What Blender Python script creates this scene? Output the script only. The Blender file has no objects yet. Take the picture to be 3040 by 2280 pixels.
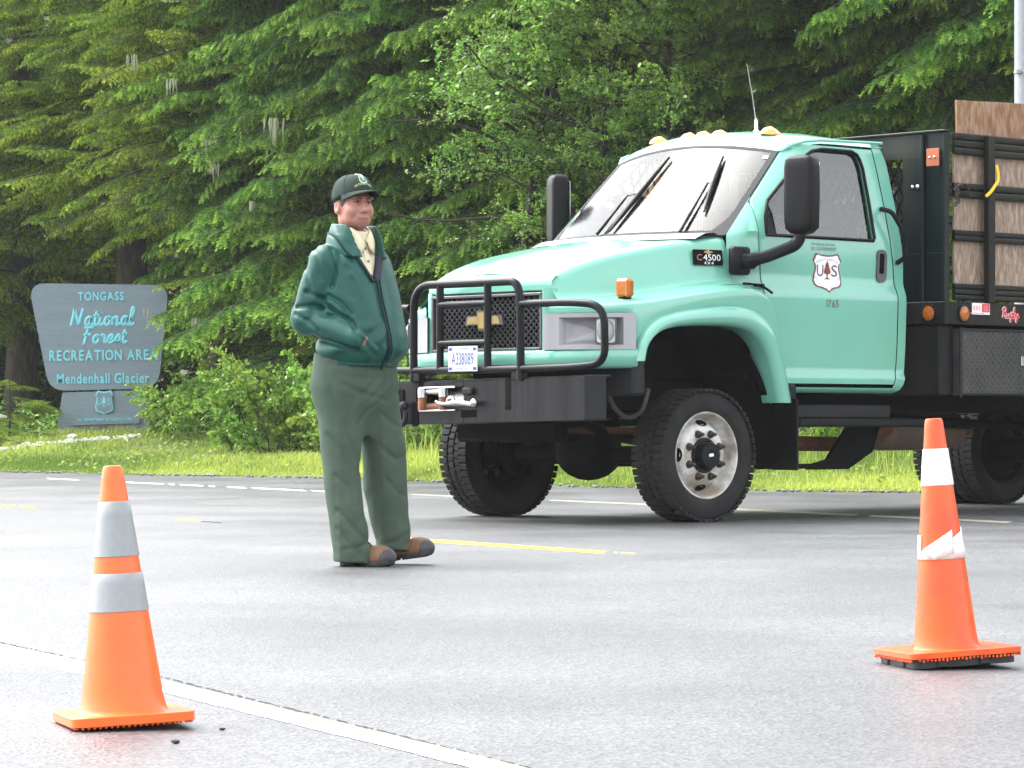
import bpy, bmesh, math, random
import numpy as np
from mathutils import Vector, Matrix
from mathutils.geometry import tessellate_polygon

random.seed(7)
rng = np.random.default_rng(7)
S = bpy.context.scene
COL = S.collection
R = math.radians

# ------------------------------------------------------------------ camera, sky, sun, exposure
CAM_H = 0.66
cam_d = bpy.data.cameras.new("camera")
cam_d.sensor_width = 36.0
cam_d.lens = 113.9
cam_d.clip_start = 0.1
cam_d.clip_end = 2000
cam = bpy.data.objects.new("camera", cam_d)
COL.objects.link(cam)
cam.location = (0, 0, CAM_H)
cam.rotation_euler = (R(90 + 0.675), 0, 0)
S.camera = cam

SUN_EL, SUN_AZ = R(54), R(-60)       # high soft sun behind thin rain cloud
W = bpy.data.worlds.new("World")
S.world = W
W.use_nodes = True
wn, wl = W.node_tree.nodes, W.node_tree.links
bg = wn["Background"]
sky = wn.new("ShaderNodeTexSky")
sky.sky_type = 'NISHITA'
sky.sun_disc = False
sky.sun_elevation = SUN_EL
sky.sun_rotation = SUN_AZ
sky.air_density = 1.0
sky.dust_density = 4.0
sky.ozone_density = 1.0
hs = wn.new("ShaderNodeHueSaturation")       # an overcast sky is nearly grey
hs.inputs["Saturation"].default_value = 0.16
wl.new(sky.outputs[0], hs.inputs["Color"])
wl.new(hs.outputs[0], bg.inputs[0])
bg.inputs[1].default_value = 0.15

sd = bpy.data.lights.new("sun", 'SUN')
sd.energy = 0.5
sd.angle = R(40)
sd.color = (1.0, 0.97, 0.92)
sun = bpy.data.objects.new("sun", sd)
COL.objects.link(sun)
# direction to the sun: azimuth measured like the sky texture's rotation
_d = Vector((math.sin(SUN_AZ) * math.cos(SUN_EL), math.cos(SUN_AZ) * math.cos(SUN_EL), math.sin(SUN_EL)))
sun.rotation_euler = _d.to_track_quat('Z', 'Y').to_euler()

S.view_settings.view_transform = 'Standard'
S.view_settings.look = 'None'
S.view_settings.gamma = 1
S.view_settings.use_curve_mapping = False
S.view_settings.exposure = 2.45

# ------------------------------------------------------------------ materials
def nd(nt, t, **kw):
    n = nt.nodes.new(t)
    for k, v in kw.items():
        setattr(n, k, v)
    return n

def mat(name, col, rough=.5, metal=0., spec=.5, noise=None, noise2=None, bump=None, coat=0., rvar=0., ior=None, stretch=None):
    """procedural principled material; noise=(scale, amount, colour2), bump=(scale, strength, distance)"""
    m = bpy.data.materials.new(name)
    m.use_nodes = True
    nt = m.node_tree
    p = nt.nodes["Principled BSDF"]
    p.inputs["Base Color"].default_value = (*col, 1)
    p.inputs["Roughness"].default_value = rough
    p.inputs["Metallic"].default_value = metal
    p.inputs["Specular IOR Level"].default_value = spec
    p.inputs["Coat Weight"].default_value = coat
    p.inputs["Coat Roughness"].default_value = 0.06
    if ior: p.inputs["IOR"].default_value = ior
    tc = nd(nt, "ShaderNodeTexCoord")
    src = tc.outputs["Object"]
    if stretch:
        mp = nd(nt, "ShaderNodeMapping")
        mp.inputs["Scale"].default_value = stretch
        nt.links.new(src, mp.inputs[0]); src = mp.outputs[0]
    last = None
    for k, nz in enumerate((noise, noise2)):
        if not nz: continue
        t = nd(nt, "ShaderNodeTexNoise")
        t.inputs["Scale"].default_value = nz[0]
        t.inputs["Detail"].default_value = 6
        t.inputs["Roughness"].default_value = .6
        nt.links.new(src, t.inputs["Vector"])
        r = nd(nt, "ShaderNodeValToRGB")
        r.color_ramp.elements[0].position = .5 - nz[3] if len(nz) > 3 else .42
        r.color_ramp.elements[1].position = .5 + nz[3] if len(nz) > 3 else .62
        nt.links.new(t.outputs["Fac"], r.inputs[0])
        mu = nd(nt, "ShaderNodeMath", operation='MULTIPLY')
        mu.inputs[1].default_value = nz[1]
        nt.links.new(r.outputs[0], mu.inputs[0])
        mx = nd(nt, "ShaderNodeMixRGB")
        nt.links.new(mu.outputs[0], mx.inputs[0])
        if last: nt.links.new(last, mx.inputs[1])
        else: mx.inputs[1].default_value = (*col, 1)
        mx.inputs[2].default_value = (*nz[2], 1)
        last = mx.outputs[0]
        if rvar and k == 0:
            ra = nd(nt, "ShaderNodeMath", operation='MULTIPLY_ADD')
            ra.inputs[1].default_value = rvar; ra.inputs[2].default_value = rough
            nt.links.new(r.outputs[0], ra.inputs[0])
            nt.links.new(ra.outputs[0], p.inputs["Roughness"])
    if last: nt.links.new(last, p.inputs["Base Color"])
    if bump:
        t = nd(nt, "ShaderNodeTexNoise")
        t.inputs["Scale"].default_value = bump[0]
        t.inputs["Detail"].default_value = 5
        nt.links.new(src, t.inputs["Vector"])
        b = nd(nt, "ShaderNodeBump")
        b.inputs["Strength"].default_value = bump[1]
        b.inputs["Distance"].default_value = bump[2] if len(bump) > 2 else .01
        nt.links.new(t.outputs["Fac"], b.inputs["Height"])
        nt.links.new(b.outputs[0], p.inputs["Normal"])
    return m

def foliage_mat(name, dark, light, trans=.3, rough=.5, hue=.03, spec=.1):
    """leaf material: the point attribute 'tip' runs from old growth (0) to fresh growth (1)"""
    m = bpy.data.materials.new(name)
    m.use_nodes = True
    nt = m.node_tree
    p = nt.nodes["Principled BSDF"]
    out = nt.nodes["Material Output"]
    at = nd(nt, "ShaderNodeAttribute", attribute_name="tip")
    mx = nd(nt, "ShaderNodeMixRGB")
    mx.inputs[1].default_value = (*dark, 1); mx.inputs[2].default_value = (*light, 1)
    nt.links.new(at.outputs["Fac"], mx.inputs[0])
    oi = nd(nt, "ShaderNodeObjectInfo")
    mr = nd(nt, "ShaderNodeMapRange")
    mr.inputs[3].default_value = .5 - hue; mr.inputs[4].default_value = .5 + hue
    nt.links.new(oi.outputs["Random"], mr.inputs[0])
    mv = nd(nt, "ShaderNodeMapRange")
    mv.inputs[3].default_value = .75; mv.inputs[4].default_value = 1.25
    mo = nd(nt, "ShaderNodeMath", operation='FRACT')
    mm = nd(nt, "ShaderNodeMath", operation='MULTIPLY'); mm.inputs[1].default_value = 7.3
    nt.links.new(oi.outputs["Random"], mm.inputs[0]); nt.links.new(mm.outputs[0], mo.inputs[0])
    nt.links.new(mo.outputs[0], mv.inputs[0])
    h = nd(nt, "ShaderNodeHueSaturation")
    nt.links.new(mr.outputs[0], h.inputs["Hue"]); nt.links.new(mv.outputs[0], h.inputs["Value"])
    nt.links.new(mx.outputs[0], h.inputs["Color"])
    nt.links.new(h.outputs[0], p.inputs["Base Color"])
    p.inputs["Roughness"].default_value = rough
    p.inputs["Specular IOR Level"].default_value = spec
    if trans:
        tr = nd(nt, "ShaderNodeBsdfTranslucent")
        nt.links.new(h.outputs[0], tr.inputs[0])
        ms = nd(nt, "ShaderNodeMixShader"); ms.inputs[0].default_value = trans
        nt.links.new(p.outputs[0], ms.inputs[1]); nt.links.new(tr.outputs[0], ms.inputs[2])
        nt.links.new(ms.outputs[0], out.inputs[0])
    return m

def glass_mat(name, tint, rough=.03, ior=1.6, clear=.6):
    """window glass: see-through with a fresnel reflection"""
    m = bpy.data.materials.new(name)
    m.use_nodes = True
    nt = m.node_tree
    out = nt.nodes["Material Output"]
    nt.nodes.remove(nt.nodes["Principled BSDF"])
    tr = nd(nt, "ShaderNodeBsdfTransparent"); tr.inputs[0].default_value = (*tint, 1)
    gl = nd(nt, "ShaderNodeBsdfGlossy"); gl.inputs["Roughness"].default_value = rough
    fr = nd(nt, "ShaderNodeFresnel"); fr.inputs[0].default_value = ior
    ms = nd(nt, "ShaderNodeMixShader")
    nt.links.new(fr.outputs[0], ms.inputs[0]); nt.links.new(tr.outputs[0], ms.inputs[1]); nt.links.new(gl.outputs[0], ms.inputs[2])
    nt.links.new(ms.outputs[0], out.inputs[0])
    return m

# ------------------------------------------------------------------ mesh helpers
_BOX = None
def _boxtopo():
    global _BOX
    if _BOX: return _BOX
    idx = {}; pts = []
    for i in (-1, 1):
        for j in (-1, 1):
            for k in (-1, 1):
                for a in range(3):
                    idx[(i, j, k, a)] = len(pts); pts.append(((i, j, k), a))
    F = []
    sg = (-1, 1)
    for a in range(3):
        b, c = [q for q in range(3) if q != a]
        for s in sg:
            q = []
            for (sb, sc) in ((-1, -1), (1, -1), (1, 1), (-1, 1)):
                t = [0, 0, 0]; t[a] = s; t[b] = sb; t[c] = sc
                q.append(idx[(*t, a)])
            F.append(q)
    for a in range(3):
        for b in range(a + 1, 3):
            c = 3 - a - b
            for s in sg:
                for t in sg:
                    q = []
                    for (w, ax) in ((-1, a), (1, a), (1, b), (-1, b)):
                        v = [0, 0, 0]; v[a] = s; v[b] = t; v[c] = w
                        q.append(idx[(*v, ax)])
                    F.append(q)
    for i in sg:
        for j in sg:
            for k in sg:
                F.append([idx[(i, j, k, a)] for a in range(3)])
    P = np.array([p for p, a in pts], float); A = np.array([a for p, a in pts])
    G = []
    Q = P * 1.0
    for n in range(len(Q)):
        for a in range(3):
            if a != A[n]: Q[n, a] *= .8
    for f in F:
        c = Q[f].mean(0); nn = np.cross(Q[f[1]] - Q[f[0]], Q[f[2]] - Q[f[0]])
        G.append(f if nn @ c > 0 else f[::-1])
    _BOX = (P, A, G)
    return _BOX

def rotz(a):
    c, s = math.cos(a), math.sin(a)
    return np.array([[c, -s, 0], [s, c, 0], [0, 0, 1.]])
def rotx(a):
    c, s = math.cos(a), math.sin(a)
    return np.array([[1., 0, 0], [0, c, -s], [0, s, c]])
def roty(a):
    c, s = math.cos(a), math.sin(a)
    return np.array([[c, 0, s], [0, 1., 0], [-s, 0, c]])

def frame(d, up=(0, 0, 1)):
    d = np.array(d, float); d /= np.linalg.norm(d)
    up = np.array(up, float)
    if abs(d @ up) > .98: up = np.array([1., 0, 0])
    x = np.cross(up, d); x /= np.linalg.norm(x)
    return x, np.cross(d, x), d

def cr(pts, n=6, closed=False):
    """Catmull-Rom through the points"""
    P = np.array(pts, float); N = len(P); out = []
    rngs = range(N) if closed else range(N - 1)
    for i in rngs:
        if closed: a, b, c, d = P[(i - 1) % N], P[i], P[(i + 1) % N], P[(i + 2) % N]
        else: a, b, c, d = P[max(i - 1, 0)], P[i], P[i + 1], P[min(i + 2, N - 1)]
        for t in np.linspace(0, 1, n, endpoint=False):
            out.append(.5 * ((2 * b) + (c - a) * t + (2 * a - 5 * b + 4 * c - d) * t * t + (3 * b - a - 3 * c + d) * t ** 3))
    if not closed: out.append(P[-1])
    return np.array(out)

def fillet(pts, r, n=5):
    """polyline with rounded corners"""
    P = [np.array(p, float) for p in pts]; out = [P[0]]
    for i in range(1, len(P) - 1):
        a, b, c = P[i - 1], P[i], P[i + 1]
        u, w = a - b, c - b
        lu, lw = np.linalg.norm(u), np.linalg.norm(w)
        rr = min(r, lu * .49, lw * .49)
        p, q = b + u / lu * rr, b + w / lw * rr
        for t in np.linspace(0, 1, n + 1):
            out.append((1 - t) ** 2 * p + 2 * t * (1 - t) * b + t * t * q)
    out.append(P[-1])
    return np.array(out)

class MB:
    def __init__(s): s.V = []; s.F = []; s.n = 0
    def add(s, V, F, M=None, T=None):
        V = np.asarray(V, float)
        if M is not None: V = V @ np.asarray(M).T
        if T is not None: V = V + np.asarray(T)
        s.V.append(V); s.F += [tuple(int(i) + s.n for i in f) for f in F]; s.n += len(V)
        return s
    def box(s, c, size, bev=.006, M=None):
        P, A, G = _boxtopo()
        h = np.array(size, float) / 2
        b = min(bev, h.min() * .49)
        V = P * h
        for a in range(3):
            V[A != a, a] -= np.sign(V[A != a, a]) * b
        return s.add(V, G, M, c)
    def tube(s, pts, r, n=10, closed=False, caps=True, flat=1.0):
        P = np.array(pts, float); N = len(P)
        r = np.broadcast_to(np.array(r, float), (N,))
        T = np.empty_like(P)
        for i in range(N):
            a, b = (P[(i - 1) % N], P[(i + 1) % N]) if closed else (P[max(i - 1, 0)], P[min(i + 1, N - 1)])
            T[i] = (b - a) / (np.linalg.norm(b - a) + 1e-12)
        x, y, _ = frame(T[0])
        V = []
        for i in range(N):
            x = x - T[i] * (x @ T[i]); x /= np.linalg.norm(x); y = np.cross(T[i], x)
            for k in range(n):
                a = 2 * math.pi * k / n
                V.append(P[i] + r[i] * (x * math.cos(a) * flat + y * math.sin(a)))
        F = []
        for i in range(N if closed else N - 1):
            j = (i + 1) % N
            for k in range(n):
                F.append((i * n + k, i * n + (k + 1) % n, j * n + (k + 1) % n, j * n + k))
        if caps and not closed:
            F.append(tuple(range(n))[::-1]); F.append(tuple((N - 1) * n + k for k in range(n)))
        return s.add(V, F)
    def lathe(s, prof, o=(0, 0, 0), d=(0, 0, 1), n=32, a0=0, a1=2 * math.pi):
        """profile of (radius, height) about the axis d through o"""
        x, y, z = frame(d); o = np.array(o, float); m = len(prof)
        full = abs(a1 - a0 - 2 * math.pi) < 1e-6
        K = n if full else n + 1
        V = []
        for k in range(K):
            a = a0 + (a1 - a0) * k / n
            e = x * math.cos(a) + y * math.sin(a)
            V += [o + e * r + z * h for r, h in prof]
        F = []
        for k in range(n):
            j = (k + 1) % K
            for i in range(m - 1):
                F.append((k * m + i, j * m + i, j * m + i + 1, k * m + i + 1))
        return s.add(V, F)
    def prism(s, poly, depth, M=None, T=None, z0=0.):
        """2D outline extruded along local z"""
        n = len(poly)
        tri = tessellate_polygon([[Vector((p[0], p[1], 0)) for p in poly]])
        V = [(p[0], p[1], z0) for p in poly] + [(p[0], p[1], z0 + depth) for p in poly]
        F = [tuple(t) for t in tri] + [tuple(i + n for i in t)[::-1] for t in tri]
        F += [(i, (i + 1) % n, (i + 1) % n + n, i + n) for i in range(n)]
        return s.add(V, F, M, T)
    def sphere(s, c, r, nu=16, nv=10, M=None):
        r = np.broadcast_to(np.array(r, float), (3,))
        V = [(0, 0, r[2])]
        for j in range(1, nv):
            t = math.pi * j / nv
            for i in range(nu):
                a = 2 * math.pi * i / nu
                V.append((r[0] * math.sin(t) * math.cos(a), r[1] * math.sin(t) * math.sin(a), r[2] * math.cos(t)))
        V.append((0, 0, -r[2])); L = len(V) - 1
        F = [(0, 1 + i, 1 + (i + 1) % nu) for i in range(nu)]
        for j in range(nv - 2):
            for i in range(nu):
                a, b = 1 + j * nu + i, 1 + j * nu + (i + 1) % nu
                F.append((a, a + nu, b + nu, b))
        F += [(L, 1 + (nv - 2) * nu + (i + 1) % nu, 1 + (nv - 2) * nu + i) for i in range(nu)]
        return s.add(V, F, M, c)
    def grid(s, P, closed_u=False, closed_v=False):
        P = np.asarray(P, float); nu, nv = P.shape[:2]
        F = []
        for i in range(nu if closed_u else nu - 1):
            for j in range(nv if closed_v else nv - 1):
                a, b = (i + 1) % nu, (j + 1) % nv
                F.append((i * nv + j, a * nv + j, a * nv + b, i * nv + b))
        return s.add(P.reshape(-1, 3), F)
    def mirror_y(s):
        V = np.concatenate(s.V) * np.array([1, -1, 1.]); F = [f[::-1] for f in s.F]
        m = MB(); m.add(V, F); return m
    def build(s, name, m, parent=None, smooth=35, sub=0, recalc=True, solid=0):
        me = bpy.data.meshes.new(name)
        V = np.concatenate(s.V)
        me.from_pydata(V.tolist(), [], s.F)
        if recalc:
            b = bmesh.new(); b.from_mesh(me)
            bmesh.ops.recalc_face_normals(b, faces=b.faces)
            b.to_mesh(me); b.free()
        me.update()
        o = link(name, me, m, parent)
        if smooth:
            me.polygons.foreach_set("use_smooth", [True] * len(me.polygons))
            if smooth < 180: me.set_sharp_from_angle(angle=R(smooth))
        if sub:
            md = o.modifiers.new("subdivision", 'SUBSURF'); md.levels = md.render_levels = sub
        if solid:
            md = o.modifiers.new("thickness", 'SOLIDIFY'); md.thickness = solid; md.offset = -1
        return o

def link(name, me, m, parent=None):
    o = bpy.data.objects.new(name, me)
    COL.objects.link(o)
    if m is not None:
        for mm in (m if isinstance(m, (list, tuple)) else [m]): me.materials.append(mm)
    if parent is not None: o.parent = parent
    return o

def tag(o, label=None, cat=None, group=None, kind=None):
    if label: o["label"] = label
    if cat: o["category"] = cat
    if group: o["group"] = group
    if kind: o["kind"] = kind
    return o

def thing(name, label, cat, loc=(0, 0, 0), rz=0., group=None):
    o = bpy.data.objects.new(name, None)
    COL.objects.link(o)
    o.location = loc; o.rotation_euler = (0, 0, rz)
    o.empty_display_size = .2
    return tag(o, label, cat, group)

def share(src, parent=None, loc=None, rot=None, scl=None):
    """another object on the same mesh"""
    c = src.copy(); COL.objects.link(c)
    if parent is not None: c.parent = parent
    if loc is not None: c.location = loc
    if rot is not None: c.rotation_euler = rot
    if scl is not None: c.scale = (scl,) * 3 if np.isscalar(scl) else scl
    return c

_glyph = {}
def glyph(ch, ext=0.0):
    key = (ch, ext)
    if key in _glyph: return _glyph[key]
    cu = bpy.data.curves.new("glyph", 'FONT'); cu.body = ch; cu.size = 1; cu.extrude = ext; cu.resolution_u = 3; cu.offset = .022 if ext else 0
    o = bpy.data.objects.new("glyph", cu); COL.objects.link(o)
    me = bpy.data.meshes.new_from_object(o.evaluated_get(bpy.context.evaluated_depsgraph_get()))
    V = np.array([v.co[:] for v in me.vertices]).reshape(-1, 3)
    F = [tuple(p.vertices) for p in me.polygons]
    bpy.data.objects.remove(o); bpy.data.curves.remove(cu); bpy.data.meshes.remove(me)
    _glyph[key] = (V, F)
    return V, F

def text(mb, s, width, height, fmap, gap=.12, bold=0., ext=0.):
    """lay a line of letters into a box width x height centred on 0; fmap maps (n,3) local points to the surface"""
    x = 0; items = []
    for ch in s:
        if ch == ' ': x += .34; continue
        V, F = glyph(ch, ext)
        w0, w1 = V[:, 0].min(), V[:, 0].max()
        items.append((V - np.array([w0, 0, 0]), F, x)); x += (w1 - w0) + gap
    x -= gap
    for V, F, ox in items:
        P = V.copy(); P[:, 0] = (P[:, 0] + ox - x / 2) * width / x
        P[:, 1] = (P[:, 1] - .35) * height / .70
        mb.add(fmap(P), F)
    return mb

# ------------------------------------------------------------------ signed-distance modelling for soft things
def surface_nets(fn, lo, hi, h):
    lo = np.array(lo, float); hi = np.array(hi, float)
    n = np.ceil((hi - lo) / h).astype(int) + 1
    ax = [lo[i] + h * np.arange(n[i]) for i in range(3)]
    X, Y, Z = np.meshgrid(*ax, indexing='ij')
    D = fn(X, Y, Z).astype(np.float32)
    N = n - 1
    acc = np.zeros((*N, 3), np.float32); cnt = np.zeros(N, np.int32)
    offs = [(i, j, k) for i in (0, 1) for j in (0, 1) for k in (0, 1)]
    def sl(o): return D[o[0]:o[0] + N[0], o[1]:o[1] + N[1], o[2]:o[2] + N[2]]
    for a in range(3):
        for o in offs:
            if o[a]: continue
            p = list(o); p[a] = 1
            d0, d1 = sl(o), sl(p)
            m = (d0 < 0) != (d1 < 0)
            t = np.where(m, d0 / np.where(m, d0 - d1, 1), 0)
            for c in range(3):
                acc[..., c] += np.where(m, (o[c] + t) if c == a else o[c], 0)
            cnt += m
    act = cnt > 0
    ids = -np.ones(N, np.int64); ids[act] = np.arange(act.sum())
    cell = np.argwhere(act)
    V = lo + h * (cell + acc[act] / cnt[act][:, None])
    Fs = []
    for a in range(3):
        b, c = (a + 1) % 3, (a + 2) % 3
        s0 = [slice(None)] * 3; s1 = [slice(None)] * 3
        s0[a] = slice(0, -1); s1[a] = slice(1, None)
        d0, d1 = D[tuple(s0)], D[tuple(s1)]
        m = (d0 < 0) != (d1 < 0)
        e = np.argwhere(m)
        ok = (e[:, b] > 0) & (e[:, c] > 0) & (e[:, b] < N[b]) & (e[:, c] < N[c])
        e = e[ok]; inside = d0[m][ok] < 0
        q = []
        for (ob, oc) in ((-1, -1), (0, -1), (0, 0), (-1, 0)):
            g = e.copy(); g[:, b] += ob; g[:, c] += oc
            q.append(ids[g[:, 0], g[:, 1], g[:, 2]])
        q = np.stack(q, 1)
        q[~inside] = q[~inside][:, ::-1]
        Fs.append(q)
    return V, np.concatenate(Fs)

def sdf_obj(name, fn, lo, hi, h, m, parent=None, relax=2, post=None):
    V, F = surface_nets(fn, lo, hi, h)
    for _ in range(relax):
        s = np.zeros_like(V); c = np.zeros(len(V))
        for i in range(4):
            a, b = F[:, i], F[:, (i + 1) % 4]
            np.add.at(s, a, V[b]); np.add.at(c, a, 1); np.add.at(s, b, V[a]); np.add.at(c, b, 1)
        V = V * .5 + .5 * s / np.maximum(c, 1)[:, None]
    if post is not None: V = post(V)
    me = bpy.data.meshes.new(name)
    me.vertices.add(len(V)); me.vertices.foreach_set("co", V.astype(np.float32).ravel())
    me.loops.add(F.size); me.loops.foreach_set("vertex_index", F.astype(np.int32).ravel())
    me.polygons.add(len(F))
    me.polygons.foreach_set("loop_start", np.arange(0, F.size, 4, dtype=np.int32))
    me.update(calc_edges=True)
    me.polygons.foreach_set("use_smooth", np.ones(len(F), bool))
    me.update()
    return link(name, me, m, parent)

def raw_mesh(name, V, F, attrs=None, smooth=False):
    """fast mesh of equal-sided faces; attrs: dict of point float attributes"""
    me = bpy.data.meshes.new(name); k = F.shape[1]
    me.vertices.add(len(V)); me.vertices.foreach_set("co", V.astype(np.float32).ravel())
    me.loops.add(F.size); me.loops.foreach_set("vertex_index", F.astype(np.int32).ravel())
    me.polygons.add(len(F))
    me.polygons.foreach_set("loop_start", np.arange(0, F.size, k, dtype=np.int32))
    me.update(calc_edges=True)
    for nme, a in (attrs or {}).items():
        at = me.attributes.new(nme, 'FLOAT', 'POINT'); at.data.foreach_set("value", a.astype(np.float32))
    if smooth: me.polygons.foreach_set("use_smooth", np.ones(len(F), bool))
    me.update()
    return me

def smin(a, b, k):
    h = np.clip(.5 + .5 * (b - a) / k, 0, 1)
    return b * (1 - h) + a * h - k * h * (1 - h)
def smax(a, b, k): return -smin(-a, -b, k)
def capsule(X, Y, Z, a, b, ra, rb):
    a = np.array(a); b = np.array(b); d = b - a; L = d @ d
    t = np.clip(((X - a[0]) * d[0] + (Y - a[1]) * d[1] + (Z - a[2]) * d[2]) / L, 0, 1)
    return np.sqrt((X - a[0] - t * d[0]) ** 2 + (Y - a[1] - t * d[1]) ** 2 + (Z - a[2] - t * d[2]) ** 2) - (ra + (rb - ra) * t)
def ellipsoid(x, y, z, c, r):
    k = np.sqrt(((x - c[0]) / r[0]) ** 2 + ((y - c[1]) / r[1]) ** 2 + ((z - c[2]) / r[2]) ** 2)
    return (k - 1) * min(r)
# ------------------------------------------------------------------ setting: ground, verge, hillside, road and its paint
EX = np.array([-90, -30, -13, -9.94, -6.76, -4.67, -2.21, -.74, .68, 2.58, 4.74, 9, 25, 90.])
EY = np.array([128, 67, 49.5, 46.21, 42.79, 40.54, 38.19, 35.55, 33.01, 30.8, 29.9, 27.5, 17, -22.])
def edge_y(x): return np.interp(x, EX, EY)
def vnoise(x, y, s, seed=0):
    """cheap smooth 2D value noise"""
    r = np.random.default_rng(seed).random((64, 64))
    u, v = np.asarray(x) * s, np.asarray(y) * s
    i, j = np.floor(u).astype(int), np.floor(v).astype(int)
    a, b = u - i, v - j
    a = a * a * (3 - 2 * a); b = b * b * (3 - 2 * b)
    g = lambda p, q: r[p % 64, q % 64]
    return g(i, j) * (1 - a) * (1 - b) + g(i + 1, j) * a * (1 - b) + g(i, j + 1) * (1 - a) * b + g(i + 1, j + 1) * a * b
def verge_d(x, y): return (np.asarray(y) - edge_y(x)) * .70
def ground_z(x, y):
    d = verge_d(x, y)
    z = .015 + .072 * np.clip(d, 0, 7.5) + .05 * np.clip(d - 12, 0, 4) + .62 * np.clip(d - 17, 0, 26)
    z = z + np.clip(d, 0, 1) * .10 * (vnoise(x, y, .7, 3) - .5) + np.clip(d, 0, 6) * .03 * (vnoise(x, y, .25, 5) - .5)
    mound = .05 * np.exp(-(((x + 6.1) / 1.7) ** 2 + ((y - 48.7) / 1.8) ** 2))
    return z + mound

m_soil = mat("forest_floor", (.030, .034, .016), .9, noise=(3, .7, (.045, .030, .018)), noise2=(11, .5, (.03, .06, .012)), bump=(9, .6, .05))
m_verge = mat("verge_turf", (.07, .13, .025), .9, noise=(1.6, .8, (.10, .16, .03)), noise2=(.9, .55, (.085, .060, .035), .1), bump=(30, .6, .03))

# base sheet reaching the horizon
mb = MB(); mb.add([(-900, -900, -.09), (900, -900, -.09), (900, 900, -.09), (-900, 900, -.09)], [(0, 1, 2, 3)])
tag(mb.build("ground", m_soil, smooth=0), kind="structure")
# verge, forest floor and the wooded slope behind it
dd = np.array([-.02, .06, .16, .35, .6, 1, 1.5, 2, 2.6, 3.3, 4, 5, 6, 7, 8, 9.5, 11, 13, 15, 17, 19, 22, 26, 32, 40])
xs = np.concatenate([np.linspace(-85, -16, 24), np.linspace(-14, 14, 113), np.linspace(16, 85, 24)])
P = np.zeros((len(dd), len(xs), 3))
for i, d in enumerate(dd):
    y = edge_y(xs) + d / .70
    if d < .5: y = y + (.16 * (vnoise(xs, xs * 0, 3.1, 9) - .5) + .2 * (vnoise(xs, xs * 0, .9, 4) - .5)) * (1 - d)
    z = ground_z(xs, y)
    if d < 0: z = z * 0 - .05
    elif d < .1: z = z * 0 + .012
    P[i] = np.stack([xs, y, z], 1)
mb = MB(); mb.grid(P[:15]); tag(mb.build("verge", m_verge, smooth=180), kind="structure")
mb = MB(); mb.grid(P[14:]); tag(mb.build("hillside", m_soil, smooth=180), kind="structure")

# --- wet asphalt
def asphalt():
    m = bpy.data.materials.new("wet_asphalt"); m.use_nodes = True
    nt = m.node_tree; p = nt.nodes["Principled BSDF"]
    tc = nd(nt, "ShaderNodeTexCoord")
    def noise(sc, det=4, rg=.6):
        t = nd(nt, "ShaderNodeTexNoise"); t.inputs["Scale"].default_value = sc; t.inputs["Detail"].default_value = det
        t.inputs["Roughness"].default_value = rg
        nt.links.new(tc.outputs["Object"], t.inputs["Vector"]); return t
    def ramp(src, a, b, ca, cb):
        r = nd(nt, "ShaderNodeValToRGB"); r.color_ramp.elements[0].position = a; r.color_ramp.elements[1].position = b
        r.color_ramp.elements[0].color = (*ca, 1); r.color_ramp.elements[1].color = (*cb, 1)
        nt.links.new(src, r.inputs[0]); return r
    vo = nd(nt, "ShaderNodeTexVoronoi"); vo.inputs["Scale"].default_value = 85
    nt.links.new(tc.outputs["Object"], vo.inputs["Vector"])
    big = noise(.55, 5)
    c1 = ramp(vo.outputs["Color"], .2, .9, (.040, .042, .046), (.118, .119, .121))
    c2 = ramp(big.outputs["Fac"], .35, .7, (.62, .62, .62), (1.3, 1.3, 1.3))
    mx = nd(nt, "ShaderNodeMixRGB", blend_type='MULTIPLY'); mx.inputs[0].default_value = 1
    nt.links.new(c1.outputs[0], mx.inputs[1]); nt.links.new(c2.outputs[0], mx.inputs[2])
    nt.links.new(mx.outputs[0], p.inputs["Base Color"])
    trk = nd(nt, "ShaderNodeMapping"); trk.inputs["Rotation"].default_value = (0, 0, math.radians(27)); trk.inputs["Scale"].default_value = (.9, .06, 1)
    nt.links.new(tc.outputs["Object"], trk.inputs[0])
    tn = nd(nt, "ShaderNodeTexNoise"); tn.inputs["Scale"].default_value = 1.0; tn.inputs["Detail"].default_value = 4
    nt.links.new(trk.outputs[0], tn.inputs["Vector"])
    mxr = nd(nt, "ShaderNodeMixRGB"); mxr.inputs[0].default_value = .5
    nt.links.new(big.outputs["Fac"], mxr.inputs[1]); nt.links.new(tn.outputs["Fac"], mxr.inputs[2])
    rr = ramp(mxr.outputs["Color"], .38, .66, (.37,) * 3, (.54,) * 3)
    nt.links.new(rr.outputs[0], p.inputs["Roughness"])
    p.inputs["IOR"].default_value = 1.5; p.inputs["Specular IOR Level"].default_value = .5; p.inputs["Coat Weight"].default_value = .06; p.inputs["Coat Roughness"].default_value = .45; p.inputs["Coat IOR"].default_value = 1.5
    fine = noise(120, 3)
    ad = nd(nt, "ShaderNodeMath", operation='ADD')
    nt.links.new(vo.outputs["Distance"], ad.inputs[0]); nt.links.new(fine.outputs["Fac"], ad.inputs[1])
    b = nd(nt, "ShaderNodeBump"); b.inputs["Strength"].default_value = .65; b.inputs["Distance"].default_value = .005
    nt.links.new(ad.outputs[0], b.inputs["Height"])
    nt.links.new(b.outputs[0], p.inputs["Normal"])
    return m
m_road = asphalt()
rx = np.concatenate([[-90, -60, -30], np.linspace(-14, 14, 57), [30, 60, 90]])
mb = MB()
mb.grid(np.stack([np.stack([rx, edge_y(rx) * 0 - 40 - np.abs(rx) * .6, rx * 0], 1), np.stack([rx, edge_y(rx) + .28, rx * 0], 1)], 0))
tag(mb.build("road", m_road, smooth=0), kind="structure")
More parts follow.
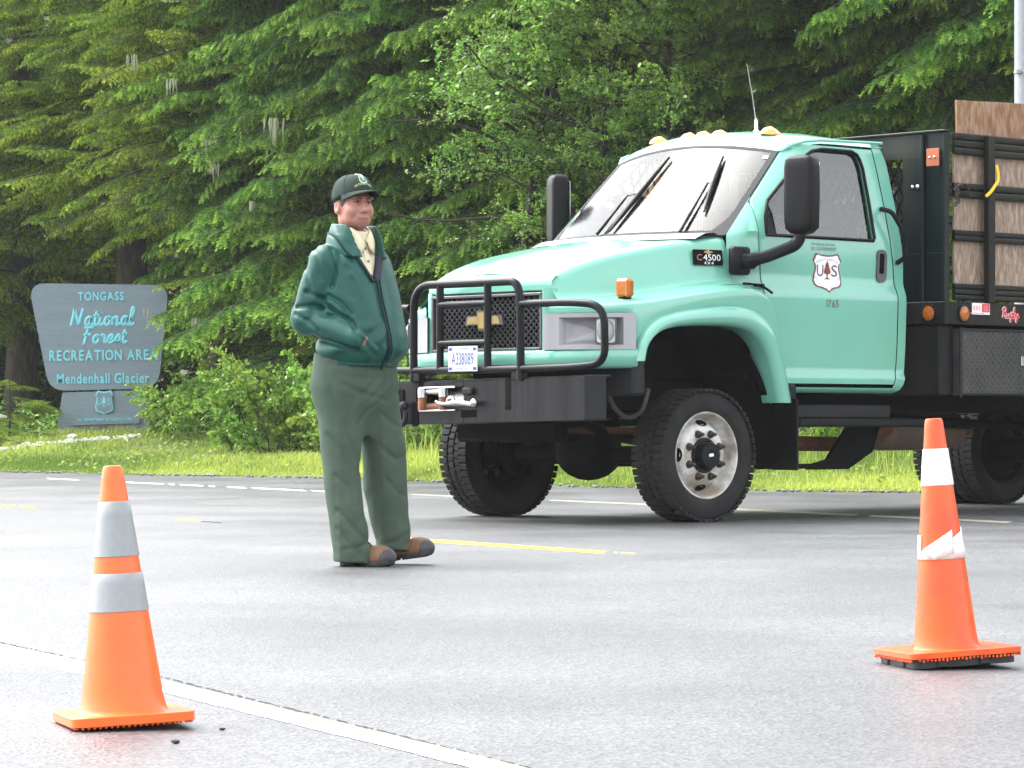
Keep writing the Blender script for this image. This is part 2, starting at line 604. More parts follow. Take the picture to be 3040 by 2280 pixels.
# gravelly edge where the asphalt crumbles into the turf
m_grit = mat("road_edge_grit", (.17, .165, .155), .7, noise=(40, .8, (.07, .065, .055)), bump=(60, .8, .01))

m_white = mat("road_paint_white", (.84, .84, .82), .8, spec=.12, noise=(9, .35, (.40, .39, .35)), noise2=(60, .4, (.22, .22, .21)), bump=(70, .4, .004))
m_worn = mat("road_paint_worn", (.20, .19, .135), .8, spec=.12, noise=(6, .5, (.30, .29, .24)), noise2=(70, .5, (.25, .25, .21)), bump=(70, .5, .004))
m_yellow = mat("road_paint_yellow", (.86, .58, .05), .85, spec=.08, noise=(8, .35, (.45, .36, .12)), noise2=(60, .35, (.2, .18, .1)))
m_seam = mat("road_seam", (.026, .026, .028), .7, spec=.2, bump=(60, .8, .01))
def strip(name, a, b, m, z=.0008, n=40, rag=.0, gaps=0., seed=1):
    """painted line between two edge polylines, with ragged edges and worn gaps"""
    r = np.random.default_rng(seed)
    def res(p):
        p = np.array(p, float); s = np.concatenate([[0], np.cumsum(np.linalg.norm(np.diff(p, axis=0), axis=1))])
        t = np.linspace(0, s[-1], n + 1); return np.stack([np.interp(t, s, p[:, 0]), np.interp(t, s, p[:, 1])], 1)
    A, B = res(a), res(b)
    D = (A - B) / np.linalg.norm(A - B, axis=1)[:, None]
    A = A + D * (r.random((n + 1, 1)) - .5) * rag; B = B + D * (r.random((n + 1, 1)) - .5) * rag
    mb = MB()
    for i in range(n):
        if r.random() < gaps: continue
        mb.add([(*A[i], z), (*B[i], z), (*B[i + 1], z), (*A[i + 1], z)], [(0, 1, 2, 3)])
    return tag(mb.build(name, m, smooth=0), kind="structure")
# near edge line: fresh white where it runs past the left cone, worn and yellowed after it
strip("edge_line", [(-2.9, 12.9), (-1.53, 9.66), (-.92, 8.40)], [(-2.8, 12.25), (-1.46, 9.18), (-.87, 7.96)], m_white, n=60, rag=.03)
strip("edge_line", [(-.92, 8.36), (-.16, 6.63), (.06, 6.12), (.9, 4.2)], [(-.88, 8.10), (-.155, 6.48), (.05, 6.0), (.9, 4.0)], m_worn, z=.0010, n=90, rag=.03, seed=2)
strip("edge_line", [(-.88, 8.09), (-.155, 6.47), (.05, 5.99), (.9, 3.99)], [(-.86, 7.93), (-.15, 6.35), (.04, 5.92), (.9, 3.9)], m_white, z=.0016, n=90, rag=.03, seed=3)
strip("road_seam", [(-2.9, 12.98), (-1.53, 9.715), (-.91, 8.415), (-.16, 6.66), (.06, 6.145), (.9, 4.24)], [(-2.9, 12.94), (-1.53, 9.68), (-.91, 8.385), (-.16, 6.635), (.06, 6.12), (.9, 4.215)], m_seam, z=.0005, n=420, rag=.03, gaps=.22, seed=4)
# centre dashes
strip("centre_line", [(-.72, 18.76), (-.57, 18.49), (.48, 16.57)], [(-.70, 18.26), (-.55, 17.99), (.46, 16.26)], m_yellow, n=40, rag=.03)
strip("centre_line", [(.48, 16.52), (.62, 16.3)], [(.48, 16.36), (.62, 16.22)], m_yellow, n=8, rag=.05, gaps=.3)
strip("centre_line", [(-5.2, 27.9), (-4.1, 25.97), (-3.67, 25.26)], [(-5.05, 27.2), (-3.99, 25.3), (-3.59, 24.75)], m_yellow, n=30, rag=.08, gaps=.3)
strip("centre_line", [(-2.30, 22.06), (-2.08, 21.65)], [(-2.28, 21.86), (-2.07, 21.47)], m_yellow, n=8, rag=.08, gaps=.25)
strip("road_seam", [(-2.06, 21.6), (-1.9, 21.3)], [(-2.06, 21.45), (-1.9, 21.2)], m_seam, n=8, rag=.05)
# far edge line, broken up at the left
strip("edge_line", [(-5.5, 38.3), (-4.0, 35.3), (-3.04, 33.49), (-1.86, 31.23), (-.92, 29.82)], [(-5.4, 37.7), (-3.95, 34.8), (-2.98, 32.9), (-1.82, 30.75), (-.9, 29.2)], m_white, n=60, rag=.08, gaps=.35, seed=5)
strip("edge_line", [(-.92, 29.82), (1.03, 26.41), (2.04, 24.07), (3.38, 21.4), (6, 16.2)], [(-.91, 29.35), (1.0, 25.92), (1.99, 23.63), (3.3, 21.06), (5.9, 16.0)], m_worn, n=90, rag=.05, gaps=.12, seed=6)

# loose grit along the far edge of the asphalt and a few stray stones on the road
ico = []
def pebble_geo(r0, seed):
    b = bmesh.new(); bmesh.ops.create_icosphere(b, subdivisions=1, radius=1)
    r = np.random.default_rng(seed)
    V = np.array([v.co[:] for v in b.verts]); F = [tuple(v.index for v in f.verts) for f in b.faces]; b.free()
    V *= (1 + .35 * (r.random((len(V), 1)) - .5)) * np.array([1.2, .9, .6]) * r0
    return V, F
m_stone = mat("stone_grey", (.20, .195, .185), .6, noise=(20, .7, (.33, .32, .30)), bump=(30, .4))
m_dark_stone = mat("stone_dark", (.03, .03, .032), .6)
mb = MB()
for i in range(900):
    x = rng.uniform(-11, 8); y = edge_y(x) + rng.normal(.05, .18)
    V, F = pebble_geo(rng.uniform(.008, .028), i); mb.add(V, F, rotz(rng.uniform(0, 6)), (x, y, .012))
tag(mb.build("gravel", m_grit, smooth=0, recalc=False), kind="stuff")
for (x, y, r0, lab) in ((-.69, 6.66, .009, "small dark stone lying on the road in front of the left cone"),
                        (-.62, 6.95, .006, "tiny dark stone beside the base of the left cone"),
                        (-1.17, 9.67, .009, "small dark stone on asphalt just right of the left cone's bands")):
    V, F = pebble_geo(r0, int(r0 * 1e4)); mb = MB(); mb.add(V, F, None, (0, 0, r0 * .5))
    o = mb.build("stone", m_dark_stone, smooth=0); o.location = (x, y, 0); tag(o, lab, "stone", "stray stones on the road")
# ------------------------------------------------------------------ vegetation
m_spruce = foliage_mat("spruce_needles", (.048, .112, .022), (.38, .63, .095), trans=.48, rough=.55, hue=.012)
m_hemlock = foliage_mat("hemlock_needles", (.070, .128, .018), (.52, .69, .060), trans=.48, rough=.55, hue=.012)
m_alder = foliage_mat("alder_leaves", (.055, .120, .022), (.24, .42, .065), trans=.45, rough=.36, hue=.015, spec=.3)
m_shrub = foliage_mat("shrub_leaves", (.055, .125, .022), (.29, .47, .070), trans=.4, rough=.34, hue=.02, spec=.3)
m_bark = mat("conifer_bark", (.036, .029, .023), .95, spec=.1, noise=(9, .8, (.075, .066, .056)), noise2=(4, .6, (.026, .034, .016)), bump=(14, 1., .03), stretch=(1, 1, .25))
m_twig = mat("twig_bark", (.020, .015, .011), .9, noise=(12, .5, (.04, .034, .028)))

def nrm(a): return a / (np.linalg.norm(a, axis=-1, keepdims=True) + 1e-9)

def conifer_branch(seed, L=2.7, nsec=17, flen=.16, droop=.35, hang=.6, nneed=15, nl=.046, nw=.019):
    """a limb along +x with drooping side sprays; every spray carries needle fingers, fresh at their tips"""
    r = np.random.default_rng(seed)
    wood = MB(); base = []; dirs = []; lens = []; tips = []
    xs = np.linspace(0, L, 12)
    zz = .10 * np.sin(xs / L * 2.2) - droop * (xs / L) ** 2 * L * .38
    yy = .07 * L * np.sin(xs * 1.3 + r.uniform(0, 6)) * (xs / L)
    axis = np.stack([xs, yy, zz], 1)
    wood.tube(axis, np.linspace(.022, .004, 12) * L / 2.7, 5)
    def on(t):
        return np.array([np.interp(t, xs, axis[:, k]) for k in range(3)])
    s0 = .22 if seed % 3 else .1
    for i in range(nsec):
        t = s0 + (1 - s0) * (i + r.uniform(0, .6)) / nsec
        p = on(t * L)
        for sd in (-1, 1):
            if r.random() < .12: continue
            ln = (.30 + .62 * (1 - t)) * L / 2.7 * r.uniform(.65, 1.1) * (1 if t > .3 else .75)
            ang = R(r.uniform(42, 68)) * sd
            d = np.array([math.cos(ang), math.sin(ang), r.uniform(-.35, .05)])
            m = max(3, int(ln / .085))
            q = [p]
            for k in range(m):
                d = d + np.array([.05, 0, -droop * .22 * (.5 + k / m)]); d /= np.linalg.norm(d)
                q.append(q[-1] + d * ln / m)
            q = np.array(q)
            wood.tube(q[::2] if len(q) > 4 else q, np.linspace(.005, .0015, len(q[::2]) if len(q) > 4 else len(q)), 3, caps=False)
            fresh = np.clip(r.normal(.62, .25), .1, 1)
            for k in range(1, m + 1):
                dk = q[k] - q[k - 1]; dk /= np.linalg.norm(dk)
                sidev = np.cross(dk, [0, 0, 1.]); sidev /= np.linalg.norm(sidev) + 1e-9
                for s2 in (-1, 1):
                    if k == m and s2 == 1: dv = dk + np.array([0, 0, -.25])
                    else: dv = dk * r.uniform(.5, 1.0) + sidev * s2 * r.uniform(.5, .95) + np.array([0, 0, -hang * r.uniform(.2, 1.1)])
                    base.append(q[k] - dk * r.uniform(0, .04)); dirs.append(dv); lens.append(flen * r.uniform(.65, 1.25)); tips.append(fresh * r.uniform(.6, 1.15))
    base = np.array(base); dirs = nrm(np.array(dirs)); lens = np.array(lens); tips = np.array(tips)
    N = len(base)
    up = np.array([.31, .2, .93])
    a1 = nrm(np.cross(dirs, up)); a2 = np.cross(dirs, a1)
    t = (np.arange(nneed) + .5) / nneed
    ga = np.arange(nneed) * 2.4
    pos = base[:, None] + dirs[:, None] * (lens[:, None] * t)[..., None]
    pos[..., 2] -= (lens[:, None] * t ** 2) * .22
    rad = a1[:, None] * np.cos(ga)[None, :, None] * 1.0 + a2[:, None] * np.sin(ga)[None, :, None] * .55
    nd_ = nrm(rad + dirs[:, None] * .75 + r.normal(0, .12, (N, nneed, 3)))
    sz = nl * (1.12 - .45 * t)[None, :, None] * r.uniform(.8, 1.2, (N, nneed, 1))
    wv = nrm(np.cross(nd_, dirs[:, None])) * nw
    tipv = pos + nd_ * sz
    V = np.stack([pos - wv * .5, pos + wv * .5, tipv + wv * .18, tipv - wv * .18], 2).reshape(-1, 3)
    tv = (np.clip(t, 0, 1) ** 1.6)[None] * tips[:, None] * 1.15
    T = np.stack([tv * .7, tv * .7, tv, tv], 2).reshape(-1)
    F = np.arange(len(V)).reshape(-1, 4)
    WV = np.concatenate(wood.V)
    return V, F, np.clip(T, 0, 1), WV, wood.F

def leaf_cloud(base, normal, axis, size, tip, r, fold=.25):
    """diamond-ish leaves of two folded quads each"""
    side = nrm(np.cross(normal, axis)); up = normal
    L = size[:, None]; w = L * .36
    p0 = base; p3 = base + axis * L
    m1 = base + axis * L * .45
    a = m1 + side * w + up * w * fold; b = m1 - side * w + up * w * fold
    c = m1 - up * w * .1
    V = np.stack([p0, a, p3, c, b], 1).reshape(-1, 3)
    i = np.arange(len(base))[:, None] * 5
    F = np.concatenate([i + np.array([[0, 1, 2, 3]]), i + np.array([[0, 3, 2, 4]])])
    return V, F, np.repeat(tip, 5)

def leafy_branch(seed, L=1.8, leaf=.075, nsub=16, per=14, droop=.25, spread=.8):
    r = np.random.default_rng(seed); wood = MB()
    xs = np.linspace(0, L, 9)
    ax_ = np.stack([xs, .12 * L * np.sin(xs * 2 + seed), .12 * np.sin(xs * 1.7) - droop * (xs / L) ** 2 * L * .4], 1)
    wood.tube(ax_, np.linspace(.016, .003, 9), 5)
    B = []; A = []; Nn = []; Sz = []; Tp = []
    for i in range(nsub):
        t = .12 + .88 * (i + r.random()) / nsub
        p = np.array([np.interp(t * L, xs, ax_[:, k]) for k in range(3)])
        d = nrm(np.array([r.uniform(.3, 1), r.normal(0, spread), r.normal(.05, .45)]))
        ln = L * r.uniform(.16, .34) * (1.15 - .5 * t)
        q = [p + d * ln * s + np.array([0, 0, -.12 * ln * s * s]) for s in np.linspace(0, 1, 4)]
        wood.tube(q, [.005, .004, .003, .0015], 3, caps=False)
        for k in range(per):
            s = (k + r.random()) / per
            b = p + d * ln * s + np.array([0, 0, -.12 * ln * s * s]) + r.normal(0, .018, 3)
            a = nrm(d * .6 + r.normal(0, .65, 3) + np.array([0, 0, -.25]))
            n = nrm(np.array([0, 0, 1.]) + r.normal(0, .55, 3) - a * .2)
            B.append(b); A.append(a); Nn.append(n); Sz.append(leaf * r.uniform(.55, 1.25)); Tp.append(np.clip(r.normal(.45 + .3 * s, .22), 0, 1))
    V, F, T = leaf_cloud(np.array(B), np.array(Nn), np.array(A), np.array(Sz), np.array(Tp), r)
    return V, F, T, np.concatenate(wood.V), wood.F

def branch_mesh(name, geo, mats):
    """needles or leaves and wood as one mesh, two material slots"""
    V, F, T, WV, WF = geo
    VV = np.concatenate([V, WV]); n0 = len(V)
    quads = [f for f in WF if len(f) == 4]
    FF = np.concatenate([F, np.array(quads) + n0])
    me = raw_mesh(name, VV, FF, {"tip": np.concatenate([T, np.zeros(len(WV))])})
    for m in mats: me.materials.append(m)
    mi = np.zeros(len(FF), np.int32); mi[len(F):] = 1
    me.polygons.foreach_set("material_index", mi)
    me.update(); return me

SPR = [branch_mesh("spruce_branch", conifer_branch(10 + i, L=[2.9, 2.5, 3.2, 2.2, 2.7][i], nsec=15, flen=.21, droop=[.45, .6, .35, .7, .5][i], hang=.95, nneed=17, nl=.056, nw=.026), (m_spruce, m_twig)) for i in range(5)]
HEM = [branch_mesh("hemlock_branch", conifer_branch(30 + i, L=[2.7, 2.3, 3.0, 2.5][i], nsec=22, flen=.125, droop=[.3, .42, .25, .5][i], hang=.35, nneed=12, nl=.036, nw=.017), (m_hemlock, m_twig)) for i in range(4)]
ALD = [branch_mesh("alder_branch", leafy_branch(50 + i, L=[2.0, 1.6, 2.3][i], leaf=[.085, .075, .09][i], nsub=20, per=13), (m_alder, m_twig)) for i in range(3)]
WIL = [branch_mesh("willow_branch", leafy_branch(60 + i, L=[1.7, 2.0][i], leaf=.055, nsub=24, per=17, droop=.1), (m_alder, m_twig)) for i in range(2)]
SHR = [branch_mesh("shrub_stem", leafy_branch(70 + i, L=[1.25, 1.0, 1.4][i], leaf=[.115, .13, .105][i], nsub=15, per=11, spread=.9), (m_shrub, m_twig)) for i in range(3)]

road_dir = math.atan2(-.67, -.74)          # the way from the forest edge out to the road
def conifer(x, y, h, rad, kind, label, seed, nb=46, z0=.5, front=.72, lean=0., name=None, top=9.0):
    """trunk plus limbs in loose whorls; most limbs reach out to the light over the road"""
    r = np.random.default_rng(seed)
    z = float(ground_z(x, y))
    nm = "spruce_tree" if kind is SPR else "hemlock_tree"
    t = thing(nm, label, "tree", (x, y, z), 0, "conifers along the forest edge")
    mb = MB()
    hs_ = np.linspace(-.3, h, 9)
    mb.tube(np.stack([lean * hs_ / h + .05 * np.sin(hs_), .04 * np.cos(hs_ * .8), hs_], 1), np.linspace(.24, .02, 9) * (h / 14 + .25), 10)
    mb.build("trunk", m_bark, t, smooth=60)
    nb = int(nb * 1.45)
    for i in range(nb):
        f = (i + r.random()) / nb
        hz = z0 + (min(h, top) - z0 - .2) * f
        ln = rad * (1 - .75 * (hz / h)) * r.uniform(.75, 1.12)
        az = road_dir + r.normal(0, .95) if r.random() < front else r.uniform(0, 2 * math.pi)
        me = kind[r.integers(len(kind))]
        if any(-7.6 < x + math.cos(az) * ln * q < -5.25 and y + math.sin(az) * ln * q < 49.4 and z + hz - .45 * ln * q * q < 3.25 for q in (.3, .5, .7, .9, 1.1)): continue   # the sign stands clear of these
        o = bpy.data.objects.new("branch", me); COL.objects.link(o); o.parent = t
        s = ln / 2.6
        o.location = (lean * hz / h, 0, hz)
        o.rotation_euler = (r.normal(0, .16), r.normal(.10, .16), az)
        o.scale = (s, s * r.uniform(.85, 1.15), s)
    return t

def broadleaf(name, label, cat, x, y, stems, kind, group=None, trunk_r=.05):
    """stems: list of (height, azimuth, tilt, length scale)"""
    z = float(ground_z(x, y))
    t = thing(name, label, cat, (x, y, z), 0, group)
    return t

def hang_over(t, spots, kind, seed):
    """extra limbs of a tree placed where the photograph shows them: (x, y, z of the limb's root, azimuth, pitch, scale)"""
    r = np.random.default_rng(seed)
    for x, y, z, az, pt, s in spots:
        o = bpy.data.objects.new("branch", kind[r.integers(len(kind))]); COL.objects.link(o); o.parent = t
        o.location = (x - t.location.x, y - t.location.y, z - t.location.z); o.rotation_euler = (r.normal(0, .1), pt, az); o.scale = (s, s, s)

# row 1: trees at the forest edge, left to right; row 2: the trees behind them
C = conifer
C(-13.2, 60.0, 15, 4.2, SPR, "misty spruce farthest to the left, mostly beyond the picture's edge", 100, nb=50)
C(-10.2, 58.5, 16, 3.9, SPR, "pale misty spruce at the far left, left of the sign", 101, nb=60, z0=1.4)
C(-8.4, 55.2, 14, 3.1, HEM, "hemlock with low light-green limbs just left behind the sign", 102, nb=56, z0=1.9)
C(-6.3, 53.6, 15, 3.3, HEM, "yellow-green hemlock standing right behind the forest sign", 103, nb=78, z0=3.4)
hm4 = C(-4.55, 50.6, 13, 3.4, HEM, "yellow-green hemlock whose limbs hang over the sign's top right corner", 104, nb=84, z0=3.5)
hang_over(hm4, [(-3.55, 48.6, 2.95, R(188), .08, .58), (-3.55, 48.4, 2.7, R(195), .10, .52), (-3.45, 48.6, 2.4, R(190), .10, .48), (-3.4, 48.2, 3.2, R(195), .05, .62), (-3.4, 48.2, 2.1, R(200), .12, .46), (-3.7, 48.6, 3.4, R(184), .0, .66), (-3.4, 48.0, 1.6, R(205), .16, .45), (-3.2, 47.6, 2.9, R(200), .1, .7)], HEM, 5)
C(-3.1, 49.2, 14, 3.0, SPR, "blue-green spruce standing between the sign and the man", 105, nb=84, z0=2.7)
C(-1.75, 46.6, 15, 3.1, SPR, "tall drooping spruce right behind the man's head", 106, nb=92, z0=1.2)
C(-.35, 45.2, 14, 2.9, SPR, "drooping spruce behind the gap between man and truck", 107, nb=92, z0=1.7)
C(1.0, 43.6, 15, 3.0, SPR, "dark spruce behind the truck's bonnet and far mirror", 108, nb=84, z0=1.6)
C(2.6, 43.2, 13, 2.9, SPR, "spruce half hidden by leafy boughs above the windscreen", 109, nb=80, z0=1.5)
C(4.05, 40.6, 14, 3.0, SPR, "spruce with long dipping boughs behind the cab roof", 110, nb=92, z0=1.0)
C(5.5, 39.2, 15, 3.0, SPR, "spruce with bright new shoots beside the grey pole", 111, nb=92, z0=1.0)
C(7.2, 38.0, 14, 3.2, SPR, "spruce at the right end, beyond the grey pole", 112, nb=60, z0=.8)
C(9.6, 36.5, 14, 3.4, SPR, "spruce outside the right edge, farthest along the verge", 113, nb=40, z0=.6)
for i, (x, y, k, lab) in enumerate(((-15.5, 66, SPR, "dim spruce deep in the mist behind the leftmost tree"), (-12.1, 64.5, HEM, "dim hemlock deep in the mist at the upper left corner"),
        (-9.2, 62, SPR, "shaded spruce in the second row, up and left of the sign"), (-7.2, 59.5, SPR, "shaded spruce in the second row behind the sign's hemlock"),
        (-5.0, 57, HEM, "shaded hemlock in the second row above the sign's right corner"), (-3.3, 55, SPR, "shaded spruce in the second row left of the man"),
        (-1.9, 52.6, SPR, "shaded spruce in the second row behind the man's shoulder"), (-.2, 50.6, HEM, "shaded hemlock in the second row above the grille guard"),
        (1.6, 49.2, SPR, "shaded spruce in the second row above the far mirror"), (3.2, 47.5, SPR, "shaded spruce in the second row above the roof lamps"),
        (5.0, 45.6, HEM, "shaded hemlock in the second row above the cab's rear edge"), (6.9, 44.0, SPR, "shaded spruce in the second row behind the pole"),
        (9.2, 42.5, SPR, "shaded spruce in the second row beyond the right edge"))):
    C(x, y, 15 + (i * 7 % 4), 3.6, k, lab, 140 + i, nb=54, z0=.8, front=.6)

def limbs(t, kind, n, seed, z0, z1, reach, az, spread, tilt=0., name="branch", x0=0., y0=0.):
    r = np.random.default_rng(seed)
    for i in range(n):
        o = bpy.data.objects.new(name, kind[r.integers(len(kind))]); COL.objects.link(o); o.parent = t
        s = reach * r.uniform(.7, 1.15)
        hz = r.uniform(z0, z1)
        o.location = (x0 + r.normal(0, .12), y0 + r.normal(0, .12), hz)
        o.rotation_euler = (r.normal(0, .3), r.normal(tilt, .25), az + r.normal(0, spread))
        o.scale = (s, s, s)

def deciduous(label, x, y, h, seed, kind, n, z0, z1, reach, name="alder_tree", az=road_dir):
    t = thing(name, label, "tree", (x, y, float(ground_z(x, y))), 0, "leafy trees among the conifers")
    mb = MB()
    hs_ = np.linspace(-.2, h, 8)
    mb.tube(np.stack([.25 * np.sin(hs_ * .6 + seed), .15 * np.cos(hs_ * .5), hs_], 1), np.linspace(.085, .02, 8), 8)
    r = np.random.default_rng(seed)
    for i in range(7):
        a = az + r.normal(0, .9); hz = r.uniform(z0, z1); ln = r.uniform(.9, 1.9)
        p = [np.array([.25 * math.sin(hz * .6 + seed), .15 * math.cos(hz * .5), hz]) + np.array([math.cos(a) * s, math.sin(a) * s, .25 * s + .12 * math.sin(3 * s + i)]) * ln for s in np.linspace(0, 1, 6)]
        mb.tube(p, np.linspace(.03, .008, 6), 5)
    mb.build("trunk", m_twig, t, smooth=60)
    limbs(t, kind, n, seed, z0, z1, reach, az, 1.0)
    return t
deciduous("leafy alder with round leaves at the top middle, over the truck's bonnet", .65, 40.6, 8.5, 1, ALD, 46, 4.6, 8.0, .85)
deciduous("leafy alder hanging above the windscreen and roof lamps", 2.15, 39.6, 8.0, 2, ALD, 44, 3.7, 7.8, .85)
deciduous("small-leaved willow rising behind the far side of the windscreen", 1.35, 39.9, 6.2, 3, WIL, 52, 1.6, 5.6, .8, name="willow_tree")
deciduous("small-leaved willow between the far mirror and the alders", .35, 41.0, 6.0, 4, WIL, 30, 2.2, 4.8, .8, name="willow_tree")

def shrub(label, x, y, h, w, n, seed, name="shrub", kind=SHR, group="shrubs at the foot of the forest"):
    r = np.random.default_rng(seed)
    t = thing(name, label, "shrub", (x, y, float(ground_z(x, y))), 0, group)
    for i in range(n):
        o = bpy.data.objects.new("stem", kind[r.integers(len(kind))]); COL.objects.link(o); o.parent = t
        a = r.uniform(0, 2 * math.pi); q = w * math.sqrt(r.random()) * .8
        hz = h * r.uniform(.02, .75) * (1 - .45 * q / w)
        o.location = (q * math.cos(a), q * math.sin(a), hz)
        o.rotation_euler = (r.normal(0, .3), -r.uniform(.1, 1.1), a + r.normal(0, .5))
        s = r.uniform(.38, .68); o.scale = (s, s, s)
    return t
shrub("wide leafy shrub between the sign and the man, largest of the shrubs", -3.2, 43.3, 1.55, .75, 80, 1)
shrub("leafy shrub close behind the man's legs", -1.95, 41.6, 1.35, .6, 50, 2)
shrub("low leafy shrub below the truck's bumper, right of the man's knee", -.75, 40.0, .8, .6, 44, 3)
shrub("low leafy shrub behind the truck's far front wheel", .6, 38.4, .75, .8, 26, 4)
shrub("small leafy shrub at the sign's right foot", -4.75, 47.4, .55, .35, 22, 5)
shrub("leafy shrub in the shade right of the sign", -4.3, 48.6, 1.0, .5, 30, 6)
shrub("low leafy shrub in shade behind the running board", 3.3, 36.2, .7, .9, 24, 7)
shrub("low leafy shrub in shade behind the rear wheel", 5.6, 34.6, .7, .9, 20, 8)
# young conifers sprawling left of the sign and in the understorey
def sapling(label, x, y, h, n, seed, kind=HEM, sc=.38):
    r = np.random.default_rng(seed)
    t = thing("conifer_sapling", label, "tree", (x, y, float(ground_z(x, y))), 0, "young conifers in the undergrowth")
    mb = MB(); mb.tube([(0, 0, -.1), (.03, 0, h * .5), (0, 0, h)], [.02, .014, .004], 6); mb.build("trunk", m_twig, t)
    for i in range(n):
        f = (i + .5) / n
        o = bpy.data.objects.new("branch", kind[r.integers(len(kind))]); COL.objects.link(o); o.parent = t
        o.location = (0, 0, h * (.05 + .9 * f)); s = sc * (1.1 - .6 * f) * r.uniform(.8, 1.2)
        o.rotation_euler = (r.normal(0, .2), r.normal(.05, .15), r.uniform(0, 6.28)); o.scale = (s, s, s)
    return t
sapling("young hemlock sprawling beside the sign's left foot", -7.55, 48.6, 1.0, 18, 11)
sapling("bushy young hemlock at the far left edge, left of the mossy rock", -8.7, 49.0, .8, 18, 12)
sapling("low young hemlock between the mossy rock and the sign", -8.0, 47.6, .55, 14, 13)
sapling("young spruce under the trees left of the man's elbow", -2.35, 44.4, 2.3, 26, 14, HEM, .5)
sapling("young spruce rising just above the cab roof", 4.35, 38.3, 2.9, 26, 15, SPR, .42)
sapling("young spruce behind the truck's windscreen edge, low", 2.3, 38.9, 2.2, 22, 16, SPR, .42)
sapling("young hemlock above the bonnet's far edge", -.15, 41.6, 1.9, 22, 17, HEM, .45)

# pale beard lichen hanging from the limbs
m_lichen = mat("beard_lichen", (.25, .26, .165), .9, noise=(20, .5, (.25, .27, .16)))
def lichen(label, x, y, z, ln, n, seed):
    r = np.random.default_rng(seed); mb = MB()
    for i in range(n * 2):
        l = ln * r.uniform(.45, 1); ox, oy = r.normal(0, .045, 2)
        pts = [(ox + .006 * math.sin(k * 1.1 + i), oy, -l * k / 5) for k in range(6)]
        mb.tube(pts, np.array([.011, .015, .013, .009, .005, .001]) * r.uniform(.7, 1.2), 5, flat=.4)
    o = mb.build("hanging_lichen", m_lichen, smooth=60)
    o.location = (x, y, z); tag(o, label, "lichen", "beard lichen hanging from the branches")
for i, a in enumerate(((-5.3, 48.6, 7.9, .55, 7, "long pale lichen strand at the top edge above the sign"),
        (-4.35, 46.9, 4.75, .55, 8, "tuft of pale lichen hanging high between sign and man"),
        (-4.3, 46.9, 4.4, .3, 4, "short lichen strand just under the high tuft between sign and man"),
        (-3.3, 44.6, 4.85, .42, 7, "pale tan lichen tuft left above the man's cap"),
        (-5.6, 47.9, 6.1, .28, 4, "small lichen strand among yellow-green boughs at upper left"),
        (-5.0, 47.5, 5.7, .3, 5, "lichen strand in the yellow-green hemlock, below the top one"),
        (-8.6, 52.5, 4.0, .35, 4, "lichen strand at the left edge of the trees"),
        (-3.62, 45.3, 3.75, .3, 4, "lichen strand on the dipping spruce bough left of the man"),
        (-5.27, 47.0, 2.30, .2, 1, "lichen strand hanging in front of the sign's last letter S"),
        (-4.55, 46.6, 2.15, .25, 4, "lichen strand hanging over the sign's right top corner"))):
    lichen(a[5], a[0], a[1], a[2], a[3], a[4], i)

# grass: tall blades over the verge, one mass
def grass(n, seed, x0, x1, d0, d1, h0, h1, lean=.35):
    r = np.random.default_rng(seed)
    x = r.uniform(x0, x1, n); d = d0 + (d1 - d0) * r.random(n) ** 1.25
    y = edge_y(x) + d / .70
    d = d + .25 * (vnoise(x, y, .9, 4) - .5)
    z = ground_z(x, y) - .01
    bare = np.exp(-(((x + 4.1) / .5) ** 2 + ((y - 43.3) / .8) ** 2)) + np.exp(-(((x + 6.3) / .9) ** 2 + ((y - 47.3) / .45) ** 2))
    keep = r.random(n) > bare * 1.1
    x, y, z, d = x[keep], y[keep], z[keep], d[keep]; n = len(x)
    h = r.uniform(h0, h1, n) * (.30 + 1.3 * vnoise(x, y, .8, 8) * (.5 + vnoise(x, y, 2.6, 18))) * np.clip(.35 + d * 1.2, .35, 1)
    a = r.uniform(0, 2 * np.pi, n); w = r.uniform(.003, .0065, n)
    lx, ly = np.cos(a) * h * lean * r.random(n), np.sin(a) * h * lean * r.random(n)
    b = np.stack([x, y, z], 1)
    px, py = -np.sin(a) * w, np.cos(a) * w
    # blades face every way, mid and tip bend over
    V = np.stack([b + np.stack([px, py, 0 * w], 1), b - np.stack([px, py, 0 * w], 1),
                  b + np.stack([lx * .4 - px * .8, ly * .4 - py * .8, h * .62], 1), b + np.stack([lx * .4 + px * .8, ly * .4 + py * .8, h * .62], 1),
                  b + np.stack([lx + px * .1, ly, h * .97], 1), b + np.stack([lx - px * .1, ly, h * .97], 1)], 1).reshape(-1, 3)
    i = np.arange(n)[:, None] * 6
    F = np.concatenate([i + np.array([[0, 1, 2, 3]]), i + np.array([[3, 2, 5, 4]])])
    tip = np.clip(r.normal(.45, .22, n) + 1.1 * (vnoise(x, y, .55, 12) - .5) + .4 * (vnoise(x, y, 2.1, 22) - .5), 0, 1)
    T = np.stack([tip * .55, tip * .55, tip, tip, tip * 1.15, tip * 1.15], 1).reshape(-1)
    return V, F, np.clip(T, 0, 1)
m_grass = foliage_mat("grass_blades", (.10, .17, .030), (.40, .46, .095), trans=.4, rough=.5, hue=.0)
parts = [grass(110000, 1, -10, 8.5, .05, 5.0, .04, .125, .9), grass(40000, 2, -10, 8.5, .02, 1.1, .025, .07, 1.0), grass(2600, 3, -1.5, 8, .5, 3.6, .14, .36, .6), grass(9000, 4, -2.5, 8, 3.0, 7.5, .08, .24, .7), grass(9000, 5, -10, -2.5, 2.5, 6.0, .03, .10, .9)]
Vs, Fs, Ts, n0 = [], [], [], 0
for V, F, T in parts: Vs.append(V); Fs.append(F + n0); Ts.append(T); n0 += len(V)
me = raw_mesh("grass", np.concatenate(Vs), np.concatenate(Fs), {"tip": np.concatenate(Ts)})
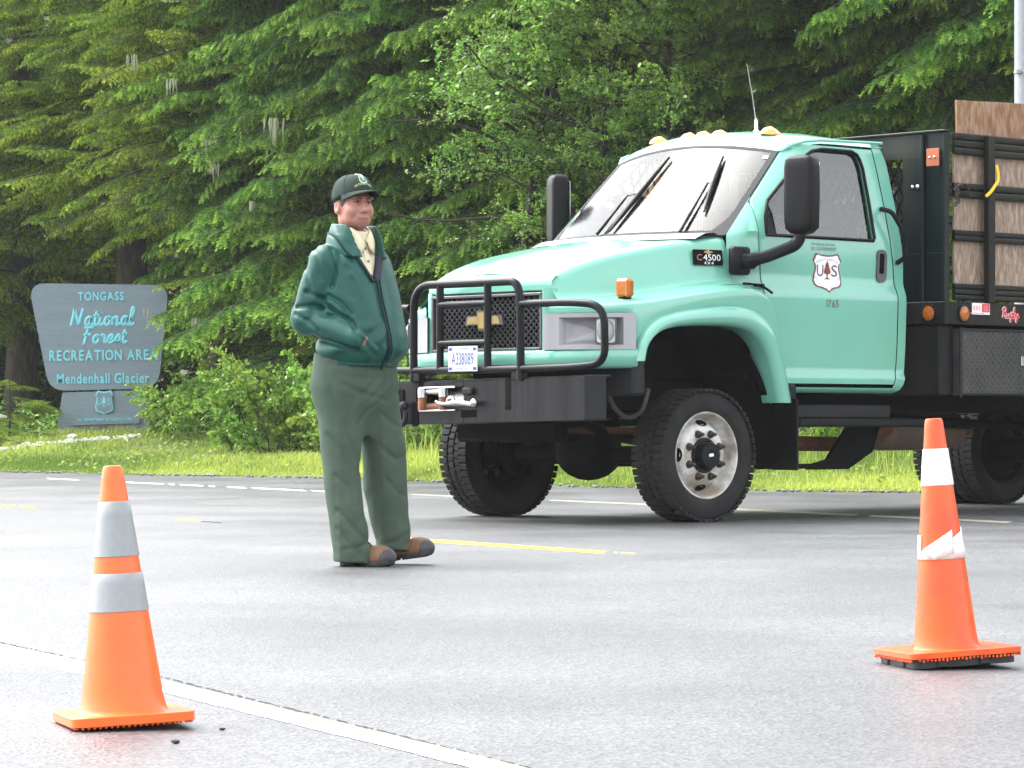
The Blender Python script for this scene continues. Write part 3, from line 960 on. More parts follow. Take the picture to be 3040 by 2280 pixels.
tag(link("grass", me, m_grass), kind="stuff")
# broad weeds in the verge
r = np.random.default_rng(5); n = 2600
x = r.uniform(-9.5, 8, n); d = r.uniform(.1, 4.5, n); y = edge_y(x) + d / .7; z = ground_z(x, y) + r.uniform(.02, .12, n)
a = nrm(np.stack([r.normal(0, 1, n), r.normal(0, 1, n), r.uniform(.1, .9, n)], 1))
nn = nrm(np.stack([r.normal(0, .4, n), r.normal(-.3, .4, n), np.ones(n)], 1))
V, F, T = leaf_cloud(np.stack([x, y, z], 1), nn, a, r.uniform(.04, .09, n), r.uniform(.05, .55, n), r)
tag(link("weeds", raw_mesh("weeds", V, F, {"tip": T}), m_grass), kind="stuff")
# understorey ferns and seedlings on the forest floor, one shaded mass
def understorey():
    r = np.random.default_rng(6); n = 26000
    x = r.uniform(-16, 10, n); d = 4.2 + 8 * r.random(n) ** 1.2; y = edge_y(x) + d / .7
    z = ground_z(x, y) + r.uniform(.0, .42, n) * vnoise(x, y, .7, 15) * 1.6
    k_ = ~((np.abs(x + 6.2) < 1.5) & (y < 49.0)); x, y, z = x[k_], y[k_], z[k_]; n = len(x)
    a = nrm(np.stack([r.normal(0, 1, n), r.normal(0, 1, n), r.uniform(.0, .8, n)], 1))
    nn = nrm(np.stack([r.normal(0, .5, n), r.normal(-.2, .5, n), np.ones(n)], 1))
    return leaf_cloud(np.stack([x, y, z], 1), nn, a, r.uniform(.05, .13, n), np.clip(r.normal(.3, .25, n), 0, 1), r)
V, F, T = understorey()
tag(link("undergrowth", raw_mesh("undergrowth", V, F, {"tip": T}), m_shrub), kind="stuff")

# rocks
m_rock = mat("mossy_rock", (.23, .22, .21), .8, noise=(5, .75, (.38, .37, .36)), noise2=(2.2, .9, (.13, .14, .02), .09), bump=(7, .9, .04))
m_rockp = mat("pale_rock", (.36, .36, .37), .7, noise=(7, .8, (.22, .21, .20)), bump=(9, .7, .03))
def rock(label, x, y, r3, seed, m, group=None, dz=0.):
    b = bmesh.new(); bmesh.ops.create_icosphere(b, subdivisions=3, radius=1)
    V = np.array([v.co[:] for v in b.verts]); F = [tuple(v.index for v in f.verts) for f in b.faces]; b.free()
    q = np.random.default_rng(seed)
    for _ in range(7):                                   # chop facets
        n = nrm(q.normal(0, 1, 3)); c = q.uniform(.62, .88); s = V @ n
        V = V - np.outer(np.maximum(s - c, 0), n)
    V *= np.array(r3)
    mb = MB(); mb.add(V, F); o = mb.build("rock", m, smooth=28)
    o.location = (x, y, float(ground_z(x, y)) + dz); o.rotation_euler = (0, 0, q.uniform(0, 6))
    tag(o, label, "rock", group)
rock("large moss-topped boulder at the left edge beside the young hemlocks", -8.15, 49.9, (.62, .5, .36), 1, m_rock, dz=.12)
rock("white rock at the near end of the rubble below the sign", -7.05, 47.2, (.13, .10, .09), 2, m_rockp, "stones below the sign")
rock("grey rock next to the white one in the sign's rubble", -6.85, 47.35, (.12, .09, .07), 3, m_rock, "stones below the sign")
rock("flat grey rock in front of the sign's left foot", -6.45, 47.5, (.16, .11, .06), 4, m_rockp, "stones below the sign")
rock("grey rock touching the sign's lower left corner", -6.5, 47.95, (.15, .1, .08), 5, m_rockp, "stones below the sign")
mb = MB(); r = np.random.default_rng(9)
for i in range(240):
    t = r.random(); x = -7.6 + 2.1 * t + r.normal(0, .07); y = 46.9 + .75 * t + r.normal(0, .16)
    V, F = pebble_geo(r.uniform(.02, .055), i + 50); mb.add(V, F, rotz(r.uniform(0, 6)), (x, y, float(ground_z(x, y)) + .015))
tag(mb.build("rubble", m_rockp, smooth=0, recalc=False), kind="stuff")
# ------------------------------------------------------------------ forest entrance sign
m_sign = mat("sign_board", (.155, .200, .240), .6, noise=(3, .6, (.19, .24, .28)), noise2=(30, .4, (.115, .15, .185)), bump=(18, .25, .01), stretch=(.25, 1, 3))
m_letter = mat("sign_letters", (.15, .52, .62), .5, noise=(30, .3, (.22, .52, .60)))
def px2s(u, v): return ((u - 225) / 142.86, .66 + (912 - v) / 142.86 - .36)
XZ = np.array([[1., 0, 0], [0, 0, -1.], [0, 1, 0]])        # outline in x/z, extruded towards -y
sign = thing("forest_sign", "large grey-blue wooden forest sign with pale blue lettering, left of the man", "sign", (-6.167, 49.0, .36))
def outline(pts, rad, n=6):
    P = [np.array(px2s(*p)) for p in pts]; N = len(P); out = []
    for i in range(N):
        a, b, c = P[i - 1], P[i], P[(i + 1) % N]
        u = (a - b) / np.linalg.norm(a - b); w = (c - b) / np.linalg.norm(c - b)
        for t in np.linspace(0, 1, n):
            out.append((1 - t) ** 2 * (b + u * rad[i]) + 2 * t * (1 - t) * b + t * t * (b + w * rad[i]))
    return out
mb = MB(); mb.prism(outline([(62, 612), (366, 616), (343, 838), (108, 845)], [.26, .26, .25, .25]), .16, XZ, (0, .08, 0)); mb.build("panel", m_sign, sign, smooth=30)
mb = MB(); mb.prism(outline([(136, 848), (315, 843), (331, 962), (118, 970)], [.02] * 4, 2), .20, XZ, (0, .12, 0)); mb.build("pedestal", m_sign, sign, smooth=0)
mb = MB(); mb.prism(outline([(150, 898), (307, 894), (302, 914), (156, 919)], [.01] * 4, 2), .06, XZ, (0, -.08, 0)); mb.build("ledge", m_sign, sign, smooth=0)
def smap(u, v, rot=-.012, y=-.081):
    cx, cz = px2s(u, v)
    return lambda P: np.stack([cx + P[:, 0] - rot * 0 * P[:, 1], np.full(len(P), y) - P[:, 2], cz + P[:, 1] - rot * P[:, 0]], 1)
k = 1 / 142.86
for s, u, v, w, h, b in (("TONGASS", 219, 640, 99, 18, 0), ("RECREATION AREA", 225, 767, 234, 22, 0), ("Mendenhall Glacier", 224, 817, 199, 21, 0)):
    mb = MB(); text(mb, s, w * k, h * k, smap(u, v), .13, ext=.012); mb.build("lettering", m_letter, sign, smooth=0)
mb = MB(); text(mb, "U.S. DEPARTMENT OF AGRICULTURE", 118 * k, 6 * k, smap(229, 906, y=-.142), .12, ext=.004); mb.build("ledge_lettering", m_letter, sign, smooth=0)

# brush-script words as rounded strokes: letters given in a unit cell (x right, y up, x-height .5)
SCRIPT = {
 'N': (.78, [[(0, .02), (.05, .5), (.10, 1.0)], [(.10, 1.0), (.28, .5), (.48, .02)], [(.48, .02), (.52, .5), (.62, 1.02)]]),
 'a': (.52, [[(.40, .42), (.28, .52), (.12, .42), (.07, .2), (.17, .03), (.32, .12), (.41, .44)], [(.41, .46), (.38, .2), (.44, .03), (.56, .12)]]),
 't': (.36, [[(.18, .84), (.13, .3), (.17, .05), (.27, .03), (.38, .14)], [(0, .55), (.34, .60)]]),
 'i': (.30, [[(.08, .5), (.06, .2), (.12, .03), (.30, .14)], [(.13, .72), (.15, .75)]]),
 'o': (.48, [[(.24, .5), (.1, .42), (.06, .2), (.18, .03), (.34, .1), (.40, .32), (.30, .5), (.22, .44), (.46, .38)]]),
 'n': (.56, [[(.06, .5), (.07, .03)], [(.07, .25), (.2, .48), (.32, .46), (.35, .25), (.36, .05), (.42, .03), (.56, .14)]]),
 'l': (.34, [[(.05, .25), (.22, .75), (.2, 1.02), (.10, .95), (.08, .4), (.12, .05), (.22, .03), (.34, .14)]]),
 'F': (.66, [[(.05, .98), (.30, .94), (.66, 1.05)], [(.30, .94), (.24, .5), (.16, 0), (.06, .02)], [(.06, .5), (.52, .56)]]),
 'r': (.46, [[(.05, .46), (.15, .54), (.17, .40), (.30, .46), (.30, .2), (.33, .04), (.46, .14)]]),
 'e': (.46, [[(.06, .2), (.26, .27), (.34, .42), (.22, .52), (.08, .36), (.08, .12), (.2, .02), (.46, .16)]]),
 's': (.42, [[(0, .1), (.22, .54), (.34, .25), (.26, .04), (.08, .06), (.2, .04), (.42, .14)]]),
 'R': (.74, [[(.16, .95), (.12, .4), (.05, 0)], [(-.06, .7), (.05, .98), (.35, 1.02), (.55, .85), (.40, .6), (.15, .52)], [(.25, .55), (.45, .2), (.62, .02), (.78, .12)]]),
 'u': (.52, [[(.04, .48), (.04, .18), (.14, .03), (.3, .1), (.38, .46)], [(.38, .46), (.38, .12), (.46, .03), (.54, .12)]]),
 'g': (.50, [[(.40, .42), (.26, .52), (.10, .40), (.08, .18), (.20, .05), (.38, .18)], [(.41, .48), (.38, 0), (.28, -.32), (.12, -.28), (.26, -.06), (.52, .14)]]),
 'b': (.48, [[(.04, .3), (.22, .8), (.2, 1.02), (.10, .9), (.07, .2), (.18, .03), (.34, .12), (.36, .34), (.26, .42), (.48, .40)]]),
 'y': (.50, [[(.04, .48), (.06, .2), (.18, .1), (.36, .3), (.40, .48)], [(.40, .48), (.34, -.05), (.22, -.34), (.08, -.26), (.3, -.02), (.62, .2)]]),
}
def script(mb, word, width, height, fmap, r, shear=.12, thick=.5):
    x = 0; strokes = []
    for ch in word:
        w, st = SCRIPT[ch]
        for q in st: strokes.append(np.array([(p[0] + x + shear * p[1], p[1]) for p in q]))
        x += w
    for q in strokes:
        P = np.zeros((len(q), 3)); P[:, 0] = (q[:, 0] - x / 2) * width / x; P[:, 1] = (q[:, 1] - .42) * height
        P = cr(P, 5) if len(P) > 2 else P
        m2 = MB(); m2.tube(P, r, 6)
        V = np.concatenate(m2.V); V[:, 2] *= thick
        mb.add(fmap(V), m2.F)
mb = MB(); script(mb, "National", 136 * k, 37 * k, smap(223, 688), .0225); mb.build("lettering", m_letter, sign, smooth=60)
mb = MB(); script(mb, "Forest", 97 * k, 35 * k, smap(226, 727), .0225); mb.build("lettering", m_letter, sign, smooth=60)

# service shield: outline with its top corners, waist and pointed foot (unit width)
SH = [(-.36, .66), (-.2, .61), (0, .59), (.2, .61), (.36, .66), (.43, .55), (.5, .40), (.44, .32), (.415, .22), (.42, .10), (.47, -.10), (.50, -.30), (.47, -.44), (.36, -.54), (.2, -.58), (.08, -.62), (0, -.70),
      (-.08, -.62), (-.2, -.58), (-.36, -.54), (-.47, -.44), (-.50, -.30), (-.47, -.10), (-.42, .10), (-.415, .22), (-.44, .32), (-.5, .40), (-.43, .55)]
TREE = [(0, .40), (.03, .27), (.055, .28), (.045, .2), (.08, .21), (.06, .12), (.10, .13), (.08, .04), (.125, .05), (.10, -.03), (.14, -.03), (.02, -.10), (.022, -.2), (.11, -.25), (-.11, -.25), (-.022, -.2), (-.02, -.10), (-.14, -.03), (-.10, -.03), (-.125, .05), (-.08, .04), (-.10, .13), (-.06, .12), (-.08, .21), (-.045, .2), (-.055, .28), (-.03, .27)]
def inset(poly, f): return [(p[0] * f, (p[1] + .02) * f - .02) for p in poly]
def flat(mb, poly, fmap, z, t):
    m2 = MB(); m2.prism(poly, t, z0=z); mb.add(fmap(np.concatenate(m2.V)), m2.F)
def fit(f, s): return lambda P: f(P * np.array([s, s, 1.]))
w = 39 * k
em = MB(); flat(em, SH, fit(smap(227, 869), w), 0, .05); shield = em.build("shield", m_letter, sign, smooth=0)
em = MB(); flat(em, inset(SH, .86), fit(smap(227, 869), w), .05, .006); em.build("shield_field", m_sign, shield, smooth=0)
em = MB(); f0 = smap(227, 869, y=-.139)
flat(em, [(p[0], p[1] * 1.0) for p in TREE], fit(f0, w), 0, .006)
text(em, "U", .22 * w, .38 * w, lambda P: f0(P + np.array([-.26 * w, .04 * w, .002])))
text(em, "S", .22 * w, .38 * w, lambda P: f0(P + np.array([.26 * w, .04 * w, .002])))
em.build("shield_mark", m_letter, shield, smooth=0)

# ------------------------------------------------------------------ grey pole behind the truck bed
m_galv = mat("galvanised_steel", (.24, .255, .275), .55, metal=.2, noise=(6, .5, (.32, .335, .355)), noise2=(25, .3, (.20, .21, .23)))
pole = thing("steel_pole", "thick grey galvanised steel pole rising behind the brown plywood board", "pole", (4.955, 31.2, float(ground_z(4.955, 31.2))))
mb = MB(); mb.lathe([(.0, -.3), (.118, -.3), (.100, 9.5), (.0, 9.5)], n=28); mb.build("shaft", m_galv, pole, smooth=50)
mb = MB(); mb.lathe([(.113, 3.93), (.118, 3.935), (.118, 3.955), (.113, 3.96)], n=28); mb.box((-.085, -.09, 3.945), (.05, .04, .05), .008); mb.build("clamp", m_galv, pole)
mb = MB(); mb.box((0, 0, .02), (.34, .34, .03), .006); mb.build("base_plate", m_galv, pole)

# ------------------------------------------------------------------ traffic cones
def orange(name, c1, c2, dirt):
    return mat(name, c1, .30, noise=(4, .5, c2), noise2=(9, dirt, (.25, .045, .02), .06), spec=.5, bump=(60, .06, .004))
m_or1 = orange("cone_orange_new", (.95, .125, .018), (.97, .165, .018), .10)
m_or2 = orange("cone_orange_old", (.92, .088, .009), (.94, .125, .009), .42)
m_refl = mat("reflective_collar", (.27, .29, .30), .36, noise=(5, .4, (.23, .245, .255)), noise2=(60, .25, (.20, .215, .225)))
m_whit = mat("white_collar", (.80, .79, .74), .42, noise=(7, .3, (.62, .60, .52)), noise2=(14, .5, (.42, .38, .32), .05))
m_tape = mat("white_tape", (.82, .80, .76), .4, noise=(14, .6, (.60, .42, .36), .1))
m_rub = mat("black_rubber", (.014, .014, .015), .6, noise=(12, .5, (.03, .029, .027)))
def cone_base(w, t, corner, z0):
    """rounded-square skirt"""
    out = []
    for a in range(4):
        cx, cy = ((w / 2 - corner) * s for s in ((1, 1), (-1, 1), (-1, -1), (1, -1))[a])
        for q in np.linspace(0, 90, 6):
            an = R(a * 90 + q); out.append((cx + corner * math.cos(an), cy + corner * math.sin(an)))
    return out
def cone(name, label, loc, rz, H, rb, rt, w, base_h, bands, m_or, m_band):
    t = thing(name, label, "traffic cone", loc, rz, "traffic cones on the road")
    def rad(z): return rb + (rt - rb) * (z - base_h) / (H - base_h)
    mb = MB()
    prof = [(rb * 1.10, base_h - .002), (rb * 1.03, base_h + .004), (rb, base_h + .012)] + [(rad(z), z) for z in np.linspace(base_h + .03, H - .012, 26)] + [(rt * .97, H - .004), (rt * .9, H), (rt * .72, H + .001), (rt * .68, H - .006), (rt * .66, H - .05)]
    mb.lathe(prof, n=48); mb.build("cone_body", m_or, t, smooth=50)
    for z0, z1 in bands:
        mb = MB(); mb.lathe([(rad(z0) + .0005, z0), (rad(z0) + .0022, z0 + .0015)] + [(rad(z) + .0022, z) for z in np.linspace(z0, z1, 5)[1:-1]] + [(rad(z1) + .0022, z1 - .0015), (rad(z1) + .0005, z1)], n=48)
        mb.build("reflective_band", m_band, t, smooth=50)
    return t, rad
# left: newer cone with two grey reflective collars
cl, rad = cone("traffic_cone", "left orange cone with two clean grey reflective bands", (-.845, 7.06, 0), R(18), .561, .0935, .0215, .27, .026, [(.245, .328), (.364, .484)], m_or1, m_refl)
mb = MB(); mb.prism(cone_base(.270, 0, .03, 0), .020, z0=.008)
o = mb.build("base", m_or1, cl, smooth=30); bv = o.modifiers.new("bevel", 'BEVEL'); bv.width = .006; bv.segments = 3
mb = MB()
for i in range(-9, 10):
    for s in (-1, 1):
        mb.box((i * .0125, s * .124, .006), (.005, .010, .006), .001); mb.box((s * .124, i * .0125, .006), (.010, .005, .006), .001)
mb.box((0, 0, .0055), (.20, .20, .005), .001)
mb.build("base_ribs", m_or1, cl, smooth=0)
# right: older, scuffed cone on a black rubber foot, its lower band torn
cr2, rad2 = cone("traffic_cone", "right orange cone, scuffed, with white bands and torn tape", (1.181, 8.80, 0), R(14), .664, .088, .024, .34, .040, [(.483, .583)], m_or2, m_whit)
P = cone_base(.318, 0, .026, 0)
mb = MB(); mb.prism(P, .016, z0=.028)
o = mb.build("base", m_or2, cr2, smooth=30); bv = o.modifiers.new("bevel", 'BEVEL'); bv.width = .005; bv.segments = 3
mb = MB(); r = np.random.default_rng(3)
for q in range(4):                                   # ragged burr under the rim
    a, b = [np.array([(w_, h_)[0], (w_, h_)[1]]) for w_, h_ in ((-.137, -.155), (.137, -.155))]
    for i in range(26):
        p = a + (b - a) * i / 25; M = rotz(q * math.pi / 2)
        mb.box((M @ np.array([p[0], p[1], .026 - r.random() * .004])), (.006, .005, .005 + .005 * r.random()), .001, M)
mb.build("base_burr", m_or2, cr2, smooth=0)
mb = MB(); mb.prism(cone_base(.290, 0, .03, 0), .026, z0=.002)
for i in range(4):
    M = rotz(i * math.pi / 2); mb.box(M @ np.array([.145, .05, .018]), (.012, .03, .03), .003, M); mb.box(M @ np.array([.145, -.07, .018]), (.012, .03, .03), .003, M)
mb.build("rubber_foot", m_rub, cr2, smooth=30)
# torn lower band: a collar whose upper edge slants, and a loose flap
def wrap(z_lo, z_hi, a0, a1, off, n=40):
    G = np.zeros((n + 1, 4, 3))
    for i in range(n + 1):
        a = a0 + (a1 - a0) * i / n; t = i / n
        for j in range(4):
            z = z_lo(t) + (z_hi(t) - z_lo(t)) * j / 3
            rr = rad2(z) + off + .0012 * math.sin(a * 9 + z * 60)
            G[i, j] = (rr * math.cos(a), rr * math.sin(a), z)
    return G
a_c = math.atan2(-8.8, -1.183) - R(14)               # towards the camera, in the cone's own frame
mb = MB()
mb.grid(wrap(lambda t: .285, lambda t: .297 + .072 * t, a_c - 1.05, a_c + 1.6, .003))
mb.grid(wrap(lambda t: .285, lambda t: .368 - .012 * t, a_c + 1.6, a_c + 4.2, .0032))
mb.grid(wrap(lambda t: .285, lambda t: .350, a_c + 4.2, a_c - 1.05 + 2 * math.pi, .003))
mb.build("torn_band", m_tape, cr2, smooth=60, solid=.0012)
mb = MB()
mb.grid(wrap(lambda t: .300 - .03 * t * (t < .45) - .03 * (1 - t) * (t >= .45), lambda t: .306 + .058 * t, a_c - .95, a_c + .55, .007, 24))
mb.build("tape_flap", m_tape, cr2, smooth=60, solid=.001)

# both cones stand on the road's camber and lean a little towards the left
for t, lean, lift in ((cl, 2.6, .004), (cr2, 3.1, .006)):
    rz = t.rotation_euler.z
    t.rotation_euler = (Matrix.Rotation(R(-lean), 3, 'Y') @ Matrix.Rotation(rz, 3, 'Z')).to_euler()
    t.location.z += lift
# ------------------------------------------------------------------ the truck (local axes: x forward, y to the driver's side, z up)
m_mint = mat("mint_paint", (.155, .43, .335), .16, noise=(2.2, .3, (.17, .48, .365)), noise2=(1.3, .22, (.16, .30, .22), .16), coat=.3, bump=(160, .02, .002))
m_gap = mat("panel_gap", (.003, .004, .004), .9, spec=.05)
m_black = mat("black_paint", (.0045, .005, .0062), .32, spec=.16, noise=(8, .4, (.008, .0085, .010)), bump=(40, .08, .004))
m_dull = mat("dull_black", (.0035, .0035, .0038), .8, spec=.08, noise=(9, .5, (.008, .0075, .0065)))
m_dirty = mat("dirty_black_steel", (.0065, .007, .0082), .48, spec=.16, noise=(5, .6, (.014, .0135, .012)), noise2=(2.0, .45, (.030, .026, .018), .12), stretch=(1, 1, .22), bump=(30, .2, .01))
m_plast = mat("dark_grey_plastic", (.016, .0165, .019), .6, spec=.2, bump=(200, .15, .002))
m_mir = mat("black_plastic", (.0050, .0050, .0056), .42, spec=.15, bump=(220, .12, .002))
m_silver = mat("silver_plastic", (.33, .33, .35), .38, metal=.35, noise=(60, .15, (.33, .33, .35)))
m_bezdark = mat("grey_plastic", (.07, .07, .074), .45)
m_amber = mat("amber_lens", (.44, .115, .003), .25, coat=.2, noise=(40, .5, (.22, .045, .001)))
m_amberp = mat("pale_amber_lens", (.85, .36, .08), .2, coat=1.)
m_rust = mat("rusty_steel", (.13, .040, .016), .75, noise=(9, .7, (.24, .085, .03)), noise2=(25, .5, (.10, .045, .025)), bump=(40, .4, .006))
m_chrome = mat("bare_steel", (.55, .55, .56), .25, metal=1.)
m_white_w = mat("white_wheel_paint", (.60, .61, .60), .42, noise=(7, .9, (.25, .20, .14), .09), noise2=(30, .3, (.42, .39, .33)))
m_tyre = mat("tyre_rubber", (.017, .017, .0175), .75, spec=.12, noise=(7, .6, (.032, .031, .030)), bump=(70, .15, .004))
m_hub = mat("hub_black", (.006, .006, .007), .45, spec=.2, noise=(14, .6, (.035, .022, .012)))
m_nut = mat("dirty_nut", (.030, .023, .020), .65, noise=(30, .6, (.06, .036, .026)))
m_glass = glass_mat("tinted_glass", (.42, .47, .46), .03, 2.0)
m_wind = glass_mat("windscreen_glass", (.62, .68, .67), .16, 1.45)
m_lamp = glass_mat("lamp_glass", (.85, .86, .85), .05, 1.6)
m_gold = mat("gold_emblem", (.36, .26, .075), .5, noise=(14, .7, (.14, .10, .03)))
m_platew = mat("plate_white", (.50, .52, .55), .6, spec=.12, noise=(40, .2, (.65, .68, .72)))
m_blue = mat("plate_blue", (.03, .05, .22), .5)
m_maroon = mat("decal_brown", (.16, .045, .035), .5)
m_dwhite = mat("decal_white", (.80, .80, .80), .45)
m_dgrey = mat("decal_grey", (.40, .38, .37), .5)
m_brownt = mat("stencil_brown", (.13, .10, .07), .55)
m_red = mat("red_decal", (.62, .035, .05), .45)
m_seat = mat("seat_cloth", (.045, .046, .05), .85)

TR = thing("stake_truck", "mint green stake-bed truck parked across the road behind the man", "truck", (.56, 22.18, 0), R(223))
def P_(name, mb, m, parent=None, **k): return mb.build(name, m, parent or TR, **k)
I3 = np.eye(3)

# --- bonnet: lofted skin between the shoulder lines, closed by a front lip round the grille
XS = np.array([-.62, -.4, 0, .5, .8, .93, 1.0])
YS = np.array([.90, .855, .765, .70, .64, .605, .585])
ZS = np.array([1.93, 1.915, 1.87, 1.78, 1.69, 1.63, 1.585])
XH = np.array([-.66, -.35, 0, .4, .9, 1.0]); ZH = np.array([1.57, 1.60, 1.56, 1.50, 1.45, 1.44])
def ysh(x): return np.interp(x, XS, YS)
def zsh(x): return np.interp(x, XS, ZS)
def zshelf(x): return np.interp(x, XH, ZH)
def hood_section(x, drop=0., side=True):
    ys, zs = ysh(x), zsh(x) - drop
    half = []
    for f in (0, .25, .5, .72, .86): half.append((ys * f, zs + .045 * (1 - (f / .9) ** 2) - (.012 if .3 < f < .8 else 0)))
    half += [(ys - .045, zs - .006), (ys - .012, zs - .022), (ys + .004, zs - .06)]
    zb = zshelf(x)
    if side: half += [(ys + .018, zs * .5 + zb * .5), (ys + .035, zb + .05), (ys + .07, zb + .006), (ys + .14, zb - .01)]
    return [(x, -y, z) for y, z in half[:0:-1]] + [(x, y, z) for y, z in half]
st = [-.40, -.3, -.15, 0, .2, .4, .6, .75, .86, .94, .975]
G = [hood_section(x) for x in st]
mb = MB(); mb.grid(G)
hood = P_("hood", mb, m_mint, smooth=180, sub=1)
# front lip: rounded from the bonnet edge down to the grille opening, with the two cheeks beside it
mb = MB()
row = lambda x, z, w, n=13: [(x - .05 * (y / w) ** 2 * (abs(y) > .4), y, z) for y in np.linspace(-w, w, n)]
def lipsec(x, z, w): return [(x - .035 * (abs(y) / w) ** 4, y, z) for y in np.linspace(-w, w, 15)]
ctop = [(x_, z_) for x_, z_ in ((.945, 1.622), (.980, 1.610), (1.003, 1.588), (1.010, 1.555), (1.008, 1.522), (.985, 1.512))]
mb.grid([[(x - .035 * abs(y / .6) ** 4, y, z + (.030, .024, .014, .006, 0, 0)[i] * (1 - (y / .6) ** 2)) for y in np.linspace(-.6, .6, 15)] for i, (x, z) in enumerate(ctop)])
for s in (1, -1):
    mb.grid([[(x, s * y, z) for z in np.linspace(1.12, 1.53, 6)] for x, y in ((.985, .535), (1.004, .542), (1.000, .575), (.985, .598), (.95, .632))])
P_("hood_lip", mb, m_mint, hood, smooth=60)
mb = MB()                                            # green strip under the grille and lamps
vp = [(.655, 1.072), (.70, 1.052), (.80, .985), (.90, .875), (.97, .73), (1.005, .60)]
path = [(x, y) for x, y in vp] + [(1.012, .3), (1.014, 0)]
path = path + [(x, -y) for x, y in path[-2::-1]]
prof = [(-.03, 1.135), (0, 1.128), (.012, 1.112), (.012, 1.068), (.004, 1.02), (-.02, 1.0), (-.05, 1.0)]
Gp = []
for i, (x, y) in enumerate(path):
    a, b = np.array(path[max(i - 1, 0)]), np.array(path[min(i + 1, len(path) - 1)]); t = (b - a) / np.linalg.norm(b - a); n = np.array([t[1], -t[0]])
    if n[0] < 0: n = -n
    Gp.append([(x + n[0] * o, y + n[1] * o, z + (.02 * max(0, abs(y) - .6))) for o, z in prof])
mb.grid(Gp); P_("lower_panel", mb, m_mint, smooth=50)

# --- fenders
PL = [(1.0, .60), (.97, .73), (.90, .87), (.80, .975), (.72, 1.03), (.665, 1.055), (.655, 1.058), (.60, 1.065), (.46, 1.07), (.15, 1.072), (-.1, 1.072), (-.29, 1.07), (-.45, 1.065), (-.56, 1.06), (-.66, 1.055), (-.74, 1.05), (-.80, 1.045)]
ZB = [1.368] * 6 + [1.07, 1.18, 1.31, 1.385, 1.42, 1.42, 1.385, 1.33, 1.24, 1.02, .80]
ZR = [1.405, 1.41, 1.415, 1.42, 1.43, 1.435, 1.436, 1.44, 1.455, 1.50, 1.53, 1.55, 1.555, 1.535, 1.475, 1.30, 1.02]
def fender(s):
    mb = MB(); G = []
    for (x, y), zb, zr in zip(PL, ZB, ZR):
        xi = min(x - .01, .955) if x > .5 else x
        yi = ysh(xi) + .06; zi = zshelf(xi)
        if x < -.5: zi = zr + (1.585 - zr) * .25; yi = .99
        col = [(x, y - .012, zb), (x, y, zb + .25 * (zr - zb)), (x, y, zb + .7 * (zr - zb))]
        for f, g in ((.02, .93), (.10, 1.0), (.28, 1.02)):
            col.append((x + (xi - x) * f, y + (yi - y) * f, zb + (zr - zb) * .7 + (zr + (zi - zr) * f - zb - (zr - zb) * .7) * g))
        col += [(x + (xi - x) * .6, y + (yi - y) * .6, zr + (zi - zr) * .6 + .012), (xi, yi, zi), (xi, yi - .03, zi + .012)]
        G.append([(p[0], s * p[1], p[2]) for p in col])
    mb.grid(G)
    o = P_("fender", mb, m_mint, smooth=180, sub=1)
    # wheel-arch flare: rounded lip between the arch opening and the outer ridge
    A = cr([(.635, 1.055), (.60, 1.15), (.51, 1.225), (.35, 1.275), (.05, 1.295), (-.24, 1.29), (-.42, 1.245), (-.54, 1.13), (-.605, .97), (-.655, .79)], 4)
    B = cr([(.672, 1.055), (.64, 1.20), (.52, 1.315), (.34, 1.375), (.05, 1.415), (-.28, 1.435), (-.50, 1.39), (-.655, 1.26), (-.745, 1.02), (-.805, .79)], 4)
    mb = MB(); G = []
    for a, b in zip(A, B):
        c = lambda f: (a[0] + (b[0] - a[0]) * f, a[1] + (b[1] - a[1]) * f)
        q = [(0, .96), (0, 1.085), (.06, 1.105), (.22, 1.128), (.5, 1.132), (.78, 1.118), (.93, 1.09), (1.0, 1.062), (1.01, 1.02)]
        G.append([(c(f)[0], s * y, c(f)[1]) for f, y in q])
    mb.grid(G)
    for e in (0, -1):                                # close the lower ends
        mb.add(G[e], [tuple(range(len(G[e])))])
    P_("flare", mb, m_mint, o, smooth=50)
    return o
fender(1); fender(-1)
for s in (1, -1):                                    # black liner inside the wheel arch
    mb = MB(); mb.lathe([(.72, .50), (.86, .52), (.865, .98), (.80, 1.04)], (-.03, 0, .46), (0, s, 0), 20, math.pi * 0, math.pi * 1)
    V = np.concatenate(mb.V)
    x0 = V - np.array([-.03, 0, .46])
    mb2 = MB(); G = []
    for a in np.linspace(.70, math.pi + .12, 24):
        G.append([(-.01 + rr * math.cos(a) * .84, s * y, .47 + rr * math.sin(a)) for rr, y in ((.30, .40), (.83, .44), (.84, 1.02))])
    mb2.grid(G); P_("arch_liner", mb2, m_dull, smooth=60)

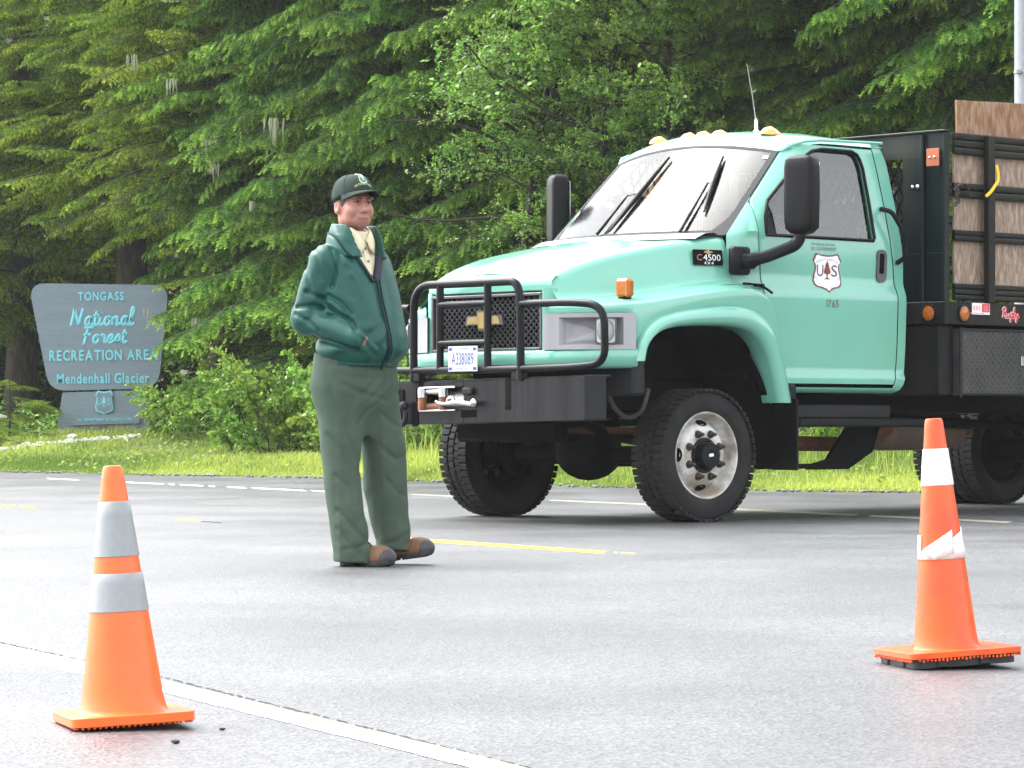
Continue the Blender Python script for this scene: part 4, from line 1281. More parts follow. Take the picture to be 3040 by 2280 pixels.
# --- lamp bezels that wrap round the corners, with a scooped recess and a headlamp
bz = np.array([(1.008, .565), (.985, .70), (.915, .86), (.81, .975), (.72, 1.035), (.668, 1.068)])
bl = np.concatenate([[0], np.cumsum(np.linalg.norm(np.diff(bz, axis=0), axis=1))])
def bez(t, off, s):
    q = t * bl[-1]; x, y = np.interp(q, bl, bz[:, 0]), np.interp(q, bl, bz[:, 1])
    x2, y2 = np.interp(q + .02, bl, bz[:, 0]), np.interp(q + .02, bl, bz[:, 1]); x1, y1 = np.interp(q - .02, bl, bz[:, 0]), np.interp(q - .02, bl, bz[:, 1])
    tx, ty = x2 - x1, y2 - y1; L = math.hypot(tx, ty) + 1e-9; nx, ny = ty / L, -tx / L
    return x + nx * off, s * (y + ny * off)
for s in (1, -1):
    mb = MB()
    z0, z1, a0, a1 = 1.130, 1.366, .20, .87
    zi0, zi1 = 1.160, 1.338
    def patch(ta, tb, za, zb_, off0=.012, n=8, k=3):
        mb.grid([[(*bez(ta + (tb - ta) * i / n, off0, s), za + (zb_ - za) * j / k) for j in range(k + 1)] for i in range(n + 1)])
    patch(0, a0, z0, z1); patch(a1, 1, z0, z1); patch(a0, a1, z0, zi0, n=14, k=1); patch(a0, a1, zi1, z1, n=14, k=1)
    ring = [(a0 + (a1 - a0) * t, zi0) for t in np.linspace(0, 1, 12)] + [(a1, z) for z in np.linspace(zi0, zi1, 6)[1:-1]] + [(a1 - (a1 - a0) * t, zi1) for t in np.linspace(0, 1, 12)] + [(a0, z) for z in np.linspace(zi1, zi0, 6)[1:-1]]
    G = []
    for f, dep in ((0, .012), (.04, .0), (.10, -.03), (.22, -.06), (.45, -.075), (.9, -.08)):
        G.append([(*bez(t + (.60 - t) * f, dep, s), z + (1.249 - z) * f) for t, z in ring])
    mb.grid(G, closed_v=True); mb.add(G[-1], [tuple(range(len(G[-1])))])
    mb.grid([[(*bez(t, o, s), z0 - .001) for o in (-.03, .012)] for t in np.linspace(0, 1, 14)]); mb.grid([[(*bez(t, o, s), z1 + .001) for o in (-.03, .012)] for t in np.linspace(0, 1, 14)])
    b = P_("lamp_bezel", mb, m_silver, smooth=40)
    lx, ly = bez(.70, -.028, s)
    mb = MB(); M = rotz(math.atan2(s * .62, .78))
    rr = [(w * .062 * (1 if abs(q) != .5 else 1), h * .082) for q, w, h in ((0, 1, 1),)]
    def rrect(w, h, c, n=5):
        out = []
        for qx, qy, a in ((1, 1, 0), (-1, 1, 90), (-1, -1, 180), (1, -1, 270)):
            for t in np.linspace(0, 90, n): out.append((qx * (w - c) + c * math.cos(R(a + t)), qy * (h - c) + c * math.sin(R(a + t))))
        return out
    YZ = np.array([[0, 0, 1.], [1, 0, 0], [0, 1, 0]])
    mb.prism(rrect(.070, .086, .022), .05, M @ YZ, (lx, ly, 1.249)); hl = P_("headlamp", mb, m_bezdark, smooth=30)
    mb = MB(); mb.prism(rrect(.060, .076, .018), .006, M @ YZ, (lx, ly, 1.249), z0=.048); P_("reflector", mb, m_chrome, hl, smooth=30)
    mb = MB(); mb.sphere((0, 0, 0), (.02, .058, .074), 16, 10, None)
    V = np.concatenate(mb.V) @ M.T + np.array([lx, ly, 1.249]) + M @ np.array([.052, 0, 0])
    m2 = MB(); m2.add(V, mb.F); P_("lens", m2, m_lamp, hl, smooth=80)

# --- grille: dark throat, thin frame, expanded-metal mesh, emblem
mb = MB(); mb.box((.90, 0, 1.32), (.10, 1.07, .38), .01); P_("grille_throat", mb, m_gap, smooth=0)
mb = MB()
for a, b in (((0, -.53, 1.497), (0, .53, 1.497)), ((0, -.53, 1.138), (0, .53, 1.138)), ((0, -.53, 1.138), (0, -.53, 1.497)), ((0, .53, 1.138), (0, .53, 1.497))):
    c = (np.array(a) + np.array(b)) / 2 + np.array([.995, 0, 0]); d = np.abs(np.array(b) - np.array(a)); mb.box(c, (.03, max(d[1], .0) + .022, max(d[2], .0) + .018 if d[2] else .02), .004)
grille = P_("grille", mb, m_bezdark, smooth=30)
mb = MB()
y0, y1, zz0, zz1 = -.515, .515, 1.150, 1.480; pc = .050; ph = .044
n = int((y1 - y0) / pc) + 14
for sgn in (1, -1):
    for i in range(-14, n):
        a = np.array([y0 + i * pc, zz0]) if sgn > 0 else np.array([y0 + (i + 0) * pc, zz1]); b = a + np.array([(zz1 - zz0) * pc / ph * 1.0, sgn * (zz1 - zz0)])
        ta = max(0, (y0 - a[0]) / (b[0] - a[0])); tb = min(1, (y1 - a[0]) / (b[0] - a[0]))
        if tb - ta < .02: continue
        p, q = a + (b - a) * ta, a + (b - a) * tb
        mb.tube([(.985 + .004 * sgn, p[0], p[1]), (.985 + .004 * sgn, q[0], q[1])], .0052, 4, caps=False)
P_("grille_mesh", mb, mat("mesh_steel", (.12, .12, .125), .4, metal=.5), grille, smooth=0)
BT = [(-.17, -.028), (-.05, -.028), (-.05, -.062), (.06, -.062), (.06, -.028), (.18, -.028), (.165, .028), (.05, .028), (.05, .062), (-.06, .062), (-.06, .028), (-.155, .028)]
YZ = np.array([[0, 0, 1.], [1, 0, 0], [0, 1, 0]])
mb = MB(); mb.prism([(p[0] * 1.06, p[1] * 1.12) for p in BT], .018, YZ, (1.004, -.005, 1.335)); em = P_("emblem", mb, m_bezdark, grille, smooth=0)
mb = MB(); mb.prism([(p[0] * .92, p[1] * .86) for p in BT], .006, YZ, (1.022, -.005, 1.335)); P_("emblem_face", mb, m_gold, grille, smooth=0)

# --- cab: side skins with real door gaps, built row by row in z
ROWS = [.862, .872, .89, .925, .965, .985, 1.0, 1.06, 1.2, 1.35, 1.50, 1.545, 1.575, 1.605, 1.64, 1.68, 1.80, 1.90, 1.93, 1.95, 2.05, 2.17, 2.26, 2.36, 2.44, 2.50, 2.535, 2.555, 2.58, 2.61, 2.63]
def cab_y(z):
    return float(np.interp(z, [.86, .868, .885, .92, .965, .985, 1.0, 1.2, 1.50, 1.545, 1.575, 1.605, 1.64, 1.80, 1.93, 2.17, 2.44, 2.56, 2.63],
                           [.945, .965, .985, .998, 1.002, .997, .990, 1.002, 1.008, 1.006, .998, .986, .978, .980, .972, .940, .895, .872, .850]))
def gl_t(z): return (z - 1.92) / .605
def gl_x(z): return -.40 - .62 * gl_t(z)
def gl_y(z): return .86 - .085 * gl_t(z)
def door_f(z):
    lo_ = float(np.interp(z, [.86, 1.5, 1.9, 2.05, 2.16], [-.645, -.63, -.612, -.628, gl_x(2.16) - .014]))
    return lo_ if z <= 2.16 else gl_x(z) - .014 - .35 * max(0, z - 2.56)
def side_y(x, z):
    y = cab_y(z)
    if z > 1.90:
        q = min(1., max(0., (gl_x(z) - x) / .17)); y = gl_y(z) + (y - gl_y(z)) * (1 - (1 - q) ** 2)
    return y
def door_r(z): return float(np.interp(z, [.88, .90, .95, 1.03, 1.55, 1.94, 2.26, 2.50, 2.60, 2.64], [-1.90, -1.955, -1.985, -2.0, -2.01, -1.965, -1.93, -1.90, -1.885, -1.88]))
def cab_r(z): return float(np.interp(z, [.86, .88, .92, .96, 1.52, 1.81, 2.17, 2.49, 2.60, 2.63], [-2.00, -2.05, -2.08, -2.095, -2.105, -2.10, -2.065, -2.03, -1.985, -1.97]))
def win_f(z): return float(np.interp(z, [1.93, 2.08, 2.18, 2.36, 2.49, 2.535, 2.555], [-.68, -.69, -.76, -.985, -1.165, -1.25, -1.36]))
def win_r(z): return float(np.interp(z, [1.93, 1.95, 2.0, 2.2, 2.44, 2.52, 2.545, 2.555], [-1.79, -1.805, -1.80, -1.785, -1.765, -1.74, -1.715, -1.67]))
def bpil(z): return door_f(z) + .012
def skin(mb, s, rows, fa, fb, n=4, inset_=0.):
    mb.grid([[(fa(z) + (fb(z) - fa(z)) * j / n, s * (side_y(fa(z) + (fb(z) - fa(z)) * j / n, z) - inset_), z) for j in range(n + 1)] for z in rows])
cab_mb = MB()
for s in (1, -1):
    g = .0065
    lower = [z for z in ROWS if .905 <= z <= 1.93]; win = [z for z in ROWS if 1.93 <= z <= 2.555]; up = [z for z in ROWS if z >= 2.555 and z <= 2.60]
    d = MB()
    skin(d, s, lower, door_f, door_r, 10)
    skin(d, s, win, door_f, win_f, 3); skin(d, s, win, win_r, door_r, 3); skin(d, s, up, door_f, door_r, 8)
    # inner return so the window frame has depth
    loop = [(win_f(z), z) for z in win] + [(win_r(z), z) for z in win[::-1]]
    d.grid([[(x, s * side_y(x, z), z), (x, s * (side_y(x, z) - .045), z)] for x, z in loop], closed_u=True)
    for f in (door_f, door_r): d.grid([[(f(z), s * side_y(f(z), z), z), (f(z), s * (side_y(f(z), z) - .03), z)] for z in lower + win + up])
    d.grid([[(door_f(.905) + (door_r(.905) - door_f(.905)) * t, s * cab_y(.905), .905), (door_f(.905) + (door_r(.905) - door_f(.905)) * t, s * (cab_y(.905) - .03), .905)] for t in np.linspace(0, 1, 9)])
    door = P_("door", d, m_mint, smooth=40)
    # rear quarter strip, sill below the door, roof rail above, front pillar and cowl side ahead of it
    c = cab_mb
    skin(c, s, ROWS, lambda z: door_r(max(z, .905)) - g * 1.6 if z > .90 else door_r(.905) - g * 1.6, cab_r, 4)
    skin(c, s, [z for z in ROWS if z <= .90] + [.899], lambda z: -.645, lambda z: door_r(.905) - g * 1.6, 8)
    c.grid([[(x, s * cab_y(.899), .899), (x, s * .95, .899)] for x in np.linspace(-.645, -1.96, 6)])
    def cow_f(z): return float(np.interp(z, [.86, 1.45, 1.6, 1.90, 1.92, 2.525, 2.585], [-.60, -.60, -.37, -.39, -.40, -1.02, -1.08]))
    rows = [z for z in ROWS if 1.5 <= z <= 2.10] + [2.11, 2.16, 2.19]
    def cow_pt(x, z, s):
        y = side_y(x, z)
        if z < 1.95 and x > -.62: y = min(y, float(np.interp(x, [-.62, -.48, -.36], [cab_y(z), .925, .870 - .012 * max(0, (z - 1.82) / .1)])))
        return (x, s * y, z)
    c.grid([[cow_pt(cow_f(z) + (door_f(z) + g * 1.6 - cow_f(z)) * j / 6, z, s) for j in range(7)] for z in rows])
    # dark backing seen through the gaps
    b = MB()
    skin(b, s, [.905, 1.0, 1.5, 1.6, 1.93], lambda z: door_f(z) + .05, lambda z: door_f(z) - .05, 2, .028)
    skin(b, s, [.90, 1.0, 1.5, 1.6, 1.93, 2.17, 2.44, 2.60], lambda z: door_r(z) + .05, lambda z: door_r(z) - .05, 2, .028)
    b.grid([[(x, s * (cab_y(.9) - .028), z) for z in (.88, .93)] for x in np.linspace(-.6, -2.0, 4)])
    skin(b, s, [2.17, 2.36, 2.5, 2.59], lambda z: door_f(z) + .03, lambda z: door_f(z) - .02, 2, .028)
    P_("door_gap", b, m_gap, smooth=0)
    # window: seal, pane, dark quarter panel
    mb = MB(); lp = [(x, s * (side_y(x, z) + .001), z) for x, z in loop]; mb.tube(lp, .0125, 6, closed=True); P_("window_seal", mb, m_mir, door, smooth=60)
    mb = MB(); skin(mb, s, win, win_f, win_r, 6, .022); P_("window", mb, m_glass, door, smooth=180)
    mb = MB(); q = [(-.675, 1.935), (-.685, 2.09), (-.752, 2.175), (-.775, 2.08), (-.80, 1.935)]
    mb.add([(x, s * (side_y(x, z) - .008), z) for x, z in q] + [(x, s * (side_y(x, z) - .03), z) for x, z in q], [(0, 1, 2, 3, 4), (5, 6, 7, 8, 9)] + [(i, (i + 1) % 5, (i + 1) % 5 + 5, i + 5) for i in range(5)])
    P_("quarter_panel", mb, m_plast, door, smooth=0)
    # door handle: oval grey pull with a dark slot
    mb = MB(); o_ = rrect(.052, .115, .045, 6)
    mb.prism(o_, .014, np.array([[1., 0, 0], [0, 0, s], [0, 1, 0]]) @ rotz(.06), (-1.862, s * .977, 1.755)); h = P_("handle", mb, m_bezdark, door, smooth=30)
    mb = MB(); mb.prism(rrect(.022, .07, .008), .004, np.array([[1., 0, 0], [0, 0, s], [0, 1, 0]]) @ rotz(.06), (-1.858, s * .991, 1.772)); P_("handle_slot", mb, m_gap, door, smooth=0)
    # grab bar on the rear pillar
    mb = MB(); mb.tube(fillet([(-1.90, s * .945, 2.16), (-1.92, s * 1.03, 2.14), (-2.03, s * 1.06, 1.98), (-2.05, s * 1.06, 1.83), (-2.02, s * .99, 1.78)], .04), .017, 8)
    P_("grab_bar", mb, m_mir, smooth=60)
    # mirror: bracket, arm, tall housing
    mb = MB(); mb.box((-.43, s * .96, 1.745), (.17, .07, .19), .03); mb.box((-.47, s * 1.0, 1.74), (.13, .07, .10), .02)
    mb.tube(fillet([(-.45, s * 1.0, 1.74), (-.55, s * 1.07, 1.765), (-.78, s * 1.17, 1.86), (-.80, s * 1.185, 1.97)], .07), [.05] * 2 + [.043] * 11 + [.04], 10)
    mr = P_("mirror", mb, m_mir, smooth=50)
    mb = MB(); M = rotz(.20 if s > 0 else -.55)
    G = []
    for z, w, dpt in ((1.925, .30, .5), (1.935, .6, .8), (1.965, .9, .95), (2.02, .98, 1), (2.2, 1, 1), (2.38, .99, 1), (2.43, .94, .95), (2.455, .75, .75), (2.462, .4, .4)):
        ring = []
        for a in np.linspace(0, 2 * math.pi, 28, endpoint=False):
            ca, sa = math.cos(a), math.sin(a); e = .38
            ring.append(np.array([dpt * .068 * np.sign(ca) * abs(ca) ** e, w * .116 * np.sign(sa) * abs(sa) ** e, 0]))
        G.append([M @ p + np.array([-.80, s * 1.19, z]) for p in ring])
    mb.grid(G, closed_v=True); mb.add(G[0], [tuple(range(28))]); mb.add(G[-1], [tuple(range(28))])
    P_("mirror_housing", mb, m_mir, mr, smooth=50)
    mb = MB(); mb.box((0, 0, 0), (.006, .20, .44), .002); V = np.concatenate(mb.V) @ M.T + np.array([-.80, s * 1.19, 2.19]) + M @ np.array([-.070, 0, 0]); m2 = MB(); m2.add(V, mb.F)
    P_("mirror_glass", m2, m_chrome, mr, smooth=0)
# roof skin
G = []
for x in (-1.02, -1.035, -1.07, -1.12, -1.2, -1.35, -1.55, -1.75, -1.95, -2.01, -2.035):
    row = []
    zc = float(np.interp(x, [-2.035, -2.01, -1.95, -1.75, -1.5, -1.25, -1.12, -1.05, -1.02], [2.60, 2.645, 2.675, 2.705, 2.735, 2.712, 2.675, 2.632, 2.602]))
    hw = float(np.interp(x, [-1.4, -1.25, -1.1, -1.02], [.868, .862, .825, .778])); ze = float(np.interp(x, [-1.4, -1.25, -1.1, -1.02], [2.622, 2.612, 2.572, 2.528]))
    for f in (-1, -.993, -.968, -.92, -.8, -.57, -.28, 0, .28, .57, .8, .92, .968, .993, 1):
        g_ = abs(f)
        xo = x + (.12 * (1 - f * f) if x > -1.3 else (.06 if x > -1.5 else -.03) * (1 - f * f))
        z = zc - (zc - min(zc, ze)) * g_ ** 2.2 - .025 * max(0, g_ - .93) / .07 * (x < -1.1)
        row.append((xo, f * hw, z))
    G.append(row)
cab_mb.grid(G)
# drip rail along the roof edge
for s in (1, -1):
    cab_mb.tube([(-1.03, s * .785, 2.525), (-1.10, s * .832, 2.572), (-1.2, s * .86, 2.600), (-1.35, s * .876, 2.616), (-1.6, s * .878, 2.622), (-2.0, s * .872, 2.632)], .011, 6)
# header above the windscreen
hd = MB()
def wsx(y, t, off=0.):
    w = .86 - .085 * t; yy = y * w
    b = np.array([-.16 - .24 * y * y, yy, 1.92]); u = np.array([-.90 - .12 * y * y, yy, 2.60 - .075 * y * y])
    return b * (1 - t) + u * t + np.array([.6, 0, .6]) * off
# back wall with an opening for the rear window
yb = lambda z: cab_y(z) - .01
for za, zb_, fa, fb in ((.87, 1.95, -1, 1), (2.5, 2.62, -1, 1), (1.95, 2.5, -1, -.72), (1.95, 2.5, .72, 1)):
    cab_mb.grid([[(cab_r(z) + .002, f * yb(z), z) for f in np.linspace(fa, fb, 5)] for z in np.linspace(za, zb_, 6)])
P_("cab", cab_mb, m_mint, smooth=40)
mb = MB(); mb.grid([[wsx(y, t) for y in np.linspace(-1, 1, 21)] for t in np.linspace(0, 1, 9)]); wsg = P_("windscreen", mb, m_wind, smooth=180)
# black band round the glass
mb = MB()
def frit(y0, y1, t0, t1, n=20, k=2): mb.grid([[wsx(y0 + (y1 - y0) * i / n, t0 + (t1 - t0) * j / k, .003) for j in range(k + 1)] for i in range(n + 1)])
frit(-1, 1, .975, 1.0); frit(-1, 1, 0, .055)
for s in (1, -1):
    mb.grid([[wsx(s * (1 - (.05 + .11 * (1 - min(t, .3) / .3) ** 2) * f), t, .003) for f in (0, .5, 1)] for t in np.linspace(0, 1, 16)])
P_("windscreen_band", mb, mat("ceramic_band", (.040, .040, .044), .6, spec=.12), wsg, smooth=180)
mb = MB(); mb.grid([[wsx(y, t, .006) for y in (.905, .95)] for t in (.895, .93)]); P_("windscreen_sticker", mb, m_dwhite, wsg, smooth=0)
# cowl: grey vent panel at the foot of the windscreen
mb = MB(); mb.grid([[(wsx(y, 0)[0] + dx, wsx(y, 0)[1] * 1.0, 1.92 + dz) for dx, dz in ((-.02, .012), (.03, .018), (.10, .012), (.16, -.012), (.2, -.03))] for y in np.linspace(-.93, .93, 17)])
P_("cowl_panel", mb, mat("cowl_plastic", (.22, .22, .23), .5, bump=(150, .5, .004)), smooth=60)
# wipers: arm, second link and blade
def ws_pt(y, t, off=.02):
    q = wsx(y / (.86 - .085 * t), t, 0); return q + np.array([.72, 0, .69]) * off
for arm, blade in ((((.57, .02), (.53, .30), (.49, .56)), ((.44, .86), (.53, .55), (.62, .25))), (((-.14, .03), (-.145, .22), (-.15, .44)), ((-.04, .86), (-.04, .46), (-.04, .06)))):
    mb = MB(); mb.tube(cr([ws_pt(*p, .028) for p in arm], 4), [.012] * 4 + [.009] * 4 + [.006], 6)
    mb.tube([ws_pt(*arm[-1], .03), ws_pt(*blade[1], .03)], .004, 5)
    w = P_("wiper", mb, m_mir, smooth=60)
    mb = MB(); mb.tube(cr([ws_pt(*p, .022) for p in blade], 5), [.008, .010, .013, .016, .018, .019, .018, .016, .013, .010, .008], 6, flat=1.); P_("wiper_blade", mb, m_mir, w, smooth=60)
# roof marker lamps
for y, x, z in ((0, -1.03, 2.665), (.15, -1.04, 2.665), (-.15, -1.04, 2.665), (.54, -1.13, 2.668), (-.54, -1.13, 2.668)):
    mb = MB()
    G = []
    for f, w, h_ in ((0, .1, .0), (.05, .55, .45), (.2, .9, .85), (.4, 1, 1), (.65, .8, .85), (.88, .45, .5), (1, .1, .05)):
        G.append([(x - .20 * f + .02, y + .055 * w * math.cos(a), z + .050 * h_ * math.sin(a) + .02 * f * (f < .5)) for a in np.linspace(-.25, math.pi + .25, 11)])
    mb.grid(G); P_("roof_lamp", mb, m_amberp, smooth=60)
mb = MB(); mb.lathe([(0, 0), (.03, 0), (.028, .02), (.014, .035), (.012, .10), (.006, .115)], (-1.64, 0, 2.73), (.05, .02, 1), 12)
an = P_("antenna", mb, m_chrome, smooth=40)
mb = MB(); mb.tube([(-1.635, 0, 2.83), (-1.60, 0, 3.0), (-1.54, 0, 3.235)], [.0045, .0038, .0028], 6); P_("whip", mb, m_chrome, an, smooth=60)
# cab inside: floor, bulkhead, seats, wheel, dash
mb = MB(); mb.box((-1.3, 0, 1.0), (1.5, 1.8, .1), .02); mb.box((-.62, 0, 1.45), (.12, 1.7, .9), .03); mb.box((-.55, 0, 1.82), (.35, 1.6, .12), .04); P_("dashboard", mb, m_dull, smooth=30)
for y in (.46, -.46):
    mb = MB(); mb.box((-1.55, y, 1.38), (.52, .54, .18), .06); mb.box((-1.80, y, 1.72), (.16, .52, .62), .06, None); mb.box((-1.84, y, 2.12), (.11, .28, .18), .04); P_("seat", mb, m_seat, smooth=40)
mb = MB(); c0 = np.array([-1.05, .46, 1.86]); ex, ey, ez = frame((-.75, 0, .66)); mb.tube([c0 + .19 * (ex * math.cos(a) + ey * math.sin(a)) for a in np.linspace(0, 2 * math.pi, 24, endpoint=False)], .017, 6, closed=True); mb.tube([c0 - ex * .18, c0, c0 + ex * .18], .02, 6); mb.tube([c0, c0 + np.array([.35, 0, -.25])], .03, 6); P_("steering_wheel", mb, m_mir, smooth=60)
mb = MB(); mb.tube([(-1.78, .86, 2.30), (-1.72, .80, 1.95), (-1.45, .70, 1.6)], .022, 4, flat=.2); P_("seat_belt", mb, m_mir, smooth=0)

# --- decals on the door: official lines, service shield, number
def dmap(x, z, lift=.003):
    return lambda P: np.stack([x - P[:, 0], np.array([cab_y(z + q) for q in P[:, 1]]) + lift + P[:, 2], z + P[:, 1]], 1)
mb = MB(); text(mb, "FOR OFFICIAL USE ONLY", .25, .017, dmap(-1.26, 1.885)); text(mb, "U.S. GOVERNMENT", .262, .025, dmap(-1.262, 1.855)); P_("door_lettering", mb, m_brownt, smooth=0)
mb = MB(); text(mb, "1765", .125, .052, dmap(-1.318, 1.478)); P_("door_number", mb, m_brownt, smooth=0)
sw = .292
def sh_flat(mb, poly, x, z, sc, lift, sy=1.):
    pts = []
    N = len(poly)
    for i in range(N):                               # densify the outline so it follows the door's curve
        a, b = np.array(poly[i]), np.array(poly[(i + 1) % N]); k_ = max(1, int(abs(b - a)[1] * sc / .02))
        pts += [a + (b - a) * t / k_ for t in range(k_)]
    rows_z = None
    m2 = MB(); m2.prism([(p[0] * sc, p[1] * sc * sy) for p in pts], .0006); V = np.concatenate(m2.V)
    mb.add(dmap(x, z, lift)(V), m2.F)
# the shield spans the door's crease, so it is cut into flat bands that follow the panel
def clip_band(poly, lo, hi):
    def cut(p, c, keep_above):
        out = []
        for i in range(len(p)):
            a, b = p[i], p[(i + 1) % len(p)]; ia = (a[1] >= c) == keep_above; ib = (b[1] >= c) == keep_above
            if ia: out.append(a)
            if ia != ib:
                t = (c - a[1]) / (b[1] - a[1]); out.append((a[0] + (b[0] - a[0]) * t, c))
        return out
    p = cut(list(poly), lo, True)
    return cut(p, hi, False) if len(p) > 2 else p
def banded(mb, poly, x, z, sc, lift, cuts):
    e = [-9] + cuts + [9]
    for lo, hi in zip(e[:-1], e[1:]):
        q = clip_band([(p[0] * sc * 1.0, p[1] * sc * .66) for p in poly], lo, hi)
        if len(q) < 3: continue
        m2 = MB(); m2.prism(q, .0004); mb.add(dmap(x, z, lift)(np.concatenate(m2.V)), m2.F)
cuts = [c - 1.694 for c in (1.545, 1.575, 1.605, 1.64, 1.72, 1.80)]
SHW = [(-.40, .64), (-.36, .66), (-.2, .61), (0, .595), (.2, .61), (.36, .66), (.40, .64), (.5, .40), (.44, .32), (.415, .22), (.42, .10), (.47, -.10), (.50, -.30), (.47, -.44), (.40, -.52), (.2, -.58), (.08, -.63), (0, -.72),
       (-.08, -.63), (-.2, -.58), (-.40, -.52), (-.47, -.44), (-.50, -.30), (-.47, -.10), (-.42, .10), (-.415, .22), (-.44, .32), (-.5, .40)]
sc = .300
mb = MB(); banded(mb, SHW, -1.29, 1.694, sc, .002, cuts); shd = P_("door_shield", mb, m_maroon, smooth=0)
mb = MB(); banded(mb, [(p[0] * .90, (p[1] + .02) * .905 - .02) for p in SHW], -1.29, 1.694, sc, .0035, cuts); P_("shield_field", mb, m_dwhite, shd, smooth=0)
mb = MB(); banded(mb, [(p[0] * 1.0, p[1] * 1.05 + .02) for p in TREE], -1.29, 1.694, sc, .005, cuts); P_("shield_tree", mb, mat("decal_red_brown", (.20, .03, .02), .5), shd, smooth=0)
mb = MB()
text(mb, "U", .066, .080, dmap(-1.29 + .073, 1.694 + .012, .0055)); text(mb, "S", .062, .080, dmap(-1.29 - .073, 1.694 + .012, .0055))
P_("shield_letters", mb, mat("decal_purple", (.10, .04, .10), .5), shd, smooth=0)
def arc_text(mb, s, x, z, rad, a0, a1, h, w, lift, inward=False):
    n = len(s)
    for i, ch in enumerate(s):
        if ch == ' ': continue
        a = a0 + (a1 - a0) * i / (n - 1)
        V, F = glyph(ch); V = V - np.array([(V[:, 0].min() + V[:, 0].max()) / 2, .35, 0]); V = V * np.array([w, h, 1])
        rot = a - math.pi / 2 + (math.pi if inward else 0)
        M = np.array([[math.cos(rot), -math.sin(rot), 0], [math.sin(rot), math.cos(rot), 0], [0, 0, 1]])
        Q = V @ M.T + np.array([rad * math.cos(a), rad * math.sin(a), 0]); Q[:, 1] *= .66
        mb.add(dmap(x, z, lift)(Q), F)
mb = MB(); arc_text(mb, "FOREST SERVICE", -1.29, 1.694 - .035, .190, R(124), R(56), .034, .026, .0055)
arc_text(mb, "DEPARTMENT OF AGRICULTURE", -1.29, 1.694 - .026, .122, R(184), R(356), .026, .021, .0055, True)
P_("shield_legend", mb, m_dgrey, shd, smooth=0)
# maker's badge on the bonnet side
def bmap(x, z, lift=0.):
    return lambda P: np.stack([x - P[:, 0], np.array([ysh(x - q) + .030 + (.5 - (z + w - zshelf(x)) / (zsh(x) - zshelf(x))) * .03 for q, w in zip(P[:, 0], P[:, 1])]) + lift + P[:, 2], z + P[:, 1]], 1)
mb = MB(); q = rrect(.112, .052, .008); m2 = MB(); m2.prism([(a * 1.0 - .0, b) for a, b in q], .012); mb.add(bmap(-.235, 1.765)(np.concatenate(m2.V)), m2.F); bd = P_("badge", mb, m_dull, smooth=0)
mb = MB(); text(mb, "4500", .135, .042, bmap(-.262, 1.765, .013), .08); text(mb, "4X4", .075, .020, bmap(-.235, 1.727, .013)); P_("badge_lettering", mb, m_dwhite, bd, smooth=0)
mb = MB(); text(mb, "C", .038, .042, bmap(-.165, 1.765, .013)); P_("badge_initial", mb, mat("badge_pink", (.5, .16, .14), .5), bd, smooth=0)
mb = MB(); m2 = MB(); m2.prism([(p[0] * .19, p[1] * .22) for p in BT], .002); mb.add(bmap(-.235, 1.801, .013)(np.concatenate(m2.V)), m2.F); P_("badge_emblem", mb, m_gold, bd, smooth=0)
# turn lamp on the fender's front
for s in (1, -1):
    mb = MB(); mb.box((.600, s * .90, 1.535), (.085, .105, .125), .018, rotz(s * .25)); t = P_("turn_lamp", mb, m_amber, smooth=30)
    mb = MB(); mb.box((.60, s * .90, 1.468), (.06, .07, .02), .005); P_("lamp_foot", mb, m_dull, t, smooth=0)
    mb = MB(); mb.tube([(.600 + .045, s * .955, 1.48), (.600 + .045, s * .955, 1.59)], .003, 4); P_("lamp_rib", mb, m_amberp, t)
    mb = MB(); mb.tube(cr([(-.44, s * .985, 1.592), (-.52, s * 1.0, 1.588), (-.60, s * 1.02, 1.572), (-.66, s * 1.05, 1.53)], 4), .009, 6); mb.box((-.57, s * 1.01, 1.583), (.09, .03, .02), .006); P_("hood_latch", mb, m_dull, smooth=40)

# --- grille guard of bent tube
r_ = .0275
mb = MB(); mb.tube(fillet([(1.2, -.50, .93), (1.2, -.50, 1.575), (1.2, .52, 1.575), (1.2, .545, 1.42), (1.2, .548, .93)], .17, 8), r_, 10)
gg = P_("grille_guard", mb, m_black, smooth=60)
for y in (-.235, .232):
    mb = MB(); mb.tube([(1.2, y, 1.0), (1.2, y, 1.572)], r_ * .95, 10); P_("guard_upright", mb, m_black, gg, smooth=60)
for z in (1.437, 1.182):
    mb = MB(); mb.tube([(1.205, -.23, z), (1.205, .23, z)], r_ * .85, 10); P_("guard_crossbar", mb, m_black, gg, smooth=60)
for s in (1, -1):
    mb = MB(); mb.tube(fillet([(1.2, s * .54, 1.425), (1.195, s * 1.02, 1.425), (1.16, s * 1.275, 1.40), (1.15, s * 1.275, 1.03), (1.19, s * 1.05, 1.012), (1.2, s * .50, 1.005)], .17, 7), r_ * .95, 10); P_("guard_wing", mb, m_black, gg, smooth=60)
mb = MB(); mb.tube([(1.2, -.52, 1.005), (1.2, .55, 1.005)], r_, 10); P_("guard_base_rail", mb, m_black, gg, smooth=60)
for s in (1, -1):
    mb = MB(); mb.box((1.19, s * .50 + .025, .965), (.06, .10, .07), .006); P_("guard_foot", mb, m_black, gg, smooth=0)
